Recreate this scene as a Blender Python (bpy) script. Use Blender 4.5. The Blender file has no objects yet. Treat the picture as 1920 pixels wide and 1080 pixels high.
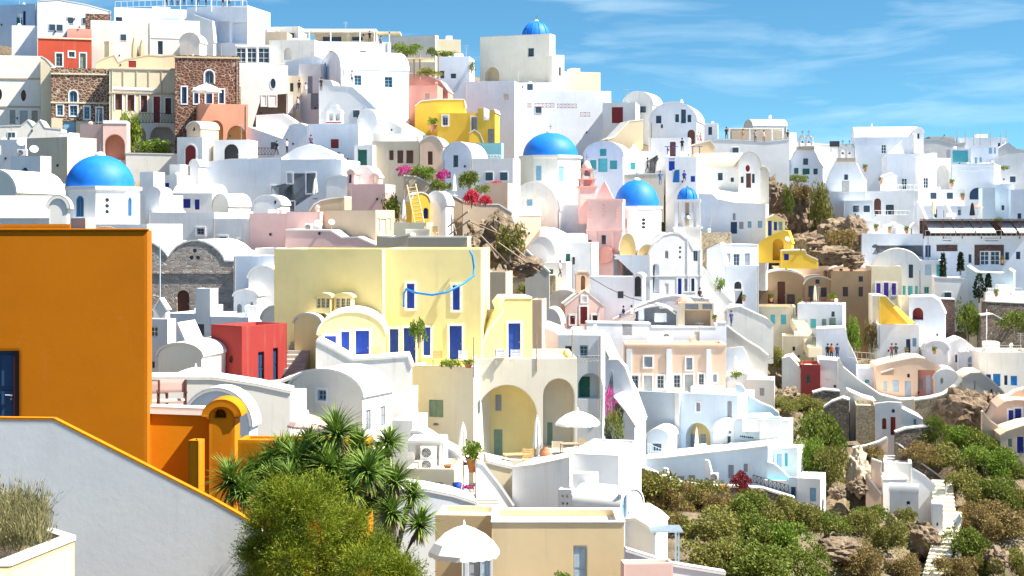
import bpy, bmesh, math, random
import numpy as np
from mathutils import Vector, Matrix
from mathutils.geometry import tessellate_polygon
random.seed(7)
R = math.radians
scene = bpy.context.scene
# ---------------------------------------------------------------- camera
F = 3000.0            # focal length in pixels of a 1920 px wide picture
HY = 420.0            # row of the horizon
CZ = 75.0             # height of the camera above the sea
cam_d = bpy.data.cameras.new('camera')
cam = bpy.data.objects.new('camera', cam_d)
scene.collection.objects.link(cam)
cam.location = (0, 0, CZ); cam.rotation_euler = (R(90), 0, 0)
cam_d.sensor_width = 36.0; cam_d.lens = 36.0 * F / 1920.0
cam_d.shift_y = -(540 - HY) / 1920.0
cam_d.clip_start = 0.5; cam_d.clip_end = 60000
scene.camera = cam
# ---------------------------------------------------------------- world, sun, exposure
SUN = Vector((0.97, -0.20, 1.32)).normalized()
sun_el = math.asin(SUN.z); sun_az = math.atan2(SUN.x, SUN.y)
world = bpy.data.worlds.new('World'); scene.world = world; world.use_nodes = True
wn = world.node_tree; wn.nodes.clear()
def N(nt, typ, **kw):
    n = nt.nodes.new(typ)
    for k, v in kw.items():
        if k.startswith('i_'):
            key = k[2:]
            n.inputs[int(key) if key.isdigit() else key.replace('_', ' ')].default_value = v
        else: setattr(n, k, v)
    return n
def L(nt, a, b): nt.links.new(a, b)
w_out = N(wn, 'ShaderNodeOutputWorld'); w_bg = N(wn, 'ShaderNodeBackground', i_Strength=0.10)
w_sky = N(wn, 'ShaderNodeTexSky', sky_type='NISHITA', sun_disc=False, sun_elevation=sun_el, sun_rotation=sun_az,
          altitude=200.0, air_density=1.0, dust_density=0.25, ozone_density=2.5)
w_tc = N(wn, 'ShaderNodeTexCoord')
w_lift = N(wn, 'ShaderNodeVectorMath', operation='MULTIPLY_ADD'); w_lift.inputs[1].default_value = (1, 1, 1.9); w_lift.inputs[2].default_value = (0, 0, 0.05)
w_nrm = N(wn, 'ShaderNodeVectorMath', operation='NORMALIZE')
L(wn, w_tc.outputs['Generated'], w_lift.inputs[0]); L(wn, w_lift.outputs[0], w_nrm.inputs[0]); L(wn, w_nrm.outputs[0], w_sky.inputs['Vector'])
# thin cirrus, streaked along the horizon
w_map = N(wn, 'ShaderNodeMapping'); w_map.inputs['Scale'].default_value = (5.0, 5.0, 30.0); w_map.inputs['Rotation'].default_value = (R(3), R(-5), 0)
w_map.inputs['Location'].default_value = (0.35, 0.0, 0.42)
w_n1 = N(wn, 'ShaderNodeTexNoise', i_Scale=1.5, i_Detail=7.0, i_Roughness=0.55, i_Distortion=0.5)
w_r1 = N(wn, 'ShaderNodeMapRange'); w_r1.inputs[1].default_value = 0.50; w_r1.inputs[2].default_value = 0.78; w_r1.inputs[3].default_value = 0.0; w_r1.inputs[4].default_value = 0.55
w_mix = N(wn, 'ShaderNodeMix', data_type='RGBA'); w_mix.inputs[7].default_value = (3.2, 4.2, 4.8, 1)
L(wn, w_tc.outputs['Generated'], w_map.inputs['Vector']); L(wn, w_map.outputs[0], w_n1.inputs['Vector'])
L(wn, w_n1.outputs[0], w_r1.inputs[0]); L(wn, w_r1.outputs[0], w_mix.inputs[0])
w_tint = N(wn, 'ShaderNodeMix', data_type='RGBA', blend_type='MULTIPLY'); w_tint.inputs[0].default_value = 1.0; w_tint.inputs[7].default_value = (0.35, 0.625, 0.655, 1)
L(wn, w_sky.outputs[0], w_tint.inputs[6]); L(wn, w_tint.outputs[2], w_mix.inputs[6])
L(wn, w_mix.outputs[2], w_bg.inputs['Color']); L(wn, w_bg.outputs[0], w_out.inputs['Surface'])
sun_d = bpy.data.lights.new('sun', 'SUN'); sun_d.energy = 5.0; sun_d.angle = R(0.53); sun_d.color = (1.0, 0.91, 0.78)
sun = bpy.data.objects.new('sun', sun_d); scene.collection.objects.link(sun)
sun.rotation_euler = SUN.to_track_quat('Z', 'Y').to_euler(); sun.location = (60, -30, CZ + 80)
scene.view_settings.view_transform = 'Standard'; scene.view_settings.look = 'None'
scene.view_settings.exposure = 1.42; scene.view_settings.gamma = 1.0
scene.render.engine = 'CYCLES'
scene.cycles.use_denoising = True; scene.cycles.max_bounces = 8; scene.cycles.diffuse_bounces = 6
scene.cycles.transparent_max_bounces = 4; scene.cycles.glossy_bounces = 2; scene.cycles.transmission_bounces = 2; scene.cycles.caustics_reflective = False
# ---------------------------------------------------------------- materials
MATS = {}
def mat_base(name):
    m = bpy.data.materials.new(name); m.use_nodes = True
    nt = m.node_tree; b = nt.nodes['Principled BSDF']
    return m, nt, b
def pos_noise(nt, scale, detail=4.0, rough=0.6, stretch=(1, 1, 1)):
    g = N(nt, 'ShaderNodeNewGeometry'); mp = N(nt, 'ShaderNodeMapping'); mp.inputs['Scale'].default_value = stretch
    n = N(nt, 'ShaderNodeTexNoise', i_Scale=scale, i_Detail=detail, i_Roughness=rough)
    L(nt, g.outputs['Position'], mp.inputs[0]); L(nt, mp.outputs[0], n.inputs['Vector'])
    return n
def remap(nt, sock, a, b, c, d):
    r = N(nt, 'ShaderNodeMapRange'); L(nt, sock, r.inputs[0])
    for i, v in enumerate((a, b, c, d)): r.inputs[i + 1].default_value = v
    return r.outputs[0]
def mixc(nt, fac, c1, c2, blend='MIX'):
    m = N(nt, 'ShaderNodeMix', data_type='RGBA', blend_type=blend)
    if isinstance(fac, (int, float)): m.inputs[0].default_value = fac
    else: L(nt, fac, m.inputs[0])
    for s, c in ((6, c1), (7, c2)):
        if isinstance(c, tuple): m.inputs[s].default_value = (*c[:3], 1)
        else: L(nt, c, m.inputs[s])
    return m.outputs[2]
def bump(nt, b, h, strength, dist):
    bp = N(nt, 'ShaderNodeBump', i_Strength=strength, i_Distance=dist); L(nt, h, bp.inputs['Height']); L(nt, bp.outputs[0], b.inputs['Normal'])
def plaster(name, col, wear=0.25, dirt=(0.42, 0.36, 0.29), rough=0.85):
    """lime-washed plaster: broad brush clouds, rain streaks, faint relief"""
    m, nt, b = mat_base(name)
    n1 = pos_noise(nt, 0.45, 5.0, 0.62); n2 = pos_noise(nt, 1.0, 4.0, 0.6, (2.6, 2.6, 0.22)); n3 = pos_noise(nt, 7.0, 5.0, 0.7)
    c0 = mixc(nt, remap(nt, n1.outputs[0], 0.36, 0.68, 0, 1), tuple(c * 0.93 for c in col), tuple(min(c * 1.04, 0.93) for c in col))
    c1 = mixc(nt, remap(nt, n2.outputs[0], 0.56, 0.8, 0, wear), c0, dirt)
    c2 = mixc(nt, remap(nt, n3.outputs[0], 0.62, 0.85, 0, wear * 0.7), c1, dirt)
    oi = N(nt, 'ShaderNodeObjectInfo')   # every house was limewashed in another year
    c2 = mixc(nt, remap(nt, oi.outputs['Random'], 0, 1, 0, 0.55), c2, mixc(nt, 1.0, c2, (0.97, 0.95, 0.92), 'MULTIPLY'))
    L(nt, c2, b.inputs['Base Color']); b.inputs['Roughness'].default_value = rough
    b.inputs['Specular IOR Level'].default_value = 0.15
    bv = N(nt, 'ShaderNodeBevel', samples=3); bv.inputs[0].default_value = 0.1   # hand-rounded corners
    bp = N(nt, 'ShaderNodeBump', i_Strength=0.08, i_Distance=0.03); L(nt, n3.outputs[0], bp.inputs['Height']); L(nt, bv.outputs[0], bp.inputs['Normal']); L(nt, bp.outputs[0], b.inputs['Normal'])
    return m
def flat(name, col, rough=0.6, var=0.12, metal=0.0, scale=3.0, spec=0.3):
    m, nt, b = mat_base(name)
    n = pos_noise(nt, scale, 4.0, 0.6)
    L(nt, mixc(nt, remap(nt, n.outputs[0], 0.3, 0.7, 0, 1), tuple(c * (1 - var) for c in col), tuple(min(c * (1 + var), 0.95) for c in col)), b.inputs['Base Color'])
    b.inputs['Roughness'].default_value = rough; b.inputs['Metallic'].default_value = metal; b.inputs['Specular IOR Level'].default_value = spec
    return m
def stone(name, c1, c2, joint, scale=2.2, width=0.09, flatz=1.5):
    m, nt, b = mat_base(name)
    g = N(nt, 'ShaderNodeNewGeometry'); mp = N(nt, 'ShaderNodeMapping'); mp.inputs['Scale'].default_value = (1, 1, flatz)
    L(nt, g.outputs['Position'], mp.inputs[0])
    v = N(nt, 'ShaderNodeTexVoronoi', feature='F1', i_Scale=scale); e = N(nt, 'ShaderNodeTexVoronoi', feature='DISTANCE_TO_EDGE', i_Scale=scale)
    L(nt, mp.outputs[0], v.inputs['Vector']); L(nt, mp.outputs[0], e.inputs['Vector'])
    sp = N(nt, 'ShaderNodeSeparateColor'); L(nt, v.outputs['Color'], sp.inputs[0])
    n = pos_noise(nt, 5.0, 5.0, 0.7)
    base = mixc(nt, sp.outputs[0], c1, c2)
    base = mixc(nt, remap(nt, n.outputs[0], 0.35, 0.75, 0, 0.6), base, tuple(c * 0.55 for c in c1))
    L(nt, mixc(nt, remap(nt, e.outputs['Distance'], 0.0, width, 1, 0), base, joint), b.inputs['Base Color'])
    b.inputs['Roughness'].default_value = 0.9; b.inputs['Specular IOR Level'].default_value = 0.15
    bump(nt, b, remap(nt, e.outputs['Distance'], 0.0, width * 1.5, 0, 1), 0.8, 0.08)
    return m
def leafmat(name, c1, c2, c3=None, scale=1.2, trans=0.25):
    m, nt, b = mat_base(name)
    n = pos_noise(nt, scale, 3.0, 0.6); n2 = pos_noise(nt, scale * 9, 2.0, 0.5)
    c = mixc(nt, remap(nt, n.outputs[0], 0.35, 0.65, 0, 1), c1, c2)
    c = mixc(nt, remap(nt, n2.outputs[0], 0.45, 0.7, 0, 0.7), c, c3 or tuple(min(1, x * 1.6) for x in c2))
    L(nt, c, b.inputs['Base Color']); b.inputs['Roughness'].default_value = 0.6; b.inputs['Specular IOR Level'].default_value = 0.2
    tr = N(nt, 'ShaderNodeBsdfTranslucent'); L(nt, c, tr.inputs[0]); ms = N(nt, 'ShaderNodeMixShader'); ms.inputs[0].default_value = trans
    L(nt, b.outputs[0], ms.inputs[1]); L(nt, tr.outputs[0], ms.inputs[2]); L(nt, ms.outputs[0], nt.nodes['Material Output'].inputs[0])
    return m
PL = dict(  # plaster colours; I is white with the blue of sky-lit shade put in
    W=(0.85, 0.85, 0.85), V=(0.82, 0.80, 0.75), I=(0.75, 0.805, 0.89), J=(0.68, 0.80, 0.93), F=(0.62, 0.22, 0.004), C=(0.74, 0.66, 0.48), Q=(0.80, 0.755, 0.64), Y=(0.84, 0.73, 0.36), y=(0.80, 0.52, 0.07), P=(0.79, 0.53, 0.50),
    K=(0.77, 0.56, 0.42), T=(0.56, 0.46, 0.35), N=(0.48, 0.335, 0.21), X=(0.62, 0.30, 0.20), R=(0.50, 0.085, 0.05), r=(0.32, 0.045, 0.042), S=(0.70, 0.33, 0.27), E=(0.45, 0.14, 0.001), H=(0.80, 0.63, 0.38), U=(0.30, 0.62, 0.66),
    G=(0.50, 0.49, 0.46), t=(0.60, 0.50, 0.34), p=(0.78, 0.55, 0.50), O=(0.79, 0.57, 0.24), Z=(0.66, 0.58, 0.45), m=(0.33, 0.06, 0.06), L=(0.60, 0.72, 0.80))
FL = dict(  # paint, wood and cloth
    b=(0.015, 0.06, 0.42), B=(0.012, 0.03, 0.30), n=(0.02, 0.06, 0.14), t=(0.05, 0.36, 0.40), q=(0.10, 0.50, 0.56), l=(0.22, 0.42, 0.58), k=(0.02, 0.02, 0.025), w=(0.82, 0.82, 0.82), g=(0.02, 0.14, 0.10), o=(0.20, 0.30, 0.24),
    d=(0.13, 0.05, 0.035), r=(0.26, 0.03, 0.03), s=(0.28, 0.31, 0.36), u=(0.13, 0.05, 0.42), e=(0.40, 0.42, 0.42), c=(0.76, 0.68, 0.52), h=(0.035, 0.035, 0.04), m=(0.36, 0.33, 0.29), z=(0.02, 0.22, 0.62), j=(0.45, 0.26, 0.12), a=(0.45, 0.58, 0.70), x=(0.045, 0.011, 0.014))
def M(key):
    """'pW' plaster white, 'fb' paint blue, or a named material"""
    if key in MATS: return MATS[key]
    if key[0] == 'p' and len(key) == 2:
        wear = {'W': 0.2, 'I': 0.2, 'J': 0.15, 'V': 0.4, 'Z': 0.5, 'G': 0.6, 'T': 0.3, 't': 0.5, 'E': 0.22}.get(key[1], 0.22)
        m = plaster('plaster_' + key[1] + ('_dark' if key[1].islower() else ''), PL[key[1]], wear)
    elif key[0] == 'f' and len(key) == 2: m = flat('paint_' + key[1] + ('_deep' if key[1].isupper() else ''), FL[key[1]], 0.5)
    elif key == 'glass':
        m, nt, b = mat_base('window_glass'); b.inputs['Base Color'].default_value = (0.045, 0.07, 0.10, 1); b.inputs['Roughness'].default_value = 0.12; b.inputs['Specular IOR Level'].default_value = 0.6
    elif key == 'tealglass':
        m, nt, b = mat_base('teal_glass'); b.inputs['Base Color'].default_value = (0.10, 0.48, 0.52, 1); b.inputs['Roughness'].default_value = 0.15
    elif key == 'pool':
        m, nt, b = mat_base('pool_water'); n = pos_noise(nt, 6.0); L(nt, mixc(nt, n.outputs[0], (0.10, 0.62, 0.62), (0.22, 0.75, 0.74)), b.inputs['Base Color']); b.inputs['Roughness'].default_value = 0.05; bump(nt, b, n.outputs[0], 0.2, 0.05)
    elif key == 'dome':
        m, nt, b = mat_base('dome_blue_paint'); n = pos_noise(nt, 0.9, 5.0, 0.65); n2 = pos_noise(nt, 2.0, 4.0, 0.6, (2, 2, 0.3))
        c = mixc(nt, remap(nt, n.outputs[0], 0.3, 0.7, 0, 1), (0.004, 0.15, 0.62), (0.010, 0.21, 0.74)); c = mixc(nt, remap(nt, n2.outputs[0], 0.6, 0.8, 0, 0.25), c, (0.05, 0.24, 0.6))
        L(nt, c, b.inputs['Base Color']); b.inputs['Roughness'].default_value = 0.58; b.inputs['Specular IOR Level'].default_value = 0.4
    elif key == 'lavastone': m = stone('red_lava_stone', (0.20, 0.085, 0.055), (0.11, 0.05, 0.04), (0.52, 0.42, 0.33), 2.0, 0.085)
    elif key == 'lavabrown': m = stone('brown_lava_stone', (0.22, 0.11, 0.07), (0.12, 0.07, 0.055), (0.60, 0.50, 0.38), 1.9, 0.11)
    elif key == 'greystone': m = stone('grey_rubble_stone', (0.56, 0.50, 0.45), (0.33, 0.27, 0.24), (0.66, 0.60, 0.54), 2.4, 0.06, 1.9)
    elif key == 'drystone': m = stone('dry_stone', (0.36, 0.30, 0.24), (0.18, 0.14, 0.115), (0.09, 0.075, 0.06), 2.6, 0.07, 1.6)
    elif key == 'palestone': m = stone('pale_pitted_stone', (0.62, 0.53, 0.36), (0.50, 0.42, 0.30), (0.16, 0.12, 0.08), 3.0, 0.05, 1.2)
    elif key == 'darkstone': m = stone('dark_brown_stone', (0.14, 0.085, 0.075), (0.08, 0.05, 0.05), (0.26, 0.19, 0.16), 3.0, 0.06)
    elif key == 'wood': m = flat('weathered_wood', (0.33, 0.26, 0.19), 0.85, 0.3, scale=9)
    elif key == 'pinewood': m = flat('yellow_pine_wood', (0.62, 0.43, 0.20), 0.8, 0.2, scale=9)
    elif key == 'terracotta': m = flat('terracotta', (0.45, 0.19, 0.10), 0.8, 0.15)
    elif key == 'canvas': m = flat('white_canvas', (0.83, 0.81, 0.76), 0.9, 0.04)
    elif key == 'skin': m = flat('skin', (0.50, 0.30, 0.21), 0.6, 0.05)
    elif key == 'steps': m = plaster('grey_step_stone', (0.44, 0.41, 0.37), 0.5)
    elif key == 'metal': m = flat('grey_metal', (0.35, 0.36, 0.38), 0.4, 0.1, 0.6)
    elif key == 'leafA': m = leafmat('shrub_olive_leaves', (0.15, 0.165, 0.035), (0.22, 0.215, 0.05), (0.29, 0.26, 0.085))
    elif key == 'leafB': m = leafmat('shrub_green_leaves', (0.085, 0.14, 0.025), (0.16, 0.20, 0.03), (0.25, 0.26, 0.05))
    elif key == 'leafC': m = leafmat('dry_brown_leaves', (0.20, 0.14, 0.055), (0.26, 0.19, 0.07), (0.28, 0.24, 0.09))
    elif key == 'leafD': m = leafmat('garden_green_leaves', (0.08, 0.17, 0.02), (0.17, 0.26, 0.03), (0.28, 0.33, 0.05))
    elif key == 'leafE': m = leafmat('tamarisk_needles', (0.085, 0.15, 0.012), (0.20, 0.25, 0.015), (0.33, 0.32, 0.03), scale=1.6)
    elif key == 'yucca': m = leafmat('yucca_leaves', (0.07, 0.16, 0.025), (0.15, 0.26, 0.04), (0.32, 0.36, 0.07), scale=2.0, trans=0.15)
    elif key == 'yuccadry': m = leafmat('dead_yucca_leaves', (0.22, 0.15, 0.075), (0.34, 0.25, 0.13))
    elif key == 'drygrass': m = leafmat('dry_grass', (0.14, 0.15, 0.055), (0.24, 0.22, 0.10), (0.36, 0.29, 0.16), scale=4)
    elif key == 'magenta': m = leafmat('magenta_bracts', (0.45, 0.03, 0.20), (0.60, 0.06, 0.30), (0.62, 0.10, 0.36))
    elif key == 'redbract': m = leafmat('red_bracts', (0.45, 0.015, 0.04), (0.60, 0.03, 0.07), (0.65, 0.10, 0.12))
    elif key == 'darkred': m = leafmat('dark_red_leaves', (0.14, 0.02, 0.03), (0.26, 0.03, 0.05), (0.30, 0.08, 0.07))
    elif key == 'cypress': m = leafmat('cypress_leaves', (0.015, 0.03, 0.014), (0.03, 0.05, 0.02))
    elif key == 'bark': m = flat('grey_bark', (0.25, 0.21, 0.17), 0.9, 0.35, scale=12)
    elif key == 'rock':
        m, nt, b = mat_base('cliff_rock'); n = pos_noise(nt, 0.8, 8.0, 0.7); n2 = pos_noise(nt, 3.0, 6.0, 0.7)
        c = mixc(nt, remap(nt, n.outputs[0], 0.35, 0.65, 0, 1), (0.15, 0.105, 0.07), (0.38, 0.29, 0.195)); c = mixc(nt, remap(nt, n2.outputs[0], 0.5, 0.75, 0, 0.8), c, (0.05, 0.04, 0.035))
        L(nt, c, b.inputs['Base Color']); b.inputs['Roughness'].default_value = 0.95; bump(nt, b, n2.outputs[0], 1.0, 0.35)
    elif key == 'earth':
        m, nt, b = mat_base('hillside_earth'); n = pos_noise(nt, 0.25, 6.0, 0.65); n2 = pos_noise(nt, 2.5, 6.0, 0.7); n3 = pos_noise(nt, 0.6, 5.0, 0.7)
        c = mixc(nt, remap(nt, n.outputs[0], 0.4, 0.62, 0, 1), (0.17, 0.13, 0.09), (0.30, 0.235, 0.15)); c = mixc(nt, remap(nt, n3.outputs[0], 0.5, 0.62, 0, 0.8), c, (0.10, 0.095, 0.035))
        c = mixc(nt, remap(nt, n2.outputs[0], 0.52, 0.75, 0, 0.75), c, (0.055, 0.045, 0.035))
        L(nt, c, b.inputs['Base Color']); b.inputs['Roughness'].default_value = 0.95; bump(nt, b, n2.outputs[0], 1.0, 0.4)
    elif key == 'sea':
        m, nt, b = mat_base('sea_water'); b.inputs['Base Color'].default_value = (0.01, 0.05, 0.13, 1); b.inputs['Roughness'].default_value = 0.15; n = pos_noise(nt, 0.08, 6.0); bump(nt, b, n.outputs[0], 0.4, 1.0)
    else: raise KeyError(key)
    MATS[key] = m
    return m
# ---------------------------------------------------------------- mesh building
class MB:
    def __init__(s): s.v = []; s.f = []; s.sm = []
    def add(s, vs, fs, smooth=False):
        o = len(s.v); s.v += [tuple(p) for p in vs]; s.f += [tuple(i + o for i in f) for f in fs]; s.sm += [bool(smooth)] * len(fs); return s
    def box(s, x0, x1, y0, y1, z0, z1, fn=None):
        vs = [(x, y, z) for z in (z0, z1) for y in (y0, y1) for x in (x0, x1)]
        if fn: vs = [fn(*p) for p in vs]
        return s.add(vs, [(0, 2, 3, 1), (4, 5, 7, 6), (0, 1, 5, 4), (2, 6, 7, 3), (0, 4, 6, 2), (1, 3, 7, 5)])
    def panel(s, outer, holes, fn, reveal=None):
        """flat sheet with holes in (s,z); fn(s,z,d) -> point; reveals go back by reveal[i]"""
        loops = [outer] + holes
        tri = tessellate_polygon([[Vector((p[0], p[1], 0)) for p in lp] for lp in loops])
        pts = [p for lp in loops for p in lp]
        s.add([fn(p[0], p[1], 0) for p in pts], [tuple(t) for t in tri])
        for h, d in zip(holes, reveal or []):
            k = len(h); s.add([fn(p[0], p[1], 0) for p in h] + [fn(p[0], p[1], d) for p in h], [(i, (i + 1) % k, k + (i + 1) % k, k + i) for i in range(k)])
        return s
    def prism(s, poly, fn, d0, d1, smooth=False):
        k = len(poly); tri = [tuple(t) for t in tessellate_polygon([[Vector((p[0], p[1], 0)) for p in poly]])]
        s.add([fn(p[0], p[1], d0) for p in poly] + [fn(p[0], p[1], d1) for p in poly], tri + [tuple(i + k for i in t[::-1]) for t in tri])
        s.add([fn(p[0], p[1], d0) for p in poly] + [fn(p[0], p[1], d1) for p in poly], [(i, (i + 1) % k, k + (i + 1) % k, k + i) for i in range(k)], smooth)
        return s
    def tube(s, pts, rad, k=6, smooth=True, cap=True):
        rings = []
        for i, p in enumerate(pts):
            p = Vector(p); a = Vector(pts[max(i - 1, 0)]); b = Vector(pts[min(i + 1, len(pts) - 1)]); t = (b - a).normalized() if (b - a).length > 1e-9 else Vector((0, 0, 1))
            up = Vector((0, 0, 1)) if abs(t.z) < 0.9 else Vector((1, 0, 0)); e1 = t.cross(up).normalized(); e2 = t.cross(e1)
            r = rad[i] if isinstance(rad, (list, tuple)) else rad
            rings.append([p + e1 * (r * math.cos(2 * math.pi * j / k)) + e2 * (r * math.sin(2 * math.pi * j / k)) for j in range(k)])
        vs = [q for rg in rings for q in rg]; n = len(rings)
        fs = [(i * k + j, i * k + (j + 1) % k, (i + 1) * k + (j + 1) % k, (i + 1) * k + j) for i in range(n - 1) for j in range(k)]
        s.add(vs, fs, smooth)
        if cap: s.add(rings[0], [tuple(range(k))]); s.add(rings[-1], [tuple(range(k))])
        return s
    def lathe(s, prof, c=(0, 0, 0), k=24, smooth=True, sx=1, sy=1, a0=0.0):
        vs = [(c[0] + r * sx * math.cos(a0 + 2 * math.pi * j / k), c[1] + r * sy * math.sin(a0 + 2 * math.pi * j / k), c[2] + z) for r, z in prof for j in range(k)]
        fs = [(i * k + j, i * k + (j + 1) % k, (i + 1) * k + (j + 1) % k, (i + 1) * k + j) for i in range(len(prof) - 1) for j in range(k)]
        return s.add(vs, fs, smooth)
    def mesh(s, name):
        me = bpy.data.meshes.new(name); me.from_pydata(s.v, [], s.f)
        me.polygons.foreach_set('use_smooth', s.sm); me.update(); return me
    def build(s, name, mat, parent=None, bevel=0):
        me = s.mesh(name); me.materials.append(M(mat) if isinstance(mat, str) else mat)
        return link(name, me, parent, bevel)
def link(name, me, parent=None, bevel=0):
    o = bpy.data.objects.new(name, me); scene.collection.objects.link(o)
    if parent is not None: o.parent = parent
    if bevel:
        md = o.modifiers.new('soft_edges', 'BEVEL'); md.width = bevel; md.segments = 2; md.limit_method = 'ANGLE'; md.angle_limit = R(35)
    return o
def tag(o, label, cat, group=None, kind=None):
    o['label'] = label
    if cat: o['category'] = cat
    if group: o['group'] = group
    if kind: o['kind'] = kind
    return o
def empty(name, loc, rz=0.0):
    o = bpy.data.objects.new(name, None); scene.collection.objects.link(o); o.location = loc; o.rotation_euler = (0, 0, rz); o.empty_display_size = 0.3
    return o
def copy_tree(o, parent=None):
    c = o.copy(); scene.collection.objects.link(c)
    if parent is not None: c.parent = parent
    for ch in o.children: copy_tree(ch, c)
    return c
def P(px, py, D): return Vector(((px - 960) / F * D, D, CZ + (HY - py) / F * D))
GROUND = []   # points the hillside passes through
def gnd(px, py, D, dz=0.0): p = P(px, py, D); GROUND.append((p.x, p.y, p.z + dz))
class Face:
    """a vertical plane in the place: origin o (x,y), direction d; a sight line through (px,py) meets it at (s, z)"""
    def __init__(s, o, d): s.o = o; s.d = d; s.n = (d[1], -d[0])
    def at(s, px, py):
        t = (px - 960) / F; y = (s.o[0] * s.n[0] + s.o[1] * s.n[1]) / (t * s.n[0] + s.n[1]); x = t * y
        return ((x - s.o[0]) * s.d[0] + (y - s.o[1]) * s.d[1], CZ + (HY - py) / F * y)
def arc(s0, s1, z0, z1, n=12, skip=False):
    c = (s0 + s1) / 2; r = (s1 - s0) / 2
    return [(c + r * math.cos(math.pi * i / n), z0 + (z1 - z0) * math.sin(math.pi * i / n)) for i in range(n + 1)]
def hole_of(kind, s0, s1, z0, z1):
    if kind in 'o': return [((s0 + s1) / 2 + (s1 - s0) / 2 * math.cos(a), (z0 + z1) / 2 + (z1 - z0) / 2 * math.sin(a)) for a in [2 * math.pi * i / 14 for i in range(14)]]
    if kind in 'agH':
        rise = min((s1 - s0) / 2, (z1 - z0) * 0.6); return [(s0, z0), (s1, z0)] + arc(s0, s1, z1 - rise, z1, 10 if kind != 'H' else 16)
    if kind == 'A':
        rise = min((z1 - z0) * 0.85, (s1 - s0) * 0.56); return [(s0, z0), (s1, z0)] + arc(s0, s1, z1 - rise, z1, 14)
    return [(s0, z0), (s1, z0), (s1, z1), (s0, z1)]
DEEP = dict(w=0.16, s=0.10, d=0.18, a=0.2, g=0.16, h=0.3, H=1.6, o=0.18, n=1.5, A=1.2)
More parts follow.
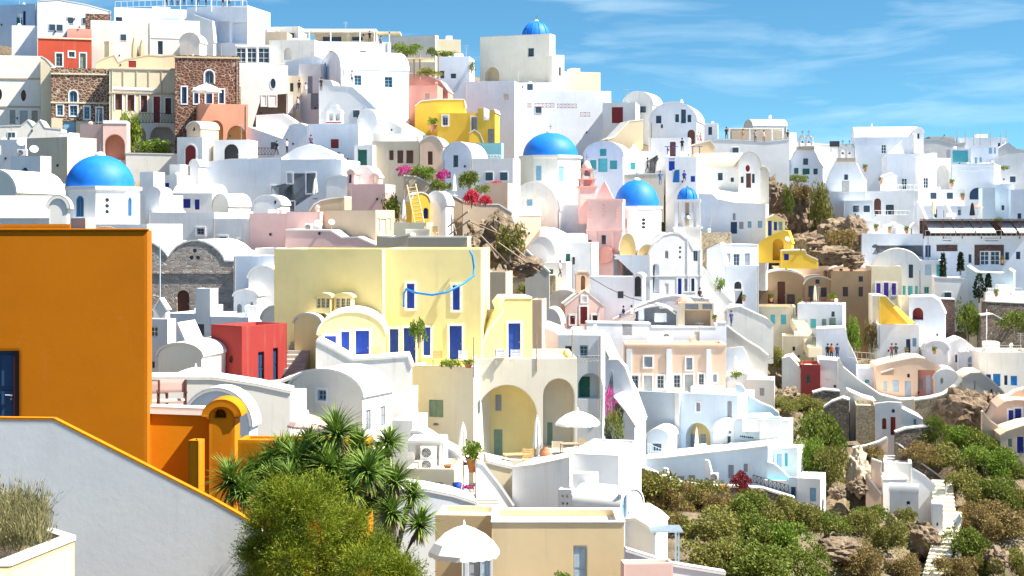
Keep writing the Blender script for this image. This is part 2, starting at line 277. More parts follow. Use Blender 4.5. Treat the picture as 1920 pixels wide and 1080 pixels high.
class Wall:
    """one wall sheet with its openings; the openings' joinery is made afterwards as parts"""
    def __init__(s, face, fn, z_off): s.face = face; s.fn = fn; s.zo = z_off; s.holes = []; s.dep = []; s.todo = []
    def openings(s, spec, outer=None):
        for it in [x.strip() for x in spec.split(';') if x.strip()]:
            tr = '+' in it; it = it.replace('+', ''); k = it[0]; q = it[1:].split(',')
            x0, y0, x1, y1 = map(float, q[:4]); col = q[4] if len(q) > 4 else 'n'; depth = float(q[5]) if len(q) > 5 else DEEP[k]
            a = s.face.at(x0, (y0 + y1) / 2)[0]; b = s.face.at(x1, (y0 + y1) / 2)[0]; xm = (x0 + x1) / 2
            z1 = s.face.at(xm, y0)[1] - s.zo; z0 = s.face.at(xm, y1)[1] - s.zo
            if a > b: a, b = b, a
            s.holes.append(hole_of(k, a, b, z0, z1)); s.dep.append(depth); s.todo.append((k, a, b, z0, z1, col, depth, tr))
    def joinery(s, root, wallmat):
        fn = lambda a, d, z: s.fn(a, z, d)
        for (k, a, b, z0, z1, col, dp, tr), h in zip(s.todo, s.holes):
            fm = 'f' + col if len(col) == 1 else col; w = b - a; hh = z1 - z0; top = None
            if k in 'wg':
                mb = MB(); t = min(0.09, w * 0.13)
                if k == 'w':
                    for q in ((a, a + t, z0, z1), (b - t, b, z0, z1), (a + t, b - t, z0, z0 + t), (a + t, b - t, z1 - t, z1)): mb.box(q[0], q[1], dp - 0.07, dp + 0.02, q[2], q[3], fn)
                    mb.box((a + b) / 2 - t * 0.35, (a + b) / 2 + t * 0.35, dp - 0.06, dp - 0.005, z0 + t, z1 - t, fn)
                    nb = 1 if hh < 1.3 * w else 2
                    for i in range(nb):
                        zc = z0 + hh * (i + 1) / (nb + 1); mb.box(a + t, b - t, dp - 0.055, dp - 0.008, zc - t * 0.3, zc + t * 0.3, fn)
                else:
                    c = ((a + b) / 2, (z0 + z1) / 2); inner = [(c[0] + (p[0] - c[0]) * 0.78, c[1] + (p[1] - c[1]) * 0.88) for p in h]; n_ = len(h)
                    mb.add([s.fn(p[0], p[1], dp - 0.05) for p in h] + [s.fn(p[0], p[1], dp - 0.05) for p in inner] + [s.fn(p[0], p[1], dp) for p in inner], [(i, (i + 1) % n_, n_ + (i + 1) % n_, n_ + i) for i in range(n_)] + [(n_ + i, n_ + (i + 1) % n_, 2 * n_ + (i + 1) % n_, 2 * n_ + i) for i in range(n_)])
                    mb.box((a + b) / 2 - t * 0.35, (a + b) / 2 + t * 0.35, dp - 0.06, dp - 0.005, z0 + t, z1 - t, fn)
                top = mb.build('window', fm, root)
                MB().prism(h, s.fn, dp + 0.0, dp + 0.03).build('pane', 'glass', top)
            elif k in 'sda':
                mb = MB().prism(h, s.fn, dp - 0.02, dp + 0.03)
                if k in 'sd':   # boards and rails that stand proud of the leaf
                    m_ = (a + b) / 2; e = w * 0.12
                    for q0, q1 in ((a + e * 0.6, m_ - e * 0.35), (m_ + e * 0.35, b - e * 0.6)):
                        for r0, r1 in ((0.06, 0.46), (0.53, 0.94)): mb.box(q0, q1, dp - 0.045, dp - 0.015, z0 + hh * r0, z0 + hh * r1, fn)
                top = mb.build('shutter' if k == 's' else 'door', fm, root)
                if k != 's' and w > 0.5: MB().box(b - w * 0.13, b - w * 0.06, dp - 0.08, dp - 0.03, z0 + hh * 0.44, z0 + hh * 0.48, fn).build('handle', 'metal', top)
            elif k in 'ho':
                top = MB().prism(h, s.fn, dp, dp + 0.03).build('window', 'glass' if k == 'h' or col == 'n' else fm, root)
            else:
                top = MB().prism(h, s.fn, dp, dp + 0.05).build('niche_wall', wallmat if col == 'n' else 'p' + col, root)
            if tr:
                mb = MB(); t = 0.16; zb_ = z0 - (0.0 if k in 'da' else t)
                if k in 'ag':
                    c = ((a + b) / 2); r0 = [p for p in h[2:]]; rise = max(p[1] for p in r0) - r0[0][1]; o2 = arc(a - t, b + t, r0[0][1], r0[0][1] + rise + t, len(r0) - 1)
                    ring = [(a, z0), (a - t, z0)] + o2[::-1] + [(b + t, z0), (b, z0)] + r0
                    mb.prism(ring, s.fn, -0.05, 0.02)
                elif k == 'o':
                    c = ((a + b) / 2, (z0 + z1) / 2); o2 = [(c[0] + (p[0] - c[0]) * 1.35, c[1] + (p[1] - c[1]) * 1.2) for p in h]; n_ = len(h)
                    mb.add([s.fn(p[0], p[1], -0.04) for p in h] + [s.fn(p[0], p[1], -0.04) for p in o2] + [s.fn(p[0], p[1], 0.02) for p in o2], [(i, (i + 1) % n_, n_ + (i + 1) % n_, n_ + i) for i in range(n_)] + [(n_ + i, n_ + (i + 1) % n_, 2 * n_ + (i + 1) % n_, 2 * n_ + i) for i in range(n_)])
                else:
                    for q in ((a - t, a, zb_, z1 + t), (b, b + t, zb_, z1 + t), (a, b, z1, z1 + t)) + (((a, b, z0 - t, z0),) if k not in 'da' else ()): mb.box(q[0], q[1], -0.05, 0.02, q[2], q[3], fn)
                mb.build('surround', 'fw', root)
VILLAGE = 'houses of the hillside village'
def B(name, label, x0, x1, yt, yb, D, yaw=0, dep=6, col='W', roof='flat', op='', sop='', sp=None, xs=None, fd=5.0, rc=None, cat='house', pts=None, par=0.3, cornice=None, ground=True, pilasters=None, group=VILLAGE, bands=None, bandmat=None, root=None, lop=''):
    """one building: front wall between the sight lines x0..x1, yt..yb at distance D, turned by yaw degrees"""
    th = R(yaw); u = (math.cos(th), math.sin(th)); b = (-math.sin(th), math.cos(th)); xc = (x0 + x1) / 2
    o = P(xc, 0, D); o = (o.x, o.y); fr = Face(o, u)
    u0 = fr.at(x0, 0)[0]; u1 = fr.at(x1, 0)[0]; zb = fr.at(xc, yb)[1]; zt = fr.at(xc, yt)[1]; zs = fr.at(xc, sp)[1] if sp else zt
    wm = 'p' + col if len(col) == 1 else col; rm = rc or ('pW' if col in ('W', 'I') else 'pV'); rm = 'p' + rm if len(rm) == 1 else rm
    if xs is not None:
        if xs > x1: cr = (o[0] + u[0] * u1, o[1] + u[1] * u1)
        else: cr = (o[0] + u[0] * u0, o[1] + u[1] * u0)
        dep = max(0.3, Face(cr, b).at(xs, 0)[0])
    if root is None:
        root = empty(name, (o[0], o[1], zb), th); tag(root, label, cat, group, 'thing')
    if ground: GROUND.append((o[0], o[1], zb - 2.0)); c = (o[0] + b[0] * dep, o[1] + b[1] * dep); GROUND.append((c[0], c[1], zb - 1.2))
    h0 = -fd; H = zt - zb; S = zs - zb
    if pts:
        top = [(fr.at(px, py)[0], fr.at(px, py)[1] - zb) for px, py in pts]     # left to right
        outer = [(u0, h0), (u1, h0)] + top[::-1]; hl = top[0][1]; hr = top[-1][1]
    elif roof == 'vault': outer = [(u0, h0), (u1, h0)] + arc(u0, u1, S, H, 16); hl = hr = S; top = arc(u0, u1, S, H, 16)[::-1]
    elif roof == 'gable': outer = [(u0, h0), (u1, h0), (u1, S), ((u0 + u1) / 2, H), (u0, S)]; hl = hr = S; top = [(u0, S), ((u0 + u1) / 2, H), (u1, S)]
    elif roof == 'vx': outer = [(u0, h0), (u1, h0), (u1, S), (u0, S)]; hl = hr = S; top = None
    else: outer = [(u0, h0), (u1, h0), (u1, H), (u0, H)]; hl = hr = H; top = None
    front = Wall(fr, lambda s, z, d: (s, d, z), zb); front.openings(op)
    mb = MB().panel(outer, front.holes, front.fn, front.dep)
    rise = 0
    if roof == 'vx':
        q = Face(o, u); za = CZ + (HY - yt) / F * (D + dep * 0.5 * math.cos(th)) - zb; so = [(0, h0), (dep, h0)] + arc(0, dep, S, za, 14)
    else: so = None
    walls = [front]
    for side, us, sg, hs in (('l', u0, 1, hl), ('r', u1, -1, hr)):
        cw = (o[0] + u[0] * us, o[1] + u[1] * us)
        wl = Wall(Face(cw, b), (lambda s, z, d, us=us, sg=sg: (us + sg * d, s, z)), zb)
        spec = sop if (sop and ((side == 'l') == (yaw > 0))) else ''
        if side == 'l' and lop: spec = lop
        wl.openings(spec)
        mb.panel(so or [(0, h0), (dep, h0), (dep, hs), (0, hs)], wl.holes, wl.fn, wl.dep); walls.append(wl)
    bo = outer if roof != 'vx' else outer
    mb.panel(bo, [], lambda s, z, d: (s, dep, z))
    if roof == 'flat' and not pts:
        t = 0.28 if (u1 - u0) > 2 and dep > 2 else 0.12; z = H
        mb.add([(u0, 0, z), (u1, 0, z), (u1, dep, z), (u0, dep, z), (u0 + t, t, z), (u1 - t, t, z), (u1 - t, dep - t, z), (u0 + t, dep - t, z), (u0 + t, t, z - par - .1), (u1 - t, t, z - par - .1), (u1 - t, dep - t, z - par - .1), (u0 + t, dep - t, z - par - .1)],
               [(0, 1, 5, 4), (1, 2, 6, 5), (2, 3, 7, 6), (3, 0, 4, 7), (4, 5, 9, 8), (5, 6, 10, 9), (6, 7, 11, 10), (7, 4, 8, 11)])
    mb.build('wall', wm, root)
    for w_ in walls: w_.joinery(root, wm)
    if roof == 'flat' and not pts: MB().box(u0 + .1, u1 - .1, .1, dep - .1, H - par - .25, H - par).build('roof', rm, root)
    elif roof == 'vx':
        n = 14; a1 = arc(-0.06, dep + 0.06, S - 0.02, za + 0.08, n); m2 = MB()
        for uu in (u0 - 0.05, u1 + 0.05): pass
        vs = [(u0 - .05, p[0], p[1]) for p in a1] + [(u1 + .05, p[0], p[1]) for p in a1]; k = n + 1
        m2.add(vs, [(i, i + 1, k + i + 1, k + i) for i in range(n)], True)
        a0 = arc(0.02, dep - 0.02, S - 0.02, za - 0.03, n)
        for uu in (u0 - .05, u1 + .05): m2.add([(uu, p[0], p[1]) for p in a1] + [(uu, p[0], p[1]) for p in a0], [(i, i + 1, k + i + 1, k + i) for i in range(n)])
        m2.build('roof', rm, root)
    elif top:
        k = len(top); t = 0.14; sm = roof == 'vault' or (pts and len(pts) > 5)
        nr = []
        for i, p in enumerate(top):
            a_ = top[max(i - 1, 0)]; c_ = top[min(i + 1, k - 1)]; dx, dz = c_[0] - a_[0], c_[1] - a_[1]; l_ = math.hypot(dx, dz) or 1; nr.append((p[0] - dz / l_ * t, p[1] + dx / l_ * t))
        m2 = MB(); m2.add([(p[0], -0.05, p[1]) for p in nr] + [(p[0], dep + .05, p[1]) for p in nr], [(i, i + 1, k + i + 1, k + i) for i in range(k - 1)], sm)
        for yy in (-0.05, dep + 0.05): m2.add([(p[0], yy, p[1]) for p in nr] + [(p[0], yy, p[1]) for p in top], [(i, i + 1, k + i + 1, k + i) for i in range(k - 1)])
        for i in (0, k - 1): m2.add([(nr[i][0], -.05, nr[i][1]), (nr[i][0], dep + .05, nr[i][1]), (top[i][0], dep + .05, top[i][1] - .02), (top[i][0], -.05, top[i][1] - .02)], [(0, 1, 2, 3)])
        m2.build('roof', rm, root)
    if cornice:
        for cy in cornice:
            z = fr.at(xc, cy)[1] - zb; MB().box(u0 - .08, u1 + .08, -.1, dep * 0.3, z - .11, z + .11).build('cornice', bandmat or wm, root)
    if bands:
        for (bx0, by0, bx1, by1, bm) in bands:
            p0 = fr.at(bx0, by1); p1 = fr.at(bx1, by0); MB().box(p0[0], p1[0], -0.07, 0.05, p0[1] - zb, p1[1] - zb).build('band', bm, root)
    if D > 110 and dep > 3 and u1 - u0 > 3 and cat in ('house',): clutter(root, u0, u1, dep, H, S, roof, wm, op, zb)
    root_info[root.name] = (fr, zb, dep, u0, u1, H, th)
    return root
def clutter(root, u0, u1, dep, H, S, roof, wm, op, zb):
    """chimney stubs, rain pipes and a lamp, as on every house here"""
    rg = random.Random(int(u0 * 971 + H * 31 + zb * 7)); w = u1 - u0
    if rg.random() < .6 and roof != 'poly':
        x = u0 + w * rg.uniform(.15, .85); y = dep * rg.uniform(.35, .8); z = H - .4 if roof == 'flat' else S * .6 + H * .4; h = rg.uniform(.7, 1.2) + (0 if roof == 'flat' else (H - S) * .6); r = rg.uniform(.16, .26)
        c = MB().lathe([(r * 1.25, z - .3), (r, z + h * .7), (r * 1.35, z + h * .74), (r * 1.3, z + h * .84), (r * .5, z + h)], (x, y, 0), rg.choice((4, 8)), False, a0=.785).build('chimney', wm if len(wm) == 2 else 'pW', root)
    if rg.random() < .5 and S > 2 and roof != 'poly':
        x = u0 + w * rg.choice((.04, .96)); MB().tube([(x, -.05, S - .1), (x, -.05, -1)], .045, 5).build('rain_pipe', rg.choice(('fe', 'fm')), root)
    if rg.random() < .5:
        x = u0 + w * rg.uniform(.2, .8); MB().box(x - .08, x + .08, -.16, 0, 1.9, 2.15).build('wall_lamp', 'fk', root)
    if roof == 'flat' and rg.random() < .45:
        x = u0 + w * rg.uniform(.2, .6); MB().box(x, x + w * .25, dep * .45, dep * .8, H - .35, H + rg.uniform(.3, .9)).build('roof_step', 'pW', root)
    if roof == 'flat' and rg.random() < .4:
        x = u0 + w * rg.uniform(.15, .85); y = dep * rg.uniform(.3, .7); a = MB().tube([(x, y, H - .4), (x, y, H + 2.0)], .025, 4); [a.tube([(x - .4 + .06 * k, y, H + 1.9 - .22 * k), (x + .4 - .06 * k, y, H + 1.9 - .22 * k)], .014, 4) for k in range(4)]; a.build('aerial', 'fe', root)
    for k in range(0 if op or wm not in ('pW', 'pI', 'pV') or S < 2.4 else rg.choice((1, 1, 2))):
        x = u0 + w * (rg.uniform(.22, .45) if k == 0 else rg.uniform(.55, .72)); z = min(S * .6, S - 1.1) if roof != 'poly' else S * .3; fn = lambda a, b, c: (a, b, c); q = .42
        win = MB().box(x - .08, x + q * 2 + .08, -.05, .03, z - .08, z + .98).build('window', 'fw', root); MB().box(x, x + q * 2, -.06, .02, z, z + .9).build('pane', 'glass', win)
root_info = {}
# ---------------------------------------------------------------- things other than plain houses
def dome(name, label, cx, rpx, yb_, yt_, D, dr, dbot, op='', n=8, rot=22.5, col='W', squash=None, fd=3.0, ribs=0, base=None, cat='church', cross=True, root=None, dm='dome', cornice=True):
    """a drum of n facets (half width dr px, down to row dbot) carrying a painted dome (half width rpx px)"""
    had = set(root.children) if root is not None else set(); rd = dr / F * D; rr = rpx / F * D; c = P(cx, dbot, D); cx_, cy_ = c.x * (D + rd * .92) / D, c.y + rd * 0.92; D2 = D
    z0 = c.z; zt = CZ + (HY - yb_) / F * D2 - z0; ztop = CZ + (HY - yt_) / F * (D + rd) - z0
    if root is None:
        root = empty(name, (cx_, cy_, z0)); tag(root, label, cat, VILLAGE)
    GROUND.append((cx_, cy_, z0 - 1.5))
    lo = Vector((cx_, cy_, z0)) - root.location
    pts = [(math.cos(R(rot) + 2 * math.pi * i / n) * rd / math.cos(math.pi / n) * 0.98, math.sin(R(rot) + 2 * math.pi * i / n) * rd / math.cos(math.pi / n) * 0.98) for i in range(n)]
    mb = MB(); ws = []; items = [x.strip() for x in op.split(';') if x.strip()]; used = set()
    for i in range(n):
        a, b = pts[i], pts[(i + 1) % n]; ln = math.hypot(b[0] - a[0], b[1] - a[1]); d = ((b[0] - a[0]) / ln, (b[1] - a[1]) / ln); inw = (-d[1], d[0])
        fc = Face((cx_ + a[0], cy_ + a[1]), d)
        fn = lambda s, z, dd, a=a, d=d, inw=inw: (a[0] + d[0] * s + inw[0] * dd + lo.x, a[1] + d[1] * s + inw[1] * dd + lo.y, z + lo.z)
        wl = Wall(fc, fn, z0)
        if (a[1] + b[1]) < 0:
            for q in items:
                v = [float(t) for t in q.replace('+', '')[1:].split(',')[:4]]
                s_ = fc.at((v[0] + v[2]) / 2, v[1])[0]
                if q not in used and 0.1 * ln < s_ < 0.9 * ln: wl.openings(q); used.add(q)
        mb.panel([(0, -fd), (ln, -fd), (ln, zt), (0, zt)], wl.holes, wl.fn, wl.dep); ws.append(wl)
    mb.add([(p[0] + lo.x, p[1] + lo.y, zt + lo.z) for p in pts], [tuple(range(n))])
    mb.build('drum', 'p' + col, root)
    for w_ in ws: w_.joinery(root, 'p' + col)
    if cornice:
        R0 = rd / math.cos(math.pi / n); pr = [(R0 * .9, zt - .28), (R0 * 1.035, zt - .28), (R0 * 1.035, zt + .04), (R0 * .6, zt + .10)]
        MB().lathe(pr, lo, n, False, a0=R(rot)).build('cornice', 'p' + col, root)
    h = ztop - zt; prof = [(rr * math.cos(t), zt + .06 + (h - .06) * math.sin(t)) for t in [math.pi / 2 * i / 14 for i in range(15)]]
    dm_ = MB().lathe(prof, lo, 40).build('dome', dm, root)
    if ribs:
        for i in range(ribs):
            a = 2 * math.pi * i / ribs + .2; m_ = MB(); m_.tube([(lo.x + math.cos(a) * (r + .02), lo.y + math.sin(a) * (r + .02), lo.z + z) for r, z in prof], 0.06, 5); m_.build('rib', dm, dm_)
    if cross:
        m_ = MB(); s = rr * 0.10; m_.lathe([(s * 1.6, ztop - s * .4), (s * 1.4, ztop + s * .5), (s * .7, ztop + s * .9), (0.01, ztop + s)], lo, 12); m_.build('finial', 'pW', root)
        m_ = MB(); m_.box(lo.x - .04, lo.x + .04, lo.y - .04, lo.y + .04, lo.z + ztop + s, lo.z + ztop + s + .7).box(lo.x - .2, lo.x + .2, lo.y - .035, lo.y + .035, lo.z + ztop + s + .4, lo.z + ztop + s + .48); m_.build('cross', 'metal', root)
    if root.rotation_euler.z:
        for o in root.children:
            if o not in had: o.rotation_euler = (0, 0, -root.rotation_euler.z)
    return root
def wallp(label, pts, yb, D, yaw=0, dep=0.45, col='W', name='terrace_wall', cat='wall', fd=2.5, **kw):
    return B(name, label, pts[0][0], pts[-1][0], min(p[1] for p in pts), yb, D, yaw, dep, col, 'poly', pts=pts, cat=cat, fd=fd, group='terrace walls of the village', **kw)
def stairs(label, a, b, D0, D1, w, n, col='steps', group='flights of steps'):
    """n steps from pixel a (bottom, distance D0) to pixel b (top, D1), w metres wide"""
    p = P(a[0], a[1], D0); q = P(b[0], b[1], D1); root = empty('stairway', p, math.atan2(q.y - p.y, q.x - p.x)); tag(root, label, 'stairs', group)
    run = math.hypot(q.x - p.x, q.y - p.y) / n; rs = (q.z - p.z) / n
    GROUND.append((p.x, p.y, p.z - .3)); GROUND.append((q.x, q.y, q.z - .4))
    me = MB().box(0, run + .02, -w / 2, w / 2, -max(1.2, rs * 3), 0).mesh('step'); me.materials.append(M(col))
    for i in range(n):
        o = link('step', me, root); o.location = (run * i, 0, rs * (i + 1))
    return root
def thing(name, label, cat, px, py, D, rz=0.0, group=None): o = empty(name, P(px, py, D), R(rz)); return tag(o, label, cat, group)
def parasol(label, px, py, ybase, D, wpx, hpx, mat='canvas', frill=True, n=8, tilt=0, group='parasols on the terraces'):
    r = wpx / 2 / F * D; h = hpx / F * D; z = (ybase - py) / F * D
    t = thing('parasol', label, 'parasol', px, ybase, D, 11, group)
    prof = [(0.04, z), (r * .3, z - h * .12), (r * .6, z - h * .32), (r * .84, z - h * .58), (r, z - h * (.86 if frill else 1))]
    c = MB().lathe(prof, (0, 0, 0), n, False).build('canopy', mat, t)
    m = MB(); k = 48
    if frill:
        vs = []
        for j in range(k):
            a = 2 * math.pi * j / k; seg = math.pi / n; am = (a % (2 * seg)) - seg; rr = r * math.cos(seg) / math.cos(am); vs += [(rr * math.cos(a), rr * math.sin(a), z - h * .86), (rr * 1.01 * math.cos(a), rr * 1.01 * math.sin(a), z - h - .04 * (j % 2))]
        m.add(vs, [(2 * j, 2 * ((j + 1) % k), 2 * ((j + 1) % k) + 1, 2 * j + 1) for j in range(k)]); m.build('valance', mat, c)
    for i in range(n):
        a = 2 * math.pi * i / n; MB().tube([(0, 0, z - h * .3), (r * .97 * math.cos(a), r * .97 * math.sin(a), z - h * .88)], .015, 4).build('rib', 'metal', c)
    MB().tube([(0, 0, -.3), (0, 0, z + .05)], .035, 8).build('pole', 'fw', t); MB().lathe([(.07, z - .02), (.05, z + .1), (.015, z + .2)], (0, 0, 0), 8).build('finial', 'fw', t)
    return t
def closed_parasol(label, px, py, ybase, D, wpx, mat='canvas'):
    r = wpx / 2 / F * D; h = (ybase - py) / F * D; t = thing('closed_parasol', label, 'parasol', px, ybase, D, 0, 'folded parasols on the terraces')
    k = 16; vs = []; prof = [(.25, h), (.55, h * .86), (.75, h * .6), (1.0, h * .26), (.9, h * .2)]
    for q, z in prof:
        for j in range(k): a = 2 * math.pi * j / k; rr = r * q * (1 if j % 2 else .72); vs.append((rr * math.cos(a), rr * math.sin(a), z))
    MB().add(vs, [(i * k + j, i * k + (j + 1) % k, (i + 1) * k + (j + 1) % k, (i + 1) * k + j) for i in range(4) for j in range(k)]).build('folded_canopy', mat, t)
    MB().tube([(0, 0, -.1), (0, 0, h + .12)], .03, 8).build('pole', 'fw', t); MB().lathe([(.3, 0), (.3, .1), (.06, .16)], (0, 0, -.1), 12).build('base', 'fe', t)
def ac(label, px, py, D, wpx, hpx, rz=0):
    w = wpx / F * D; h = hpx / F * D; t = thing('air_conditioner', label, 'air conditioner', px, py + hpx / 2, D, rz, 'air conditioner units'); d = w * .4
    MB().box(-w / 2, w / 2, 0, d, 0, h).build('casing', 'fw', t, .02)
    c = (-w * .12, -.01, h * .5); m = MB(); r = h * .4
    for q in (1, .72, .45): m.tube([(c[0] + r * q * math.cos(a), -.02, c[2] + r * q * math.sin(a)) for a in [2 * math.pi * i / 16 for i in range(17)]], .012, 4, cap=False)
    for i in range(4): a = math.pi * i / 4; m.box(-r, r, -.02, -.01, -.01, .01, lambda x, y, z, a=a: (c[0] + x * math.cos(a) - z * math.sin(a), y, c[2] + x * math.sin(a) + z * math.cos(a)))
    m.build('fan_guard', 'fe', t)
    MB().add([(c[0] + r * math.cos(a), -.004, c[2] + r * math.sin(a)) for a in [2 * math.pi * i / 20 for i in range(20)]], [tuple(range(20))]).build('fan', 'fh', t)
    for s in (-.38, .38): MB().box(w * s - .03, w * s + .03, 0.02, d - .02, -.12, 0).build('foot', 'fe', t)
    return t
def dish(label, px, py, D, rpx, rz=20):
    r = rpx / F * D; t = thing('satellite_dish', label, 'satellite dish', px, py + rpx * 1.6, D, rz, 'satellite dishes'); z = rpx * 1.6 / F * D
    tilt = Matrix.Rotation(R(62), 4, 'X')
    m = MB(); prof = [(r * q, -.25 * r * (1 - q * q)) for q in (0.02, .35, .7, 1)]
    m.lathe(prof, (0, 0, 0), 18); m.v = [tuple(tilt @ Vector(v) + Vector((0, 0, z))) for v in m.v]; m.build('reflector', 'fw', t)
    a = tilt @ Vector((0, 0, .7 * r)) + Vector((0, 0, z)); MB().tube([tilt @ Vector((0, -r * .9, 0)) + Vector((0, 0, z)), a], .02, 4).build('feed_arm', 'fe', t)
    MB().tube([(0, .1, -.3), (0, .1, z - .05), (0, .02, z)], .035, 6).build('mast', 'fe', t)
def rail(label, a, b, D0, D1, h=0.95, mat='fw', n=8, cross=True, name='railing', group='railings of the terraces'):
    p = P(*a, D0); q = P(*b, D1); t = empty(name, p, 0); tag(t, label, 'railing', group); v = q - p
    at = lambda f, z: (v.x * f, v.y * f, v.z * f + z)
    for z in (h, .08): MB().tube([at(0, z), at(1, z)], .03, 5).build('rail', mat, t)
    for i in range(n + 1): MB().tube([at(i / n, 0), at(i / n, h)], .022, 4).build('post', mat, t)
    if cross:
        for i in range(n):
            MB().tube([at(i / n, .08), at((i + 1) / n, h)], .016, 4).build('brace', mat, t); MB().tube([at(i / n, h), at((i + 1) / n, .08)], .016, 4).build('brace', mat, t)
    return t
def post(label, px, y0, y1, D, r=.05, mat='wood', name='post', cat='pole'):
    p = P(px, y1, D); h = (y1 - y0) / F * D; o = MB().tube([(0, 0, -.6), (0, 0, h * .5), (0, 0, h)], [r, r * .9, r * .7], 6).build(name, mat); o.location = p; return tag(o, label, cat, 'poles and masts')
# ---- people
def skin_mesh(name, vs, es, rad, root=0):
    me = bpy.data.meshes.new(name); me.from_pydata(vs, es, []); o = bpy.data.objects.new('tmp', me); scene.collection.objects.link(o)
    sk = o.modifiers.new('s', 'SKIN'); sub = o.modifiers.new('u', 'SUBSURF'); sub.levels = 1
    for i, r in enumerate(rad): me.skin_vertices[0].data[i].radius = (r, r * .85)
    me.skin_vertices[0].data[root].use_root = True
    dg = bpy.context.evaluated_depsgraph_get(); out = bpy.data.meshes.new_from_object(o.evaluated_get(dg)); bpy.data.objects.remove(o); return out
def body(pose):
    if pose == 'sit': hip = .48; kn = [(-.11, -.42, .47), (.11, -.42, .47)]; ft = [(-.11, -.44, .06), (.11, -.44, .06)]; toe = [(-.12, -.58, .04), (.12, -.58, .04)]
    elif pose == 'walk': hip = .92; kn = [(-.1, -.16, .5), (.1, .06, .49)]; ft = [(-.1, -.2, .08), (.1, .3, .12)]; toe = [(-.1, -.36, .04), (.1, .18, .04)]
    else: hip = .92; kn = [(-.11, -.02, .49), (.11, -.03, .49)]; ft = [(-.12, .03, .08), (.12, .03, .08)]; toe = [(-.14, -.13, .04), (.14, -.13, .04)]
    up = hip + .02
    V = [(0, 0, hip), (0, .01, up + .22), (0, 0, up + .47), (0, -.01, up + .58), (0, -.02, up + .66), (0, -.03, up + .77)]; r = [.15, .135, .15, .06, .085, .09]
    E = [(0, 1), (1, 2), (2, 3), (3, 4), (4, 5)]
    for i in (0, 1):
        sg = -1 if i == 0 else 1; k = len(V); V += [(sg * .1, 0, hip - .06), kn[i], ft[i], toe[i]]; r += [.095, .065, .045, .04]; E += [(0, k), (k, k + 1), (k + 1, k + 2), (k + 2, k + 3)]
        el = (sg * .26, .02, up + .2) if pose != 'photo' else (sg * .27, -.08, up + .26); ha = (sg * .24, -.14, up - .03) if pose != 'photo' else (sg * .08, -.3, up + .55)
        k = len(V); V += [(sg * .19, 0, up + .45), el, ha, (ha[0] * .97, ha[1] - .06, ha[2] - (.07 if pose != 'photo' else -.05))]; r += [.06, .045, .035, .03]; E += [(2, k), (k, k + 1), (k + 1, k + 2), (k + 2, k + 3)]
    me = skin_mesh('body_' + pose, V, E, r)
    for _ in range(3): me.materials.append(M('skin'))
    for p in me.polygons:
        c = p.center; p.use_smooth = True
        if c.z > up + .56 or c.z < .1 or (abs(c.x) > .2 and c.z < up + .22) or (pose == 'photo' and c.y < -.16 and c.z > up): p.material_index = 0
        elif c.z > hip + .02: p.material_index = 1
        else: p.material_index = 2
    return me, up
BODY = {k: body(k) for k in ('stand', 'walk', 'sit', 'photo')}
hm = MB(); hm.lathe([(.10, -.06), (.112, .02), (.09, .09), (.05, .125), (.005, .135)], (0, .012, 0), 10); HAIR = hm.mesh('hair')
CL = {}
def cloth(c):
    if c not in CL: CL[c] = flat('cloth_%d' % len(CL), c, 0.9, 0.08)
    return CL[c]
def person(label, px, py, D, shirt, trousers, pose='stand', rz=0, hair=(.03, .02, .015), group='visitors on the paths and terraces'):
    me, up = BODY[pose]; o = link('person', me); o.location = P(px, py, D); o.rotation_euler = (0, 0, R(rz)); tag(o, label, 'person', group)
    for i, m_ in ((1, cloth(shirt)), (2, cloth(trousers))): o.material_slots[i].link = 'OBJECT'; o.material_slots[i].material = m_
    h = link('hair', HAIR, o); h.location = (0, -.02, up + .77)
    if not HAIR.materials: HAIR.materials.append(cloth(hair))
    return o
# ---- plants
def leaves(n, fill, size, rng, aspect=1.0, up=0.0):
    """n leaf faces over the points given by fill(rng) -> (point, outward)"""
    V = np.empty((n * 4, 3)); 
    for i in range(n):
        p, o = fill(rng)
        d = Vector((rng.gauss(0, 1), rng.gauss(0, 1), rng.gauss(0, 1) + up)).normalized(); d = (d + o * .8).normalized(); s = d.cross(Vector((rng.gauss(0, 1), rng.gauss(0, 1), rng.gauss(0, 1)))).normalized(); l = size * rng.uniform(.6, 1.3)
        q = s * (l * .5 / aspect)
        V[i * 4] = p; V[i * 4 + 1] = p + d * l * .5 + q; V[i * 4 + 2] = p + d * l; V[i * 4 + 3] = p + d * l * .5 - q
    return V
def leafmesh(name, V, mat):
    n = len(V) // 4; me = bpy.data.meshes.new(name); me.vertices.add(n * 4); me.vertices.foreach_set('co', V.ravel()); me.loops.add(n * 4); me.loops.foreach_set('vertex_index', np.arange(n * 4, dtype=np.int32))
    me.polygons.add(n); me.polygons.foreach_set('loop_start', np.arange(0, n * 4, 4, dtype=np.int32)); me.update(calc_edges=True); me.materials.append(M(mat)); return me
def lumps(rng, k, flat_=.75):
    ls = []
    for i in range(k):
        a = rng.uniform(0, 6.283); q = rng.uniform(.15, .72); ls.append((Vector((math.cos(a) * q, math.sin(a) * q, rng.uniform(.02, .72) * flat_)), rng.uniform(.24, .44)))
    return ls
def blob_fill(ls, shell=.75):
    def f(rng):
        c, r = rng.choice(ls); d = Vector((rng.gauss(0, 1), rng.gauss(0, 1), rng.gauss(0, 1))).normalized()
        if d.z < -.2: d.z *= -.6
        return c + d * r * rng.uniform(shell, 1.0) ** .7, d
    return f
SHRUBS = {}
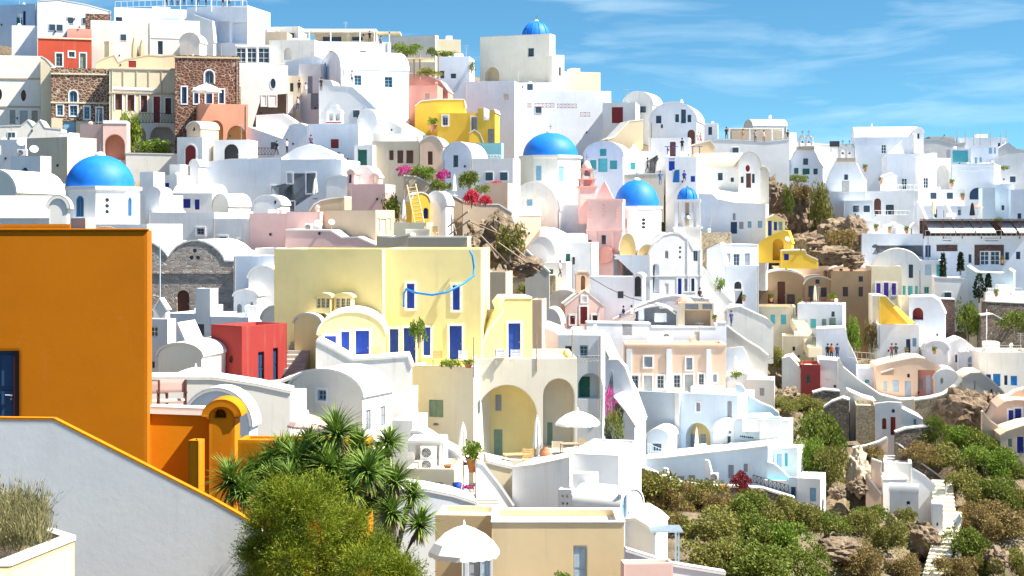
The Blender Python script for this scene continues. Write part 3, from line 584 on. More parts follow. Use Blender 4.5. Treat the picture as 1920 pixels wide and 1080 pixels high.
def shrub_mesh(mat, v, n=2600, size=.085, k=14):
    key = (mat, v, n)
    if key not in SHRUBS:
        rng = random.Random(hash(mat) % 1000 + v * 17 if False else sum(map(ord, mat)) + v * 17); SHRUBS[key] = leafmesh('foliage', leaves(n, blob_fill(lumps(rng, k)), size, rng, 1.6), mat)
    return SHRUBS[key]
STEM = None
def shrub(label, px, py, D, wpx, hpx, mat='leafA', v=0, group='shrubs on the hillside', name='shrub', n=2600, size=.085, cat='shrub'):
    """py is the row of the shrub's foot; 1 unit of mesh = half its width"""
    global STEM
    if STEM is None:
        mb = MB(); rng = random.Random(3)
        for i in range(5): a = i * 1.26; mb.tube([(0, 0, -.25), (math.cos(a) * .12, math.sin(a) * .12, .15), (math.cos(a) * .35, math.sin(a) * .35, .5)], [.05, .04, .015], 5)
        STEM = mb.mesh('stems'); STEM.materials.append(M('bark'))
    t = thing(name, label, cat, px, py, D, 37 * v + px, group); s = wpx / 2 / F * D; hz = hpx / F * D
    for nm, me in (('foliage', shrub_mesh(mat, v % 4, n, size)), ('stems', STEM)):
        o = link(nm, me, t); o.scale = (s, s, hz / .95)
    return t
def pot(label, px, py, D, hpx, wpx, leaf=None, lh=0, name='flower_pot', shape='pot'):
    h = hpx / F * D; r = wpx / 2 / F * D; t = thing(name, label, 'pot', px, py, D, 0, 'pots on the terraces')
    pr = [(r * .6, 0), (r * .98, h * .85), (r * 1.08, h * .87), (r * 1.08, h), (r * .85, h), (r * .8, h * .85)] if shape == 'pot' else [(r * .35, 0), (r * .85, h * .35), (r, h * .6), (r * .75, h * .85), (r * .4, h * .92), (r * .5, h), (r * .38, h)]
    MB().lathe(pr, (0, 0, 0), 16).build('vessel', 'terracotta', t)
    MB().add([(r * .8 * math.cos(a), r * .8 * math.sin(a), h * .86) for a in [2 * math.pi * i / 12 for i in range(12)]], [tuple(range(12))]).build('soil', 'rock', t)
    if leaf:
        o = link('foliage', shrub_mesh(leaf, 1, 700, .2), t); s = r * 1.5; o.scale = (s, s, lh / F * D); o.location = (0, 0, h * .8)
    return t
# ================================================================ foreground: the orange house, the white ramp, the plants
def slab(name, label, cat, pts, D, yaw, dep, mat, anchor, bevel=.03, root=None, z_extra=None, group=None):
    """solid wall traced by its outline on a vertical plane through anchor"""
    th = R(yaw); u = (math.cos(th), math.sin(th)); o = P(anchor, 0, D); fr = Face((o.x, o.y), u); q = [fr.at(*p) for p in pts]; zb = min(z for s, z in q)
    mb = MB().prism([(s, z - zb) for s, z in q], lambda s, z, d: (s, d, z), 0, dep)
    o_ = mb.build(name, mat, root, 0)
    if root is None: o_.location = (o.x, o.y, zb); o_.rotation_euler = (0, 0, th); tag(o_, label, cat, group)
    return o_, fr, zb, th
ow = B('orange_house', 'big orange house wall filling the left side with a dark door', -120, 276, 432, 800, 30, 8, 5, 'E', op='d-40,658,36,800,n,0.14', xs=285, fd=4, rc='E', par=.04, group=None)
B('orange_roof_block', 'low orange roof kerb lit along the top of the orange house', -120, 131, 420, 470, 33, 8, 3, 'E', rc='E', par=.04, cat='roof', ground=False, group=None)
fr_, zb_, dp_, u0_, u1_, H_, th_ = root_info[ow.name]
MB().box(u0_ - .2, u1_ + .02, -.03, .28, H_ - .005, H_ + .035).build('coping', 'pE', ow, .015)
zz = lambda y: fr_.at(10, y)[1] - zb_
MB().box(fr_.at(24, 700)[0], fr_.at(36.5, 700)[0], .03, .13, zz(800), zz(657)).build('door_frame', 'fx', ow, .01)
MB().tube([(fr_.at(21, 747)[0], .05, zz(742)), (fr_.at(9, 747)[0], .02, zz(741))], .012, 8).tube([(fr_.at(21, 747)[0], .12, zz(742)), (fr_.at(21, 747)[0], .02, zz(742))], .02, 8).build('door_handle', 'metal', ow)
MB().tube([(fr_.at(20, 749)[0], .1, zz(749)), (fr_.at(20, 749)[0], .06, zz(749))], .022, 8).build('door_lock', 'metal', ow)
# lower terrace parapet of the orange house
B('orange_parapet', 'low orange parapet wall running right from the orange house', 278, 396, 776, 960, 31, 6, .35, 'F', roof='none', fd=3, cat='wall', group=None, pts=[(278, 775), (396, 779)])
B('orange_arch_pier', 'orange pier with a small arched niche in its rounded top', 392, 440, 762, 960, 30.6, 0, .6, 'F', roof='vault', sp=782, op='H402,767,424,784,n,0.35', rc='F', fd=3, cat='pier', group=None)
B('orange_buttress', 'slim orange buttress standing before the parapet wall', 353, 372, 826, 960, 30.0, -12, .5, 'F', xs=377.5, fd=3, rc='E', cat='buttress', group=None, par=.02)
B('orange_terrace_block', 'wide orange terrace block half hidden behind the yucca leaves', 446, 690, 826, 1000, 29.5, -4, 2.6, 'F', xs=700, fd=4, rc='E', par=.03, cat='terrace', group=None)
B('orange_bay_wall', 'orange wall joining the arched pier to the terrace block', 432, 452, 818, 960, 31.6, 30, 1.5, 'F', fd=4, rc='E', cat='wall', group=None, par=.03)
for q in (('tan_roof_tank', 'tan pink square water box standing on the orange roof', 133, 160, 409, 432, 31.5),):
    B(q[0], q[1], q[2], q[3], q[4], q[5], q[6], -28, .3, 'K', xs=168, fd=.02, rc='K', par=.02, cat='tank', ground=False, group=None)
t = thing('roof_pipe', 'thin bent orange pipe lying on the edge of the orange roof', 'pipe', 198, 432, 31.2); MB().tube([((178 - 198 + 40 * f) / F * 31.2, 0, (7 * math.sin(math.pi * f) ** .6) / F * 31.2 if 0 < f < 1 else 0) for f in [i / 12 for i in range(13)]], .012, 6).build('pipe', 'pO', t)
# folding canvas chairs
def canvas_chair(label, px, py, D, rz, s=1.0):
    t = thing('canvas_chair', label, 'chair', px, py, D, rz, 'canvas chairs on the orange terrace')
    for x in (-.27, .27):
        MB().box(x - .02, x + .02, .22, .26, 0, .88 * s).build('leg', 'fd', t); MB().box(x - .02, x + .02, -.26, -.22, 0, .6 * s).build('leg', 'fd', t); MB().box(x - .03, x + .03, -.28, .28, .6, .63).build('armrest', 'fd', t)
    MB().box(-.27, .27, -.25, .25, .41, .44).build('seat', 'pp', t); MB().box(-.29, .29, .2, .23, .62, .88).build('backrest', 'pp', t)
    MB().box(-.27, .27, -.02, .02, .2, .23).build('stretcher', 'fd', t)
canvas_chair('brown folding chair with pink canvas back, right of the two', 322, 790, 33, 195); canvas_chair('folding chair with pale canvas back beside the orange wall', 289, 790, 34.5, 190)
# white ramp wall with its orange coping
ramp = [(-60, 786), (100, 788), (395, 938), (490, 992)]
wr, fr_, zb_, th_ = slab('ramp_wall', '', '', [(-60, 1180), (500, 1180)] + ramp[::-1], 24, -3, .12, 'pW', 200)
wroot = empty('white_ramp_wall', wr.location.copy(), th_); tag(wroot, 'large white sloping ramp wall with an orange coping in the foreground', 'wall')
wr.parent = wroot; wr.location = (0, 0, 0); wr.rotation_euler = (0, 0, 0); wr.name = 'wall'
for k_ in ('label', 'category'):
    if k_ in wr: del wr[k_]
for a_, b_ in zip(ramp[:-1], ramp[1:]):
    pa = fr_.at(*a_); pb = fr_.at(*b_); za, zb2 = pa[1] - zb_, pb[1] - zb_
    MB().prism([(pa[0], za + .002), (pb[0], zb2 + .002), (pb[0], zb2 + .035), (pa[0], za + .035)], lambda s, z, d: (s, d, z), -.004, .13).build('coping', 'pF', wroot, 0)
# planter with dry grass
pl = empty('stone_planter', P(70, 1090, 15.5), R(0)); tag(pl, 'cream planter with a whitewashed rim in the bottom left corner', 'planter')
frp = Face((P(140, 0, 15.5).x, 15.5), (1, 0)); base = P(70, 1090, 15.5)
pw = lambda px, py, D: P(px, py, D) - base
A0, A1, A2 = pw(18, 1062, 14.6), pw(140, 1013, 16.2), pw(95, 998, 17.6)
def rim(a, b, t=.11, h=1.5, c='pH', cm='pV'):
    d = (b - a); d.z = 0; n_ = Vector((-d.y, d.x, 0)).normalized() * t
    MB().add([a, b, b + n_, a + n_] + [p - Vector((0, 0, h)) for p in (a, b, b + n_, a + n_)], [(0, 1, 2, 3), (0, 1, 5, 4), (1, 2, 6, 5), (2, 3, 7, 6), (3, 0, 4, 7)]).build('side', c, pl)
    e = n_ * .12; up = Vector((0, 0, .05)); MB().add([p + Vector((0, 0, .003)) for p in (a - e, b - e, b + n_ + e, a + n_ + e)] + [p + up for p in (a - e, b - e, b + n_ + e, a + n_ + e)], [(4, 5, 6, 7), (0, 1, 5, 4), (1, 2, 6, 5), (2, 3, 7, 6), (3, 0, 4, 7)]).build('rim', cm, pl)
rim(A0, A1); rim(A1, A2); rim(A2, pw(-40, 1000, 18.2)); rim(pw(-60, 1062, 14.2), A0)
MB().add([A0, A1, A2, pw(-40, 1000, 18.2), pw(-60, 1062, 14.2)], [(0, 1, 2, 3, 4)]).build('soil', 'rock', pl).location = (0, 0, -.12)
rng = random.Random(5); V = []
for i in range(5200):
    c = pw(min(rng.gauss(18, 36), 92 - rng.random() * 20), 1040, rng.uniform(15.6, 17.6)); c.z = A0.z - .1 + rng.uniform(-.05, .1); h = rng.uniform(.12, .46) * (1.0 if rng.random() < .8 else 1.25); d = Vector((rng.gauss(0, .35), rng.gauss(0, .3), 1)).normalized(); s = Vector((rng.gauss(0, 1), rng.gauss(0, 1), 0)).normalized() * .004
    k_ = rng.random(); b_ = c + d * h * k_ * .8 if k_ > .45 else c; l_ = h if k_ <= .45 else .07; d2 = (d + Vector((rng.gauss(0, .6), rng.gauss(0, .6), .1))).normalized() if k_ > .45 else d
    s2 = s * (1 if k_ <= .45 else 2.2); V += [b_ - s2 * .4, b_ + d2 * l_ * .5 + s2, b_ + d2 * l_, b_ + d2 * l_ * .5 - s2]
gr = link('dry_grass', leafmesh('dry_grass', np.array([tuple(v) for v in V]), 'drygrass')); gr.location = base; tag(gr, 'dry wispy grass growing out of the cream planter', 'grass', None, 'stuff')
# ---- yucca: leaning stems with rosettes of sword leaves, dead leaves hanging below
def rosette(rng, n, ln, dead):
    V = []; Fs = []
    for i in range(n):
        az = rng.uniform(0, 6.283); el = rng.uniform(-.35, 1.45) if not dead else rng.uniform(-1.5, -.7); l_ = ln * rng.uniform(.75, 1.1); w = .0165 * rng.uniform(.8, 1.2)
        h = Vector((math.cos(az), math.sin(az), 0)); sd = Vector((-h.y, h.x, 0)); pts = []
        for k_, f in enumerate((0.04, .3, .65, 1.0)):
            e2 = el - (.25 if not dead else .1) * f * f; pts.append(h * (l_ * f * math.cos(e2)) + Vector((0, 0, l_ * f * math.sin(e2))))
        o_ = len(V)
        for p, ww in zip(pts, (w * .8, w * 1.1, w * .8, 0.002)): V += [p - sd * ww, p + Vector((0, 0, -ww * .5)), p + sd * ww]
        for k_ in range(3): a = o_ + k_ * 3; Fs += [(a, a + 1, a + 4, a + 3), (a + 1, a + 2, a + 5, a + 4)]
    me = bpy.data.meshes.new('rosette'); me.from_pydata(V, [], Fs); return me
rng = random.Random(11); RO = []
for v in range(3):
    a = rosette(rng, 190, .56, False); a.materials.append(M('yucca')); d = rosette(rng, 34, .36, True); d.materials.append(M('yuccadry')); RO.append((a, d))
yroots = [(560, 1150, 26.5), (640, 1150, 26.0), (730, 1150, 26.3)]
ysp = [(436, 905, 26.4, 0, 1.0), (478, 892, 26.8, 0, .85), (527, 858, 27, 0, .9), (560, 868, 26.6, 0, .85), (583, 835, 27.2, 0, .8), (632, 815, 26.6, 1, 1.05), (618, 880, 26.2, 1, .95), (672, 840, 27, 1, .85), (690, 885, 26, 1, .9), (655, 920, 25.8, 1, .8), (728, 832, 26.8, 2, .72), (742, 905, 26.2, 2, .85), (735, 965, 25.9, 2, .8), (786, 985, 26.4, 2, .8), (500, 945, 26.0, 0, .8), (604, 945, 25.8, 1, .75), (545, 905, 26.1, 0, .85), (590, 905, 26.5, 1, .85), (515, 905, 26.5, 0, .8), (700, 930, 26.6, 1, .8), (600, 850, 26.9, 1, .8), (650, 865, 26.7, 1, .85), (548, 848, 27.1, 0, .75), (500, 872, 26.9, 0, .75), (710, 862, 26.5, 2, .75), (770, 930, 26.4, 2, .7), (640, 895, 26.2, 1, .8), (458, 925, 26.2, 0, .75)]
yl = ('tall spiky yucca leaning left over the white ramp wall', 'spiky yucca with many rosettes before the orange block', 'spiky yucca on the right with brown hanging dead leaves')
for k_ in range(3):
    t = thing('yucca_plant', yl[k_], 'yucca', *yroots[k_], 0, 'yucca plants in the foreground'); b0 = t.location
    for j, (px, py, D, g_, s) in enumerate([q for q in ysp if q[3] == k_]):
        p = P(px, py, D) - b0; mid = Vector((p.x * .35, p.y * .4, p.z * .55)); MB().tube([(0, 0, -.3), mid, Vector((p.x * .8, p.y * .8, p.z * .85)), p], [.06, .05, .04, .035], 7).build('stem', 'bark', t)
        a = link('rosette', RO[(j + k_) % 3][0], t); a.location = p; a.scale = (s * .98,) * 3; a.rotation_euler = (rng.uniform(-.3, .3), rng.uniform(-.35, .35), rng.uniform(0, 6)); d = link('dead_leaves', RO[(j + k_) % 3][1], t); d.location = p; d.scale = (s * 1.25,) * 3; d.rotation_euler = (0, 0, rng.uniform(0, 6))
# ---- feathery tamarisk bush in front of the yuccas
rng = random.Random(21); tb = thing('tamarisk_bush', 'feathery yellow green bush in front of the yuccas', 'bush', 600, 1180, 23); b0 = tb.location
cl = [(560, 945, 40), (500, 985, 45), (590, 985, 55), (650, 985, 45), (482, 1040, 34), (545, 1045, 52), (630, 1050, 60), (705, 1040, 42), (745, 1075, 50), (600, 930, 30), (520, 935, 26), (680, 1075, 60), (580, 1090, 70), (490, 1095, 50), (755, 1100, 40)]
C_ = [(P(x, y, 23 + rng.uniform(-.5, .5)) - b0, r * rng.uniform(.5, .85) / F * 23) for x, y, r in cl]; V = []
for i in range(11500):
    c, r = rng.choice(C_); d = Vector((rng.gauss(0, 1), rng.gauss(0, 1), rng.gauss(0, 1))).normalized(); p = c + d * r * rng.uniform(.3, .95) ** .6; d = (d * .8 + Vector((rng.gauss(0, .4), rng.gauss(0, .4), .5 + rng.gauss(0, .3)))).normalized(); ln = rng.uniform(.1, .34)
    for k_ in range(9):
        q = p + d * ln * k_ / 9; e = (d + Vector((rng.gauss(0, .42), rng.gauss(0, .42), rng.gauss(0, .42)))).normalized(); l_ = rng.uniform(.03, .07); s = e.cross(Vector((rng.gauss(0, 1), rng.gauss(0, 1), rng.gauss(0, 1)))).normalized() * .0055
        V += [q, q + e * l_ * .5 + s, q + e * l_, q + e * l_ * .5 - s]
link('foliage', leafmesh('foliage', np.array([tuple(v) for v in V]), 'leafE'), tb)
for i in range(9):
    c, r = C_[i % len(C_)]; c = c * .75; MB().tube([(0, 0, -.4), Vector((c.x * .35, c.y * .5, c.z * .6)), c], [.03, .012, .004], 6).build('branch', 'bark', tb)
gf = thing('red_geranium', 'small red geranium flowers on the orange coping', 'flowers', 493, 962, 26.9); o_ = link('flowers', shrub_mesh('redbract', 2, 60, .5), gf); o_.scale = (.07, .07, .07); o_ = link('foliage', shrub_mesh('leafD', 2, 120, .4), gf); o_.scale = (.08, .08, .06); o_.location = (.02, .05, -.03)
for x, y, D in ((-150, 1250, 14), (100, 1250, 16), (300, 1300, 20), (600, 1250, 26), (800, 1300, 28), (200, 900, 34), (-200, 900, 34), (500, 1080, 36), (700, 1180, 40), (1000, 1400, 40), (1300, 1500, 50), (1700, 1700, 50), (300, 900, 50), (100, 820, 55), (-200, 820, 55)): gnd(x, y, D)
# ================================================================ left, behind the orange house
B('white_vault_house', 'aged white barrel roof right above the orange wall, far left', -60, 100, 371, 440, 62, 6, 3, 'V', 'vx', sp=408, xs=None, rc='V'); 
B('white_vault_house', 'narrow weathered vault end standing beside the aged barrel roof', 92, 126, 372, 440, 61, 4, .5, 'V', 'vault', sp=392, rc='V')
B('white_house', 'pale cream vault end at the picture edge above the barrel roof', -40, 28, 322, 400, 90, -10, 6, 'Q', 'vault', sp=362, op='')
D_ = 140
dc = B('dome_church', 'white church with the bright blue dome nearest the orange wall', 118, 276, 420, 480, 141, -8, 9, 'W', fd=5, cat='church')
dome('', '', 188, 65, 350, 291, 143, 70, 420, op='g142,367,157,406,z;o197,371,205,379;o197,382,205,390;o197,393,205,401;g240,369,248,406,z', n=8, rot=8, root=dc)
B('white_house', 'white house with one arched window left of the blue dome', 20, 76, 293, 372, 165, -24, 5, 'W', op='g+41,314,53,343,b', xs=96)
B('tan_house', 'plain tan house with a corner edge behind the blue dome', 50, 126, 258, 345, 178, -30, 6, 'Z', op='', xs=181, rc='V')
B('green_shed', 'low mint green hut with a dark window beside the dome', 71, 104, 344, 385, 158, -12, 4, 'L', op='w80,357,91,374,s')
dish('satellite dish on the tan house, upper of two at the left', 40, 266, 172, 8); dish('satellite dish on the tan house, lower of two at the left', 64, 279, 170, 8)
ac('outdoor air conditioner on the roof below two dishes', 41, 286, 171, 18, 12)
B('white_house', 'white wall block at the left edge below the oval windowed mansion', -30, 48, 262, 330, 185, -10, 5, 'W', op='')
B('white_house', 'white garden wall house below the brown stone mansion', -30, 115, 232, 275, 200, 6, 4, 'V', pts=[(-30, 238), (40, 236), (52, 226), (62, 238), (75, 226), (84, 240), (115, 243)], roof='poly')
# ---- stone church of two vaults
sc_ = [(272, 462), (278, 456), (288, 458), (300, 466), (309, 475), (315, 484), (322, 474), (332, 463), (345, 456), (358, 452.5), (370, 452), (384, 455), (398, 462), (409, 471), (417, 481), (420, 490), (442, 491)]
st = B('stone_church', 'grey stone church with twin rounded gables behind the orange house', 272, 442, 452, 600, 135, -3, 12, 'greystone', 'poly', pts=sc_, op='a332,544,355,592,d;o361,466,369,474;o355,479,363,487;o367,479,375,487', rc='V', cat='church')
fr_, zb_, _, _, _, _, _ = root_info[st.name]
MB().box(fr_.at(272, 0)[0], fr_.at(442.5, 0)[0], -.1, .1, fr_.at(357, 513)[1] - zb_, fr_.at(357, 510)[1] - zb_).build('string_course', 'greystone', st)
for (x, y) in ((365, 470), (359, 483), (371, 483)): pass
post('blue and white flagpole before the stone church', 300, 455, 590, 128, .06, 'fa', 'flagpole')
B('white_house', 'white parapet wall below the stone church with a tall chimney block', 310, 395, 588, 690, 124, -20, 4, 'I', xs=None, roof='flat', op='')
B('chimney_block', 'tall square white chimney block in front of the stone church', 367, 394, 541, 600, 123.5, -20, 1.2, 'W', cat='chimney', fd=1, par=.05)
B('white_house', 'low white wall right of the chimney block above the red house', 394, 466, 594, 640, 121, -20, 5, 'I')
B('cone_cap_chimney', 'small white chimney with a pointed cap beside the orange edge', 288, 311, 562, 640, 118, -5, 1, 'W', 'gable', sp=583, cat='chimney')
B('white_house', 'small white house with one window tucked behind the orange edge', 262, 314, 598, 720, 112, -18, 5, 'W', op='w281,612,296,632,w;h283,678,290,690', xs=330)
B('white_vault_house', 'cream white vaulted house beside the first pale parasol', 296, 378, 646, 740, 98, -14, 6, 'V', 'vault', sp=668, op='')
wallp('white sloping stair wall descending beside the red house', [(330, 606), (345, 640), (400, 680), (448, 718)], 740, 104, -10, 3, 'I')
parasol('pale cream parasol with a low canopy left of the red house', 367, 688, 745, 88, 92, 22, 'canvas')
wallp('long cream white terrace wall behind the canvas chairs', [(260, 712), (400, 712), (480, 724), (545, 738)], 800, 82, 4, 2.5, 'V')
B('white_vault_house', 'white vault end in blue shade above the orange arched pier', 345, 468, 733, 830, 62, -6, 1.2, 'I', 'vault', sp=800, op='')
# ---- red house, steps
B('red_house', 'small crimson house with two dark blue doors', 396, 453, 610, 722, 101, -38, 5, 'r', op='o429,667,437,680,d', sop='d484,660,495,720,n;d512,653,521,716,n', xs=538, rc='V', fd=2.5)
B('white_house', 'white rounded wall block standing over the red house', 490, 541, 576, 720, 117, -16, 3, 'W', 'vault', sp=600, op='')
stairs('worn stone steps between the red house and the yellow house', (548, 698), (568, 640), 103, 108, 1.5, 7)
wallp('low rubble edged wall under the red house', [(395, 722), (440, 728), (520, 722), (560, 705), (590, 700)], 770, 97, 3, 2, 'drystone')
pot('terracotta pot with a thin plant by the stone steps', 581, 697, 108, 18, 20, 'leafD', 18)
# ---- yellow house
yh = B('yellow_house', 'pale yellow house with bright blue doors and windows', 716, 902, 467, 700, 108, -3, 9, 'Y', op='s+763,532,777,578,b;s+849,535,862,581,b;s+731,617,747,668,b;d+757,615,779,688,b;s+794,614,807,666,b;d+843,611,866,674,b', rc='Q', fd=4, par=.25, ground=False)
B('yellow_house_wing', 'tall plain yellow wing turned away left of the blue windows', 514, 716.5, 467, 700, 108, -10, 7, 'Y', rc='Q', fd=4, par=.25, ground=False)
B('yellow_vault_house', 'low yellow vaulted house with blue doors under the plain wing', 597, 722, 586, 700, 101, 4, 6, 'Y', 'vault', sp=628, op='s+608,630,630,655,b;s+640,622,655,668,b;d+667,620,692,680,b', rc='Q', ground=False)
B('yellow_house', 'rounded yellow stair wall house at the foot of the worn steps', 552, 600, 590, 720, 106, -12, 4, 'Y', 'vault', sp=606, rc='Q', ground=False)
B('yellow_house', 'yellow house end with a blue door and a sloping stair wall', 896, 998, 556, 700, 110, 8, 4, 'Y', 'poly', pts=[(896, 672), (902, 655), (918, 620), (945, 585), (940, 570), (948, 560), (998, 560)], op='d+953,606,976,672,b;s928,655,947,673,b', rc='Q', ground=False)
B('yellow_house', 'narrow yellow block between the blue windows and the grey steps', 893, 912, 552, 690, 112, 4, 4, 'Y', op='h899,612,907,636', ground=False)
stairs('grey rounded steps climbing beside the yellow house end', (922, 640), (915, 580), 111, 114, 1.0, 8)
for i, (x0, x1) in enumerate(((592, 619), (627, 658))):
    t = B('vent_housing', ('left', 'right')[i] + ' of two arched yellow vent housings on the yellow wing', x0, x1, 553, 579, 106.5, -12, .8, 'Y', 'vault', sp=559, cat='vent', fd=.3, ground=False, rc='Y', op=';'.join('w%g,%g,%g,%g,c' % (x0 + 2 + k * (x1 - x0 - 2) / 3, 559, x0 + (k + 1) * (x1 - x0 - 2) / 3, 577) for k in range(3)))
pb = P(716, 545, 107.4)
mv = MB()
for r_ in range(6):
    for c_ in range(3): mv.tube([((2 + c_ * 4.5 + (r_ % 2) * 2) / F * 107, -.02, -r_ * 5.5 / F * 107), ((2 + c_ * 4.5 + (r_ % 2) * 2) / F * 107, .05, -r_ * 5.5 / F * 107)], .035, 6)
vt = mv.build('vent_holes', 'fm'); vt.location = pb + Vector((.1, -.1, -.1)); vt.rotation_euler = (0, 0, R(10)); tag(vt, 'cluster of small round vent holes at the yellow house corner', 'vent', None, 'stuff')
cb = thing('blue_cable_tube', 'bright blue tube slung across the yellow house front', 'tube', 890, 470, 106); b0 = cb.location
MB().tube([P(x, y, D) - b0 for x, y, D in ((757, 575, 106.0), (757, 550, 105.6), (762, 542, 105.4), (780, 549, 104.9), (810, 553, 104.6), (840, 547, 104.8), (870, 531, 105.6), (888, 517, 107), (889, 500, 107.4), (886, 480, 107.4), (881, 469, 107.6))], .075, 8).build('tube', 'fz', cb)
def lounge(label, px, py, D, mat='pinewood', rz=0):
    t = thing('wooden_chair', label, 'chair', px, py, D, rz, 'chairs on the terraces')
    for x in (-.28, .28):
        for y in (-.25, .25): MB().box(x - .025, x + .025, y - .025, y + .025, 0, .42 if y < 0 else 1.0).build('leg', mat, t)
    for k in range(5): MB().box(-.3, .3, .23 - .0, .26, .5 + k * .1, .57 + k * .1).build('slat', mat, t)
    MB().box(-.32, .32, -.3, .27, .4, .44).build('seat', mat, t)
lounge('yellow slatted chair beside the third blue door', 820, 686, 104); lounge('yellow slatted chair between the vault and the blue windows', 707, 680, 99, rz=20); lounge('white chair by the blue shutter on the yellow terrace', 938, 682, 106, 'fw'); lounge('white chair with a blue cushion near the right blue door', 966, 684, 105, 'fw'); lounge('white chair beside the terrace plants on the yellow house', 868, 686, 104, 'fw')
shrub('green creeper climbing up between blue doors of the yellow house', 785, 640, 104.5, 36, 44, 'leafD', 1, 'garden plants', 'climbing_plant', 900, .16, 'plant'); shrub('low leafy plant row on the yellow house terrace', 845, 688, 103, 50, 16, 'leafD', 2, 'garden plants', 'terrace_plant', 900, .16, 'plant')
pot('round pot with a plant near the terrace pole', 878, 690, 103.5, 8, 16, 'leafD', 10); pot('blue flowering pot on the yellow vault ledge', 613, 627, 103, 10, 10, 'leafD', 16)
post('thin rusty post at the right of the yellow terrace', 888, 632, 690, 103, .05); post('thin dark post on the terrace right of the blue door', 1006, 626, 680, 106, .05); post('brown post before the white house with blue window', 1073, 618, 670, 107, .06)
# ---- cream arcade under the yellow house
B('cream_house', 'cream terrace house front with one green shutter', 768, 888, 686, 880, 105, -16, 6, 'Q', op='s805,750,831,782,o;o812,793,823,798,e', rc='Y', fd=3)
B('cream_arcade_house', 'cream house with two tall arched loggias and green doors', 886, 1082, 672, 900, 106, 2, 8, 'Q', op='A893,722,1008,862,Y,2.2;A1018,710,1077,842,Q,2.0', rc='Y', fd=3)
ar = scene.collection.objects[[o.name for o in scene.collection.objects if o.name.startswith('cream_arcade_house')][0]]; fr_, zb_, _, _, _, _, th_ = root_info[ar.name]
def inner(root, d, spec, wm='pC'):
    """doors and windows set on a niche's back wall, d metres behind the front"""
    fr, zb, _, _, _, _, th = root_info[root.name]; f2 = Face((fr.o[0] - math.sin(th) * d, fr.o[1] + math.cos(th) * d), fr.d); w = Wall(f2, lambda s, z, q: (s, d - .06 + q * .3, z), zb); w.openings(spec); w.joinery(root, wm)
inner(ar, 2.2, 's929,740,940,770,s;d926,805,942,861,o;d893,809,903,861,o'); inner(ar, 2.0, 'd1026,792,1036,842,o')
wallp('curved cream terrace wall below the yellow vaulted house', [(592, 640), (625, 657), (660, 677), (715, 674), (764, 670), (770, 690)], 780, 98, 2, 3, 'V')
# ---- white vault house
B('white_vault_house', 'cream white vaulted house with a small blue window in its gable', 538, 679, 695, 830, 92, -24, 8, 'V', 'vault', sp=742, op='w+596,731,612,751,l', sop='s686,769,695,806,s;s714,762,722,798,s', xs=735, rc='W')
B('white_house', 'white block with pierced vent bricks left of the vaulted house', 478, 542, 742, 830, 86, -6, 4, 'V', op='')
mv = MB()
for r_ in range(7):
    for c_ in range(6): mv.box(-.34 + c_ * .12, -.28 + c_ * .12, -.03, .03, r_ * .11, .05 + r_ * .11)
vt = mv.build('vent_bricks', 'fm'); vt.location = P(496, 784, 85.2); tag(vt, 'square of pierced vent bricks on the white block', 'vent', None, 'stuff')
parasol('pinkish parasol in front of the white vaulted house', 577, 776, 840, 76, 76, 24, 'pp')
B('white_house', 'plain white block right of the blue windowed vault', 733, 773, 788, 880, 95, -10, 4, 'W'); B('white_house', 'small cream block just above the plain white block', 738, 768, 728, 800, 101, -12, 2, 'V', op='s739,735,745,765,o')
B('white_house', 'white service block with an open bay for air conditioners', 765, 831, 827, 890, 88, -4, 2.4, 'W', 'poly', pts=[(765, 830), (830, 830)], op='n777,834,823,880,n,1.2')
ac('upper of two stacked air conditioners in the open bay', 803, 849, 87, 30, 22); ac('lower of two stacked air conditioners in the open bay', 803, 872, 87, 30, 22)
wallp('white curved shoulder wall above the service block', [(770, 812), (785, 812), (800, 820), (815, 832), (850, 850), (870, 870)], 890, 91, -6, 2, 'W')
B('cream_house', 'cream low house with a small blue window under the service block', 762, 852, 879, 960, 85, -6, 4, 'C', op='s807,905,830,925,l', xs=870, fd=3)
pot('clay crown shaped pot on the cream low house', 839, 880, 85.5, 9, 16)
wallp('white rounded ramp wall in front of the cream low house', [(745, 925), (770, 918), (800, 922), (850, 932), (890, 945), (897, 958)], 1010, 80, 6, 2.5, 'I')
closed_parasol('folded white parasol left of the arcade', 868, 795, 868, 89, 22); pot('large clay pot with a spiky plant beside the folded parasol', 887, 885, 88.5, 26, 26, 'leafD', 40)
stairs('grey steps between cream walls below the arcade', (912, 958), (903, 905), 82, 87, 1.4, 9)
wallp('white stair wall running down from the arcade terrace', [(893, 868), (905, 872), (935, 910), (962, 950)], 985, 84, 8, .5, 'W'); wallp('cream wall under the arcade terrace beside the grey steps', [(912, 868), (962, 880)], 960, 86, 4, 3, 'C')
t = thing('flower_tray', 'tray of pink and red flowers beside the grey steps', 'flowers', 875, 918, 84); o_ = link('flowers', shrub_mesh('magenta', 1, 200, .3), t); o_.scale = (.45, .3, .3); bk = MB().lathe([(.2, 0), (.26, .35), (.22, .36)], (-.5, 0, 0), 12).build('blue_bucket', 'fb', t)
B('white_terrace', 'white terrace with curved front wall below the arcade', 960, 1068, 868, 970, 84, -20, 7, 'W', 'poly', pts=[(960, 880), (1000, 876), (1040, 868), (1066, 862), (1068, 862)], cat='terrace', rc='V')
B('white_terrace', 'right wing of the white terrace with a squared corner', 1065, 1160, 852, 960, 84, -16, 6, 'W', cat='terrace', rc='V', par=.5)
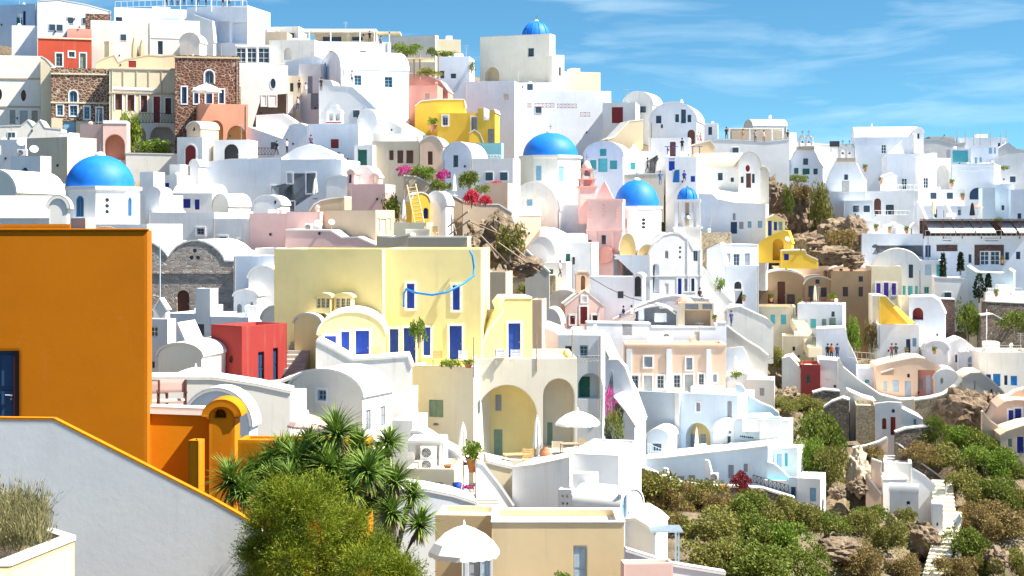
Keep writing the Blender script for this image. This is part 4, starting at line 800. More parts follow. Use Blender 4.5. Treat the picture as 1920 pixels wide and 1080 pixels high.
B('white_planter_box', 'white box with lattice front fixed to the terrace wall', 1073, 1119, 888, 922, 82, -8, .8, 'W', op='', cat='box', ground=False, fd=.1); B('white_planter_box', 'smaller white pierced box below the lattice box', 1047, 1072, 918, 956, 81.5, -12, .8, 'W', cat='box', ground=False, fd=.1, op='h1054,928,1057,932;h1062,928,1065,932;h1054,942,1057,946;h1062,942,1065,946')
parasol('open white parasol in front of the right arcade arch', 1083, 770, 850, 92, 86, 26); closed_parasol('folded cream parasol between the two arcade arches', 1007, 782, 855, 92, 18)
pot('tall clay amphora on the arcade terrace', 1022, 868, 88, 30, 22, None, 0, 'amphora', 'amphora')
def table(label, px, py, D, w=1.0, mat='wood'):
    t = thing('table', label, 'table', px, py, D, 10, 'tables on the terraces'); MB().box(-w / 2, w / 2, -.35, .35, .7, .74).build('tabletop', mat, t)
    for x in (-w / 2 + .06, w / 2 - .06):
        for y in (-.3, .3): MB().box(x - .025, x + .025, y - .025, y + .025, 0, .7).build('leg', mat, t)
table('long wooden table on the arcade terrace', 968, 876, 88, 1.4, 'pinewood'); table('small table near the squared terrace corner', 1068, 856, 88)
lounge('wooden chair beside the long arcade table', 990, 876, 87.5, 'pinewood'); lounge('chair with cushion near the amphora', 1045, 862, 88.5, 'fc')
# ---- bottom centre
bc = B('cream_flat_house', 'cream flat roofed house with white roof at the bottom edge', 922, 1171, 980, 1120, 70, 0, 3.4, 'H', op='s1075,1024,1100,1110,a', rc='W', par=.3, fd=4)
B('cream_flat_house', 'cream wing with white roof edge behind the big parasol', 816, 926, 966, 1120, 73.5, -6, 2.5, 'H', rc='W', par=.25, fd=4)
fr_, zb_, dp_, u0_, u1_, H_, th_ = root_info[bc.name]
for q_ in ((u0_ - .04, u1_ + .04, -.04, .34), (u0_ - .04, u1_ + .04, dp_ - .34, dp_ + .04), (u0_ - .04, u0_ + .34, .34, dp_ - .34), (u1_ - .34, u1_ + .04, .34, dp_ - .34)): MB().box(*q_, H_ + .002, H_ + .05).build('coping', 'pW', bc)
parasol('big white parasol with a frilled edge at the bottom', 870, 984, 1110, 62, 134, 56, 'canvas', n=10)
B('white_house', 'white doorway block under the big parasol', 866, 924, 1035, 1120, 67, 2, 1.5, 'I', op='s880,1045,900,1110,e;s903,1045,918,1110,a', fd=3)
B('white_vault_house', 'small white vaulted house with a blue door at its end', 1074, 1162, 912, 1000, 80, -34, 5, 'I', 'vx', sp=952, sop='d1165,926,1175,975,l', xs=1206)
B('white_vault_house', 'white sloping roofed hut beside the blue pergola', 1172, 1228, 975, 1070, 74, -14, 4, 'I', 'poly', pts=[(1172, 978), (1190, 976), (1210, 988), (1228, 1004)])
rail('pale blue lattice railing beside the white vault gable', (1178, 990), (1234, 985), 77, 77.5, .8, 'fa', 5)
pg = thing('blue_pergola', 'pale blue wooden pergola at the bottom edge', 'pergola', 1250, 1060, 73)
for dx in (-.55, .55):
    for dy in (0, 1.3): MB().box(dx - .04, dx + .04, dy - .04, dy + .04, -1.0, 1.5).build('post', 'fa', pg)
for k in range(6): MB().box(-.75, .75, k * .28 - .06, k * .28 - .01, 1.5, 1.58).build('beam', 'fa', pg)
B('peach_terrace', 'peach terrace with white coping in the bottom corner by the cream house', 1170, 1262, 1056, 1120, 66, 6, .8, 'p', cat='terrace', fd=3); wallp('white sloping coping wall at the bottom edge below the shrubs', [(1172, 1034), (1262, 1062), (1360, 1078)], 1110, 68, 4, .4, 'W')
shrub('leafy green plant at the bottom edge before the cream house', 1055, 1100, 66, 40, 30, 'leafD', 0, 'garden plants', 'terrace_plant', 900, .16, 'plant')
for x, y, D in ((900, 1180, 60), (1100, 1250, 55), (1300, 1180, 64), (1400, 1120, 80), (700, 1000, 75), (500, 900, 70), (300, 840, 70), (100, 780, 80)): gnd(x, y, D)
# ================================================================ upper left: mansions along the ridge
B('white_house', 'white house with teal window in the top left corner', -20, 70, 9, 70, 250, -18, 8, 'I', op='w31,32,41,48,t;d43,21,48,47,n')
B('white_house', 'long white house under a balustrade at the top left', 70, 208, 6, 60, 245, 14, 8, 'W', pts=[(70, 3), (110, 0), (160, 9), (208, 22)], roof='poly')
B('lava_stone_house', 'strip of brown lava stone wall below the balustrade', 160, 207, 26, 60, 242, 14, 3, 'lavastone')
rh = B('red_mansion', 'deep red house with white framed windows at the upper left', 71, 172, 70, 150, 226, 16, 8, 'R', op='w+105,100,117,124,o;w+129,97,140,107,o;d+150,100,161,132,o', xs=26, rc='S', cornice=[72], bandmat='pC')
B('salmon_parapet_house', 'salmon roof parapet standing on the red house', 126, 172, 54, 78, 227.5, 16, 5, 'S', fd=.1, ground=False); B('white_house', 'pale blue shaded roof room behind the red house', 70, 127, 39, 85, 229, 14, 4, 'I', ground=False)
B('white_house', 'white low wall over the red house left end', 22, 70, 48, 70, 230, 10, 4, 'W', ground=False)
B('cream_house', 'tall cream white wall right of the red house', 170, 206, 38, 140, 233, 10, 6, 'V')
B('cream_house', 'large grey white house behind the tan chimneys', 204, 284, 40, 130, 236, 8, 8, 'V')
B('white_vault_house', 'white barrel vaulted house with one brown window behind stone mansion', 282, 374, 40, 130, 229, 12, 7, 'V', 'vx', sp=72, op='h296,77,305,102')
B('white_vault_house', 'small round white gable attached to the barrel vault', 337, 374, 62, 110, 227, -8, 3, 'V', 'vault', sp=80)
for i, (x, y0, y1, w, lb) in enumerate(((205, 78, 128, 8, 'square tan ruined pillar right of the red house'), (253, 69, 122, 6, 'left of two pointed tan chimneys'), (268, 73, 122, 7, 'right of two pointed tan chimneys'))):
    t = thing('ruined_chimney', lb, 'chimney', x, y1, 221, 12, 'ruined tan chimneys'); h = (y1 - y0) / F * 221; r = w / F * 221
    MB().lathe([(r * 1.3, -1), (r * 1.1, h * .5), (r * .95, h * .72), (r * .75, h * .8), (r * .45, h * .97), (.05, h)] if i else [(r * 1.2, -1), (r * 1.1, h * .9), (r * 1.25, h * .92), (r * 1.2, h), (.1, h)], (0, 0, 0), 6 if i else 4, False).build('shaft', 'pt', t)
B('ruined_house', 'crumbling tan ruin with a small red window between the chimneys', 180, 328, 112, 150, 220, 10, 5, 't', 'poly', pts=[(180, 118), (196, 110), (214, 104), (222, 118), (236, 112), (258, 108), (279, 104), (300, 106), (328, 104)], op='s241,114,255,127,r', rc='t')
bw = B('white_hotel', 'big white building with a roof terrace of people at top left', 350, 464, 12, 110, 247, -14, 9, 'I', op='n404,40,430,80,n,1;n435,42,462,80,n,1;h391,40,398,48', xs=None)
B('white_hotel', 'left wing of the big white roof terrace building', 214, 351, 16, 90, 249, 14, 8, 'I', op='h217,32,229,40')
wallp('white sloping stair block on the big white building', [(352, 30), (360, 28), (396, 40), (400, 80)], 100, 245, -14, 1, 'W')
rail('white terrace railing along the top of the big white building', (216, 15), (350, 11), 246, 246, 1.0, 'fw', 12, False); rail('white terrace railing at the corner of the big roof terrace', (350, 11), (463, 14), 245, 245, 1.0, 'fw', 10, False)
pg = thing('terrace_pergola', 'slim white pergola posts on the big roof terrace', 'pergola', 382, 14, 247)
for i in range(6): MB().tube([((i - 2.5) * 2.4, 0, -.6), ((i - 2.5) * 2.4, 0, 2.4)], .07, 6).build('post', 'fw', pg)
tk = thing('water_tank', 'blue water tank lying on the roof below the terrace', 'tank', 321, 62, 243); MB().tube([(-1.1, 0, 1.4), (1.1, 0, 1.4)], .85, 16).build('cylinder', 'fl', tk); MB().box(-.5, 1.9, -.4, .4, -.6, .5).build('stand', 'fl', tk)
B('teal_glass_house', 'teal glazed balcony room below the big white building', 441, 507, 84, 130, 238, 6, 5, 'W', op='w443,88,461,119,w;w463,88,481,119,w;w484,88,505,119,w'); 
for i in range(3): pass
rail('white balustrade of the teal glazed balcony room', (442, 127), (535, 131), 232, 232, .9, 'fw', 18, False)
B('white_mansion', 'white mansion with oval windows at the left edge', -40, 78, 104, 250, 214, 12, 8, 'V', op='o+39,168,49,190,d;o+-6,166,4,188,d;s+18,206,29,234,m;s+37,207,52,234,e;s+59,207,71,230,m', cornice=[147, 200], bandmat='pT')
B('cream_house', 'narrow cream pier wall between white and brown stone mansions', 76, 97, 108, 250, 212.5, 10, 8, 'C', 'poly', pts=[(76, 106), (84, 110), (97, 124)])
B('stone_mansion', 'brown stone mansion with pale blue windows and cream base', 96, 204, 128, 262, 212, 12, 9, 'lavabrown', op='g+130,170,145,192,l;w+107,197,118,216,l;w+131,198,145,217,l;w+158,200,168,223,l;w+181,202,192,228,l;d118,227,141,262,l', cornice=[139, 193], bandmat='pC', bands=[(96, 222, 117, 262, 'pC'), (142, 228, 180, 262, 'pC')])
B('cream_mansion', 'cream mansion with five tall brown doors and a balcony', 205, 329, 127, 245, 211, 12, 9, 'C', op='d+216,176,229,206,d;d+239,178,252,208,d;d+264,179,276,210,d;d+288,181,300,230,r;d+310,184,321,214,d', cornice=[130, 175], bandmat='pT', bands=[(230, 132, 232, 174, 'pT'), (255, 132, 257, 174, 'pT'), (278, 132, 280, 174, 'pT'), (302, 132, 304, 174, 'pT')])
t = thing('rolled_awning', 'rolled white awning over the cream mansion doors', 'awning', 252, 172, 209, 12); MB().tube([(-2.7, 0, .3), (2.7, 0, .2)], .3, 10).build('roll', 'canvas', t)
rail('rusty iron balcony railing of the cream mansion', (256, 231), (327, 231), 207, 208.5, 1.3, 'fd', 12, True)
B('arched_base', 'cream base wall with two big grey arches below the cream mansion', 205, 330, 230, 300, 209, 12, 5, 'V', op='A238,236,274,300,G,1.5;A281,235,328,300,G,1.5', cat='house')
B('stone_mansion', 'red brown stone mansion with an arched window above a parasol', 328, 449, 104, 215, 206, 10, 9, 'lavastone', op='g+384,132,401,157,s;s+341,163,350,194,n;s+364,166,372,194,n;s+386,168,398,194,n;s+411,168,420,194,n', cornice=[108], bandmat='pt')
parasol('cream parasol on the terrace of the red brown stone mansion', 387, 157, 194, 200, 56, 16, 'canvas')
B('terracotta_terrace_house', 'terracotta house with two tan arches under the parasol terrace', 372, 465, 195, 285, 202, 14, 7, 'X', op='A391,226,418,285,O,1.5;A426,236,461,285,O,1.5', xs=326, rc='X', par=.8)
B('white_vault_house', 'small white chapel vault in front of the terracotta house', 350, 376, 229, 270, 196, -40, 6, 'T', 'vault', sp=242, op='o361,238,366,246', rc='W', xs=410)
B('white_house', 'white gate house with a tall red arched door', 332, 380, 257, 330, 194, -10, 3, 'W', op='a+347,272,367,322,r')
B('white_house', 'white wall with a dark arched gate under the terracotta arches', 400, 463, 262, 310, 195, -10, 4, 'W', op='a420,270,447,306,h')
B('pink_house', 'small pink house front below the brown stone mansion', 150, 194, 233, 300, 200, -8, 5, 'p', xs=None, op=''); B('pink_house', 'pink house with white parapet and a rounded arch', 193, 238, 226, 300, 198, 8, 5, 'p', op='A196,252,234,300,X,1.2', bands=[(193, 226, 238, 232, 'pW')])
shrub('tall bushy green tree between cream mansion arches', 240, 285, 203, 50, 80, 'leafD', 1, 'garden trees', 'garden_tree', 1600, .12, 'tree'); shrub('wild green garden shrubs under the grey arches', 290, 290, 202, 80, 32, 'leafD', 2, 'garden trees', 'garden_shrub', 1600, .12, 'shrub')
wallp('cream garden wall with railing below the green shrubs', [(236, 288), (335, 290)], 310, 198, 4, 1, 'V')
# ---- whites left middle
wallp('tall white retaining wall below the visitors on the upper path', [(386, 306), (430, 300), (528, 297)], 420, 186, -10, 8, 'I', op='w+509,349,523,369,s;h462,378,469,387;s455,379,460,383,m')
B('white_house', 'white house with grey door and closed parasol in the middle left', 527, 640, 299, 420, 180, -12, 7, 'I', op='w+539,325,548,343,t;s+575,325,591,362,s;s+540,378,552,396,n;w510,350,523,368,s', rc='W')
closed_parasol('closed cream parasol before the grey door of the white house', 591, 335, 372, 176, 12)
t = B('round_stair_house', 'round white stair tower of the middle left house', 612, 655, 330, 420, 175, -8, 4, 'W', 'vault', sp=338)
B('white_vault_house', 'small white cottage with two blue shutters and barrel roof', 326, 398, 347, 410, 172, -8, 5, 'W', 'vx', sp=362, op='s343,373,357,390,B;s365,374,374,393,B;d329,374,336,392,t')
B('white_house', 'white cottage with a single dark blue shutter left of barrel roof', 282, 332, 328, 400, 176, -10, 5, 'W', op='s309,343,317,364,B;s277,340,284,360,g')
B('white_vault_house', 'grey gabled white vault right of the blue shuttered cottage', 398, 428, 365, 420, 168, -36, 8, 'V', 'vault', sp=388, xs=470, rc='W')
B('white_vault_house', 'rounded white oven shaped house with two tiny windows', 476, 526, 367, 420, 166, -6, 4, 'W', 'vault', sp=385, op='h514,376,518,382;h509,392,513,401')
B('white_house', 'white stepped house wall behind the stone church', 275, 402, 398, 480, 158, -8, 6, 'W', op='w+369,428,383,440,s')
B('white_house', 'white house with barred windows right of the stone church', 398, 478, 410, 530, 155, -10, 6, 'W', op='w+412,444,425,466,l;w+446,450,460,462,w;h440,448,443,451')
for i, (x0, x1, y0, y1, D, rf) in enumerate(((262, 288, 322, 400, 166, 'flat'), (272, 300, 352, 410, 160, 'vault'), (298, 322, 366, 410, 161, 'flat'), (318, 338, 308, 352, 182, 'flat'), (356, 372, 300, 350, 184, 'vault'))):
    B('white_outbuilding', ('white blunt pier wall right of the first blue dome', 'rounded white hump just right of the first blue dome', 'small white box between the pier wall and the cottage', 'white block above the dark blue shutter cottage', 'slim white turret left of the tall retaining wall')[i], x0, x1, y0, y1, D, -10, 3, 'W', rf, sp=y0 + 12)
wallp('white stair wall sliding down towards the blue shuttered cottage', [(296, 355), (302, 358), (330, 392), (340, 400)], 410, 164, -8, 1.2, 'I'); wallp('white ramp wall below the red arched door', [(345, 318), (352, 316), (400, 345), (412, 350)], 370, 188, -6, 1.2, 'I')
B('white_house', 'flat white house end beside the yellow wing', 438, 516, 480, 640, 132, -10, 6, 'I', op='w495,572,508,577,e')
B('white_vault_house', 'white vault with little arched windows behind the chimney block', 438, 482, 545, 610, 128, -8, 5, 'W', 'vault', sp=556, op='a444,570,453,586,s;a470,566,474,588,s')
B('white_vault_house', 'white rounded vault left of the yellow wing', 466, 518, 500, 610, 130, -8, 5, 'W', 'vault', sp=522)
for i, (x0, x1, y0, y1, D) in enumerate(((455, 500, 418, 470, 152), (478, 518, 465, 520, 142), (440, 470, 470, 540, 145))): B('white_outbuilding', ('white stepped block beside the pink wall', 'white roof hut with a small dark door beside the pink wall', 'narrow white block above the stone church shoulder')[i], x0, x1, y0, y1, D, -12, 4, 'W', op='' if i != 1 else 'h486,490,494,506')
# ---- pink walls, tan house
B('pink_house', 'pale pink plastered wall left of the tan house', 467, 540, 400, 480, 150, -12, 5, 'P', xs=None); B('pink_house', 'pink wall block stepping down to the yellow roof', 537, 600, 397, 480, 149, -12, 5, 'P'); B('pink_house', 'low pink roof wall just above the yellow wing', 535, 706, 433, 480, 144, -6, 5, 'P', 'poly', pts=[(535, 432), (620, 434), (640, 447), (670, 446), (706, 462)])
ac('air conditioner on the pink wall by the dishes', 579, 426, 146, 14, 13); dish('satellite dish on the pink roof left of the tan house', 597, 419, 145, 8); dish('satellite dish fixed near the tan house wall', 622, 416, 144.5, 6)
B('tan_house', 'tan house with shaded blank side and white shutters', 600, 704, 394, 480, 148, -34, 6, 'T', sop='s707,410,712,432,c;s714,411,724,446,c;s726,410,732,432,c', xs=740, rc='V')
B('tan_house', 'rounded tan wall behind the tan house', 578, 646, 371, 430, 155, -4, 4, 't', 'poly', pts=[(578, 408), (582, 395), (590, 384), (602, 377), (620, 373), (646, 370)])
wallp('tan low terrace wall above the yellow house right part', [(706, 444), (738, 446), (770, 440)], 480, 138, -8, 3, 'T'); wallp('grey tan wall on top of the yellow house', [(766, 446), (876, 446)], 480, 135, -8, 2, 'T')
B('cream_house', 'cream terrace block beside the pine ladder', 738, 800, 417, 470, 144, -8, 3, 'C', par=.1); wallp('board fence of whitish planks beside the tan terrace', [(760, 432), (806, 432)], 450, 140, -6, .15, 'Q', name='plank_fence', cat='fence')
B('pink_house', 'pink house with two little pink domes and white roof', 655, 722, 345, 410, 166, -8, 5, 'P'); B('pink_turret', 'left pink arched turret on the pink house', 651, 664, 319, 350, 168, -8, 2, 'P', 'vault', sp=326, op='h654,327,659,343'); B('pink_turret', 'right pink arched turret on the pink house', 693, 710, 326, 350, 168, -8, 2, 'P', 'vault', sp=333, op='s700,329,706,344,c')
B('white_vault_house', 'white lumpy roof between the two pink turrets', 662, 700, 312, 350, 170, -8, 4, 'W', 'vault', sp=335)
shrub('round green tree beside the pink house', 733, 412, 160, 50, 58, 'leafB', 0, 'garden trees', 'garden_tree', 1800, .11, 'tree'); closed_parasol('folded pale parasol beside the round green tree', 757, 375, 420, 150, 10)
B('ochre_house', 'ochre arched hut with a dark blue opening behind the ladder', 772, 806, 362, 430, 152, 14, 3, 'y', 'vault', sp=378, op='a794,390,803,410,B'); B('white_vault_house', 'rounded white and blue hut right of the ladder', 800, 836, 360, 430, 153, -6, 5, 'W', 'vault', sp=385)
t = thing('pine_ladder', 'tall pine ladder leaning on the ochre hut', 'ladder', 785, 420, 149); b0 = t.location
lp = lambda x, y, D: P(x, y, D) - b0
for (a, b) in (((763, 347), (778, 420)), ((779, 345), (795, 418))): MB().tube([lp(*a, 151.5), lp(*b, 148.5)], .07, 6).build('stringer', 'pinewood', t)
for k in range(10):
    f = .08 + k * .095; MB().tube([lp(763 + 15 * f, 347 + 73 * f, 151.5 - 3 * f), lp(779 + 16 * f, 345 + 73 * f, 151.5 - 3 * f)], .05, 5).build('rung', 'pinewood', t)
lounge('tall pine folding chair below the ladder', 803, 445, 141, 'pinewood', 25); lounge('second pine chair beside the timber heap', 813, 445, 142, 'pinewood', -20)
wallp('long grey tan retaining wall sloping down to the right', [(757, 330), (780, 332), (815, 350), (850, 368), (872, 380)], 430, 160, 6, 2, 'T'); wallp('tan retaining wall right of the red bougainvillea', [(868, 378), (905, 384), (935, 384), (960, 400)], 420, 158, 4, 2, 'T')
shrub('magenta bougainvillea spilling over the tan wall, left clump', 764, 330, 161, 40, 20, 'magenta', 0, 'bougainvilleas', 'bougainvillea', 1200, .14, 'bougainvillea'); shrub('magenta bougainvillea clump beside the hanging creeper', 829, 340, 160, 34, 24, 'magenta', 1, 'bougainvilleas', 'bougainvillea', 1200, .14, 'bougainvillea'); shrub('green creeper hanging between magenta bougainvilleas', 792, 338, 160, 50, 30, 'leafD', 0, 'garden plants', 'creeper', 1500, .14, 'plant'); shrub('green creeper hanging down the sloping tan wall', 828, 356, 158, 44, 22, 'leafB', 3, 'garden plants', 'creeper', 1500, .14, 'plant')
shrub('leafy fig bush above the red bougainvillea', 880, 352, 163, 46, 38, 'leafB', 2, 'garden plants', 'fig_bush', 1500, .14, 'bush'); shrub('bright red bougainvillea on the tan wall', 884, 382, 156, 36, 32, 'redbract', 0, 'bougainvilleas', 'bougainvillea', 1500, .14, 'bougainvillea'); shrub('crimson bougainvillea right of the bright red one', 910, 383, 156, 30, 20, 'redbract', 2, 'bougainvilleas', 'bougainvillea', 1200, .14, 'bougainvillea'); shrub('low green plants over the red bougainvillea', 902, 362, 159, 34, 16, 'leafB', 1, 'garden plants', 'terrace_plant', 900, .16, 'plant')
closed_parasol('folded white parasol below the magenta bougainvillea', 852, 328, 366, 158, 9); B('peach_block', 'peach garden block right of the red bougainvillea', 908, 952, 343, 400, 164, -10, 3, 'K', par=.1, cat='wall'); shrub('small red flowered plants on the peach block', 930, 347, 165, 26, 10, 'redbract', 3, 'garden plants', 'terrace_plant', 500, .2, 'plant')
# ---- timber heap and rocks in the centre
t = thing('timber_heap', 'heap of old grey timbers and poles on the rocky slope', 'timber', 920, 470, 146); b0 = t.location
for (x0, y0, x1, y1, w) in ((840, 425, 878, 396, .14), (838, 432, 880, 404, .12), (842, 440, 882, 412, .12), (826, 384, 890, 404, .1), (920, 424, 1010, 505, .13), (912, 435, 985, 512, .13), (900, 440, 965, 508, .12), (875, 432, 920, 412, .1), (860, 455, 905, 430, .1), (918, 404, 965, 425, .1), (935, 455, 1012, 510, .12), (880, 470, 925, 490, .1), (848, 410, 856, 440, .1), (905, 420, 960, 470, .1), (880, 415, 940, 440, .1), (870, 400, 920, 424, .09), (930, 400, 990, 430, .09))[::2]:
    D = 148 - (y0 - 400) * .06; MB().tube([P(x0, y0, D + .5) - b0, P(x1, y1, D - 1.2) - b0], w * .55, 6).build('timber', 'wood', t)
def rock(label, px, py, D, wpx, hpx, v=0, mat='rock', group='rocks of the slope', deep=.8):
    rng = random.Random(v); bm = bmesh.new(); bmesh.ops.create_icosphere(bm, subdivisions=4, radius=1)
    from mathutils import noise
    for q in bm.verts:
        n_ = noise.fractal(q.co * 1.3 + Vector((v * 7.1, 0, 0)), 1.0, 2.0, 4); n2 = noise.voronoi(q.co * 2.6 + Vector((v, 3, 1)))[0]; n3 = noise.fractal(q.co * 6 + Vector((v, 1, 1)), 1.0, 2.0, 3); q.co *= 1 + .28 * n_ - .42 * (.45 - (n2[1] - n2[0])) + .07 * n3
    me = bpy.data.meshes.new('rock'); bm.to_mesh(me); bm.free(); me.materials.append(M(mat)); o = link('rock', me); o.location = P(px, py, D); s = wpx / 2 / F * D; o.scale = (s, s * deep, hpx / 2 / F * D); o.rotation_euler = (0, 0, v); tag(o, label, 'rock', group); return o
rock('dark rock face behind the timber heap', 930, 450, 152, 130, 100, 1); rock('brown rock under the grey tan wall by timbers', 880, 470, 143, 60, 70, 2); rock('rocky ledge right of the timber heap', 985, 500, 145, 70, 40, 3)
shrub('wild green shrub growing in the timber heap', 955, 480, 147, 60, 70, 'leafA', 1, 'garden plants', 'wild_shrub', 1400, .12, 'shrub'); shrub('green tree beside the stone wall by the pink chapel', 992, 562, 172, 44, 44, 'leafB', 2, 'garden trees', 'garden_tree', 1500, .12, 'tree'); shrub('thin yellow green tree left of the pink chapel', 1044, 610, 178, 34, 46, 'leafD', 3, 'garden trees', 'garden_tree', 700, .14, 'tree')
B('tan_house', 'tan low house below the timber heap', 905, 948, 510, 600, 128, -8, 4, 'T', op='h912,525,918,545'); B('grey_wall_house', 'grey stone wall with a round tree left of the pink chapel', 955, 1042, 515, 570, 176, -6, 3, 'palestone', 'poly', pts=[(955, 522), (990, 516), (1042, 518)], rc='Z'); wallp('dark sloping handrail wall right of the timbers', [(985, 470), (1030, 512)], 530, 150, -4, .8, 'G')
B('white_house', 'white cave house end by the yellow block', 1012, 1050, 580, 640, 160, -8, 4, 'W', 'vault', sp=610); B('pink_house', 'narrow tan pink wall right of the yellow house end', 997, 1016, 562, 640, 128, -8, 3, 'K')
# ---- centre upper
th_ = B('tan_house', 'tan house with three dark windows and white roof', 698, 790, 265, 345, 190, -10, 6, 'Z', op='s730,282,738,300,d;s745,282,756,306,d;s762,282,775,306,d', rc='W'); B('tan_house', 'tan gabled bay with one tall dark window', 787, 831, 255, 345, 188, -6, 6, 'K', 'poly', pts=[(787, 268), (794, 262), (802, 257), (810, 255), (818, 258), (824, 264), (831, 276)], op='s802,284,811,309,d')
B('white_house', 'white entrance block with a dark green door', 664, 698, 272, 345, 189, -10, 4, 'W', op='d671,278,688,318,g')
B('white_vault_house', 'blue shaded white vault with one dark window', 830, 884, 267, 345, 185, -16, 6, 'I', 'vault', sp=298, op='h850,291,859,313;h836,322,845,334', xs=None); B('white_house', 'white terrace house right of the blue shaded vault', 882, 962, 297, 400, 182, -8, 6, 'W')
B('turquoise_wall_house', 'turquoise balcony wall below the bright yellow house', 886, 940, 268, 310, 194, -10, 1.5, 'U', cat='wall', rc='U', par=.1); rail('white lattice balcony railing before the turquoise wall', (888, 305), (938, 305), 191, 191, .9, 'fw', 8, True)
B('yellow_house', 'bright yellow house with grey doors on the upper slope', 820, 898, 212, 290, 208, -6, 6, 'y', op='w+830,217,840,235,s;d+884,219,895,250,s', rc='W'); B('yellow_house', 'bright yellow stepped wall right of the yellow house', 896, 928, 203, 290, 206, -8, 4, 'y', 'poly', pts=[(896, 203), (906, 203), (907, 226), (918, 226), (919, 206), (926, 206), (928, 212)], op='d915,242,926,268,s'); wallp('curved bright yellow parapet terrace of the yellow house', [(778, 200), (790, 190), (820, 187), (870, 187), (872, 200)], 222, 211, 0, 5, 'y'); wallp('yellow rounded stair wall at the foot of yellow house', [(880, 250), (890, 244), (900, 252), (906, 268)], 290, 203, 0, 1, 'y')
pot('clay pot with shrub left of the bright yellow house', 812, 247, 204, 14, 14, 'leafD', 16)
B('salmon_house', 'salmon pink house with small windows beside the yellow terrace', 768, 820, 160, 230, 216, -6, 5, 'S', op='s797,176,805,188,m'); B('salmon_terrace', 'salmon terraced steps below the pergola restaurant', 764, 840, 140, 180, 222, -6, 5, 'S', 'poly', pts=[(764, 138), (800, 140), (825, 152), (840, 172)], cat='terrace')
pg = thing('wooden_pergola', 'wooden pergola with pale reed roof on the salmon terrace', 'pergola', 787, 145, 221); s_ = 1 / F * 221
for x in (-35, -11, 0, 35): MB().tube([(x * s_, 0, -.3), (x * s_, 0, 43 * s_)], .12, 6).build('post', 'wood', pg)
MB().box(-42 * s_, 25 * s_, -.5, 4, 34 * s_, 36 * s_).build('reed_roof', 'pC', pg)
shrub('clipped hedge along the salmon terrace', 800, 142, 219, 62, 16, 'leafA', 0, 'garden plants', 'hedge', 1200, .13, 'hedge'); shrub('bright green shrub row on the skyline', 762, 103, 250, 62, 24, 'leafD', 0, 'garden trees', 'skyline_shrub', 1800, .11, 'shrub'); shrub('dark green bush on the skyline roof', 810, 104, 250, 22, 16, 'leafB', 1, 'garden trees', 'skyline_shrub', 900, .15, 'shrub'); shrub('low plants on the cream skyline roof', 838, 106, 250, 50, 12, 'leafD', 2, 'garden trees', 'skyline_shrub', 900, .15, 'shrub')
B('white_vault_house', 'long white vaulted house with two blue windows', 640, 767, 101, 240, 214, 16, 8, 'I', 'vx', sp=131, op='w+664,141,678,160,l;w+721,144,736,164,l', xs=598, lop='o606,118,612,126;h603,133,609,137')
B('white_house', 'white house with brick framed oval window below teal balcony', 452, 540, 122, 240, 220, 10, 7, 'W', op='o+507,147,517,166,n;w+491,179,499,198,s;w+505,179,518,199,s;d537,176,550,212,s'); B('tan_house', 'narrow tan wall with a small brown window beside the white house', 538, 564, 142, 215, 221, 8, 4, 'Z', op='h544,156,550,172'); B('white_house', 'white alley house with grey doors in the upper village', 560, 602, 120, 230, 222, -10, 5, 'W', op='d577,143,586,175,s;d583,175,597,205,s')
B('white_house', 'sunlit white wall and stair block under the long vault', 598, 690, 150, 250, 208, -6, 5, 'W', 'poly', pts=[(598, 150), (620, 152), (625, 162), (660, 164), (690, 190)]); wallp('white sloping stair wall under the long vaulted house', [(685, 186), (700, 200), (740, 222), (790, 250)], 300, 205, -4, 4, 'I'); B('white_house', 'white belfry block with three small bell arches and red base', 612, 640, 198, 245, 200, -6, 1.2, 'W', 'poly', pts=[(612, 212), (616, 206), (620, 206), (622, 198), (630, 198), (632, 206), (636, 206), (640, 212)], op='A617,212,625,226,n,.6;A629,212,637,226,n,.6', bands=[(611, 229, 641, 231, 'fr')], cat='belfry')
B('white_house', 'white terrace house with a dark red window in the upper middle', 576, 672, 232, 330, 196, -10, 6, 'I', op='s620,261,635,278,r;s621,286,638,292,r'); B('white_house', 'low white building behind the two path visitors', 462, 580, 232, 300, 203, -10, 6, 'I', 'poly', pts=[(462, 238), (530, 262), (545, 236), (562, 232), (580, 240)]); wallp('white angled wall above the path visitors', [(480, 218), (530, 215), (545, 225), (575, 250)], 275, 206, -6, 3, 'W'); B('white_house', 'white peaked roof building below the visitors', 528, 640, 272, 310, 187.3, -8, 5, 'W', 'poly', pts=[(528, 298), (555, 280), (580, 272), (610, 285), (640, 306)])
B('white_vault_house', 'white lumpy roofs left of the tan house with three windows', 672, 706, 205, 280, 198, -8, 5, 'W', 'vault', sp=232); B('white_house', 'big white retaining wall above the tan house', 690, 800, 232, 285, 200, -6, 5, 'W', 'poly', pts=[(690, 205), (700, 210), (770, 250), (800, 256)]); B('white_house', 'weathered white block directly above the tan house', 700, 780, 250, 275, 194, -8, 4, 'V')
rail('black scroll railing beside the path visitors', (479, 291), (520, 291), 197, 197, .9, 'fk', 7, True)
B('white_house', 'cream white skyline house with an arched niche', 505, 590, 75, 150, 240, -8, 7, 'V', op='A532,90,546,112,n,.5'); B('white_house', 'long white skyline wall under the restaurant canopy', 560, 733, 78, 150, 242, 6, 6, 'W'); B('white_house', 'skyline white vault left of the long vault', 535, 610, 108, 170, 230, -10, 6, 'I', 'poly', pts=[(535, 118), (560, 112), (590, 106), (606, 112), (610, 122)])
cp = thing('restaurant_canopy', 'white canopy on posts over the skyline restaurant', 'canopy', 650, 80, 246); s_ = 246 / F
MB().box(-85 * s_, 55 * s_, 0, 4, 22 * s_, 26 * s_).build('awning', 'canvas', cp); MB().box(55 * s_, 100 * s_, 0, 4, 17 * s_, 21 * s_).build('awning', 'pC', cp)
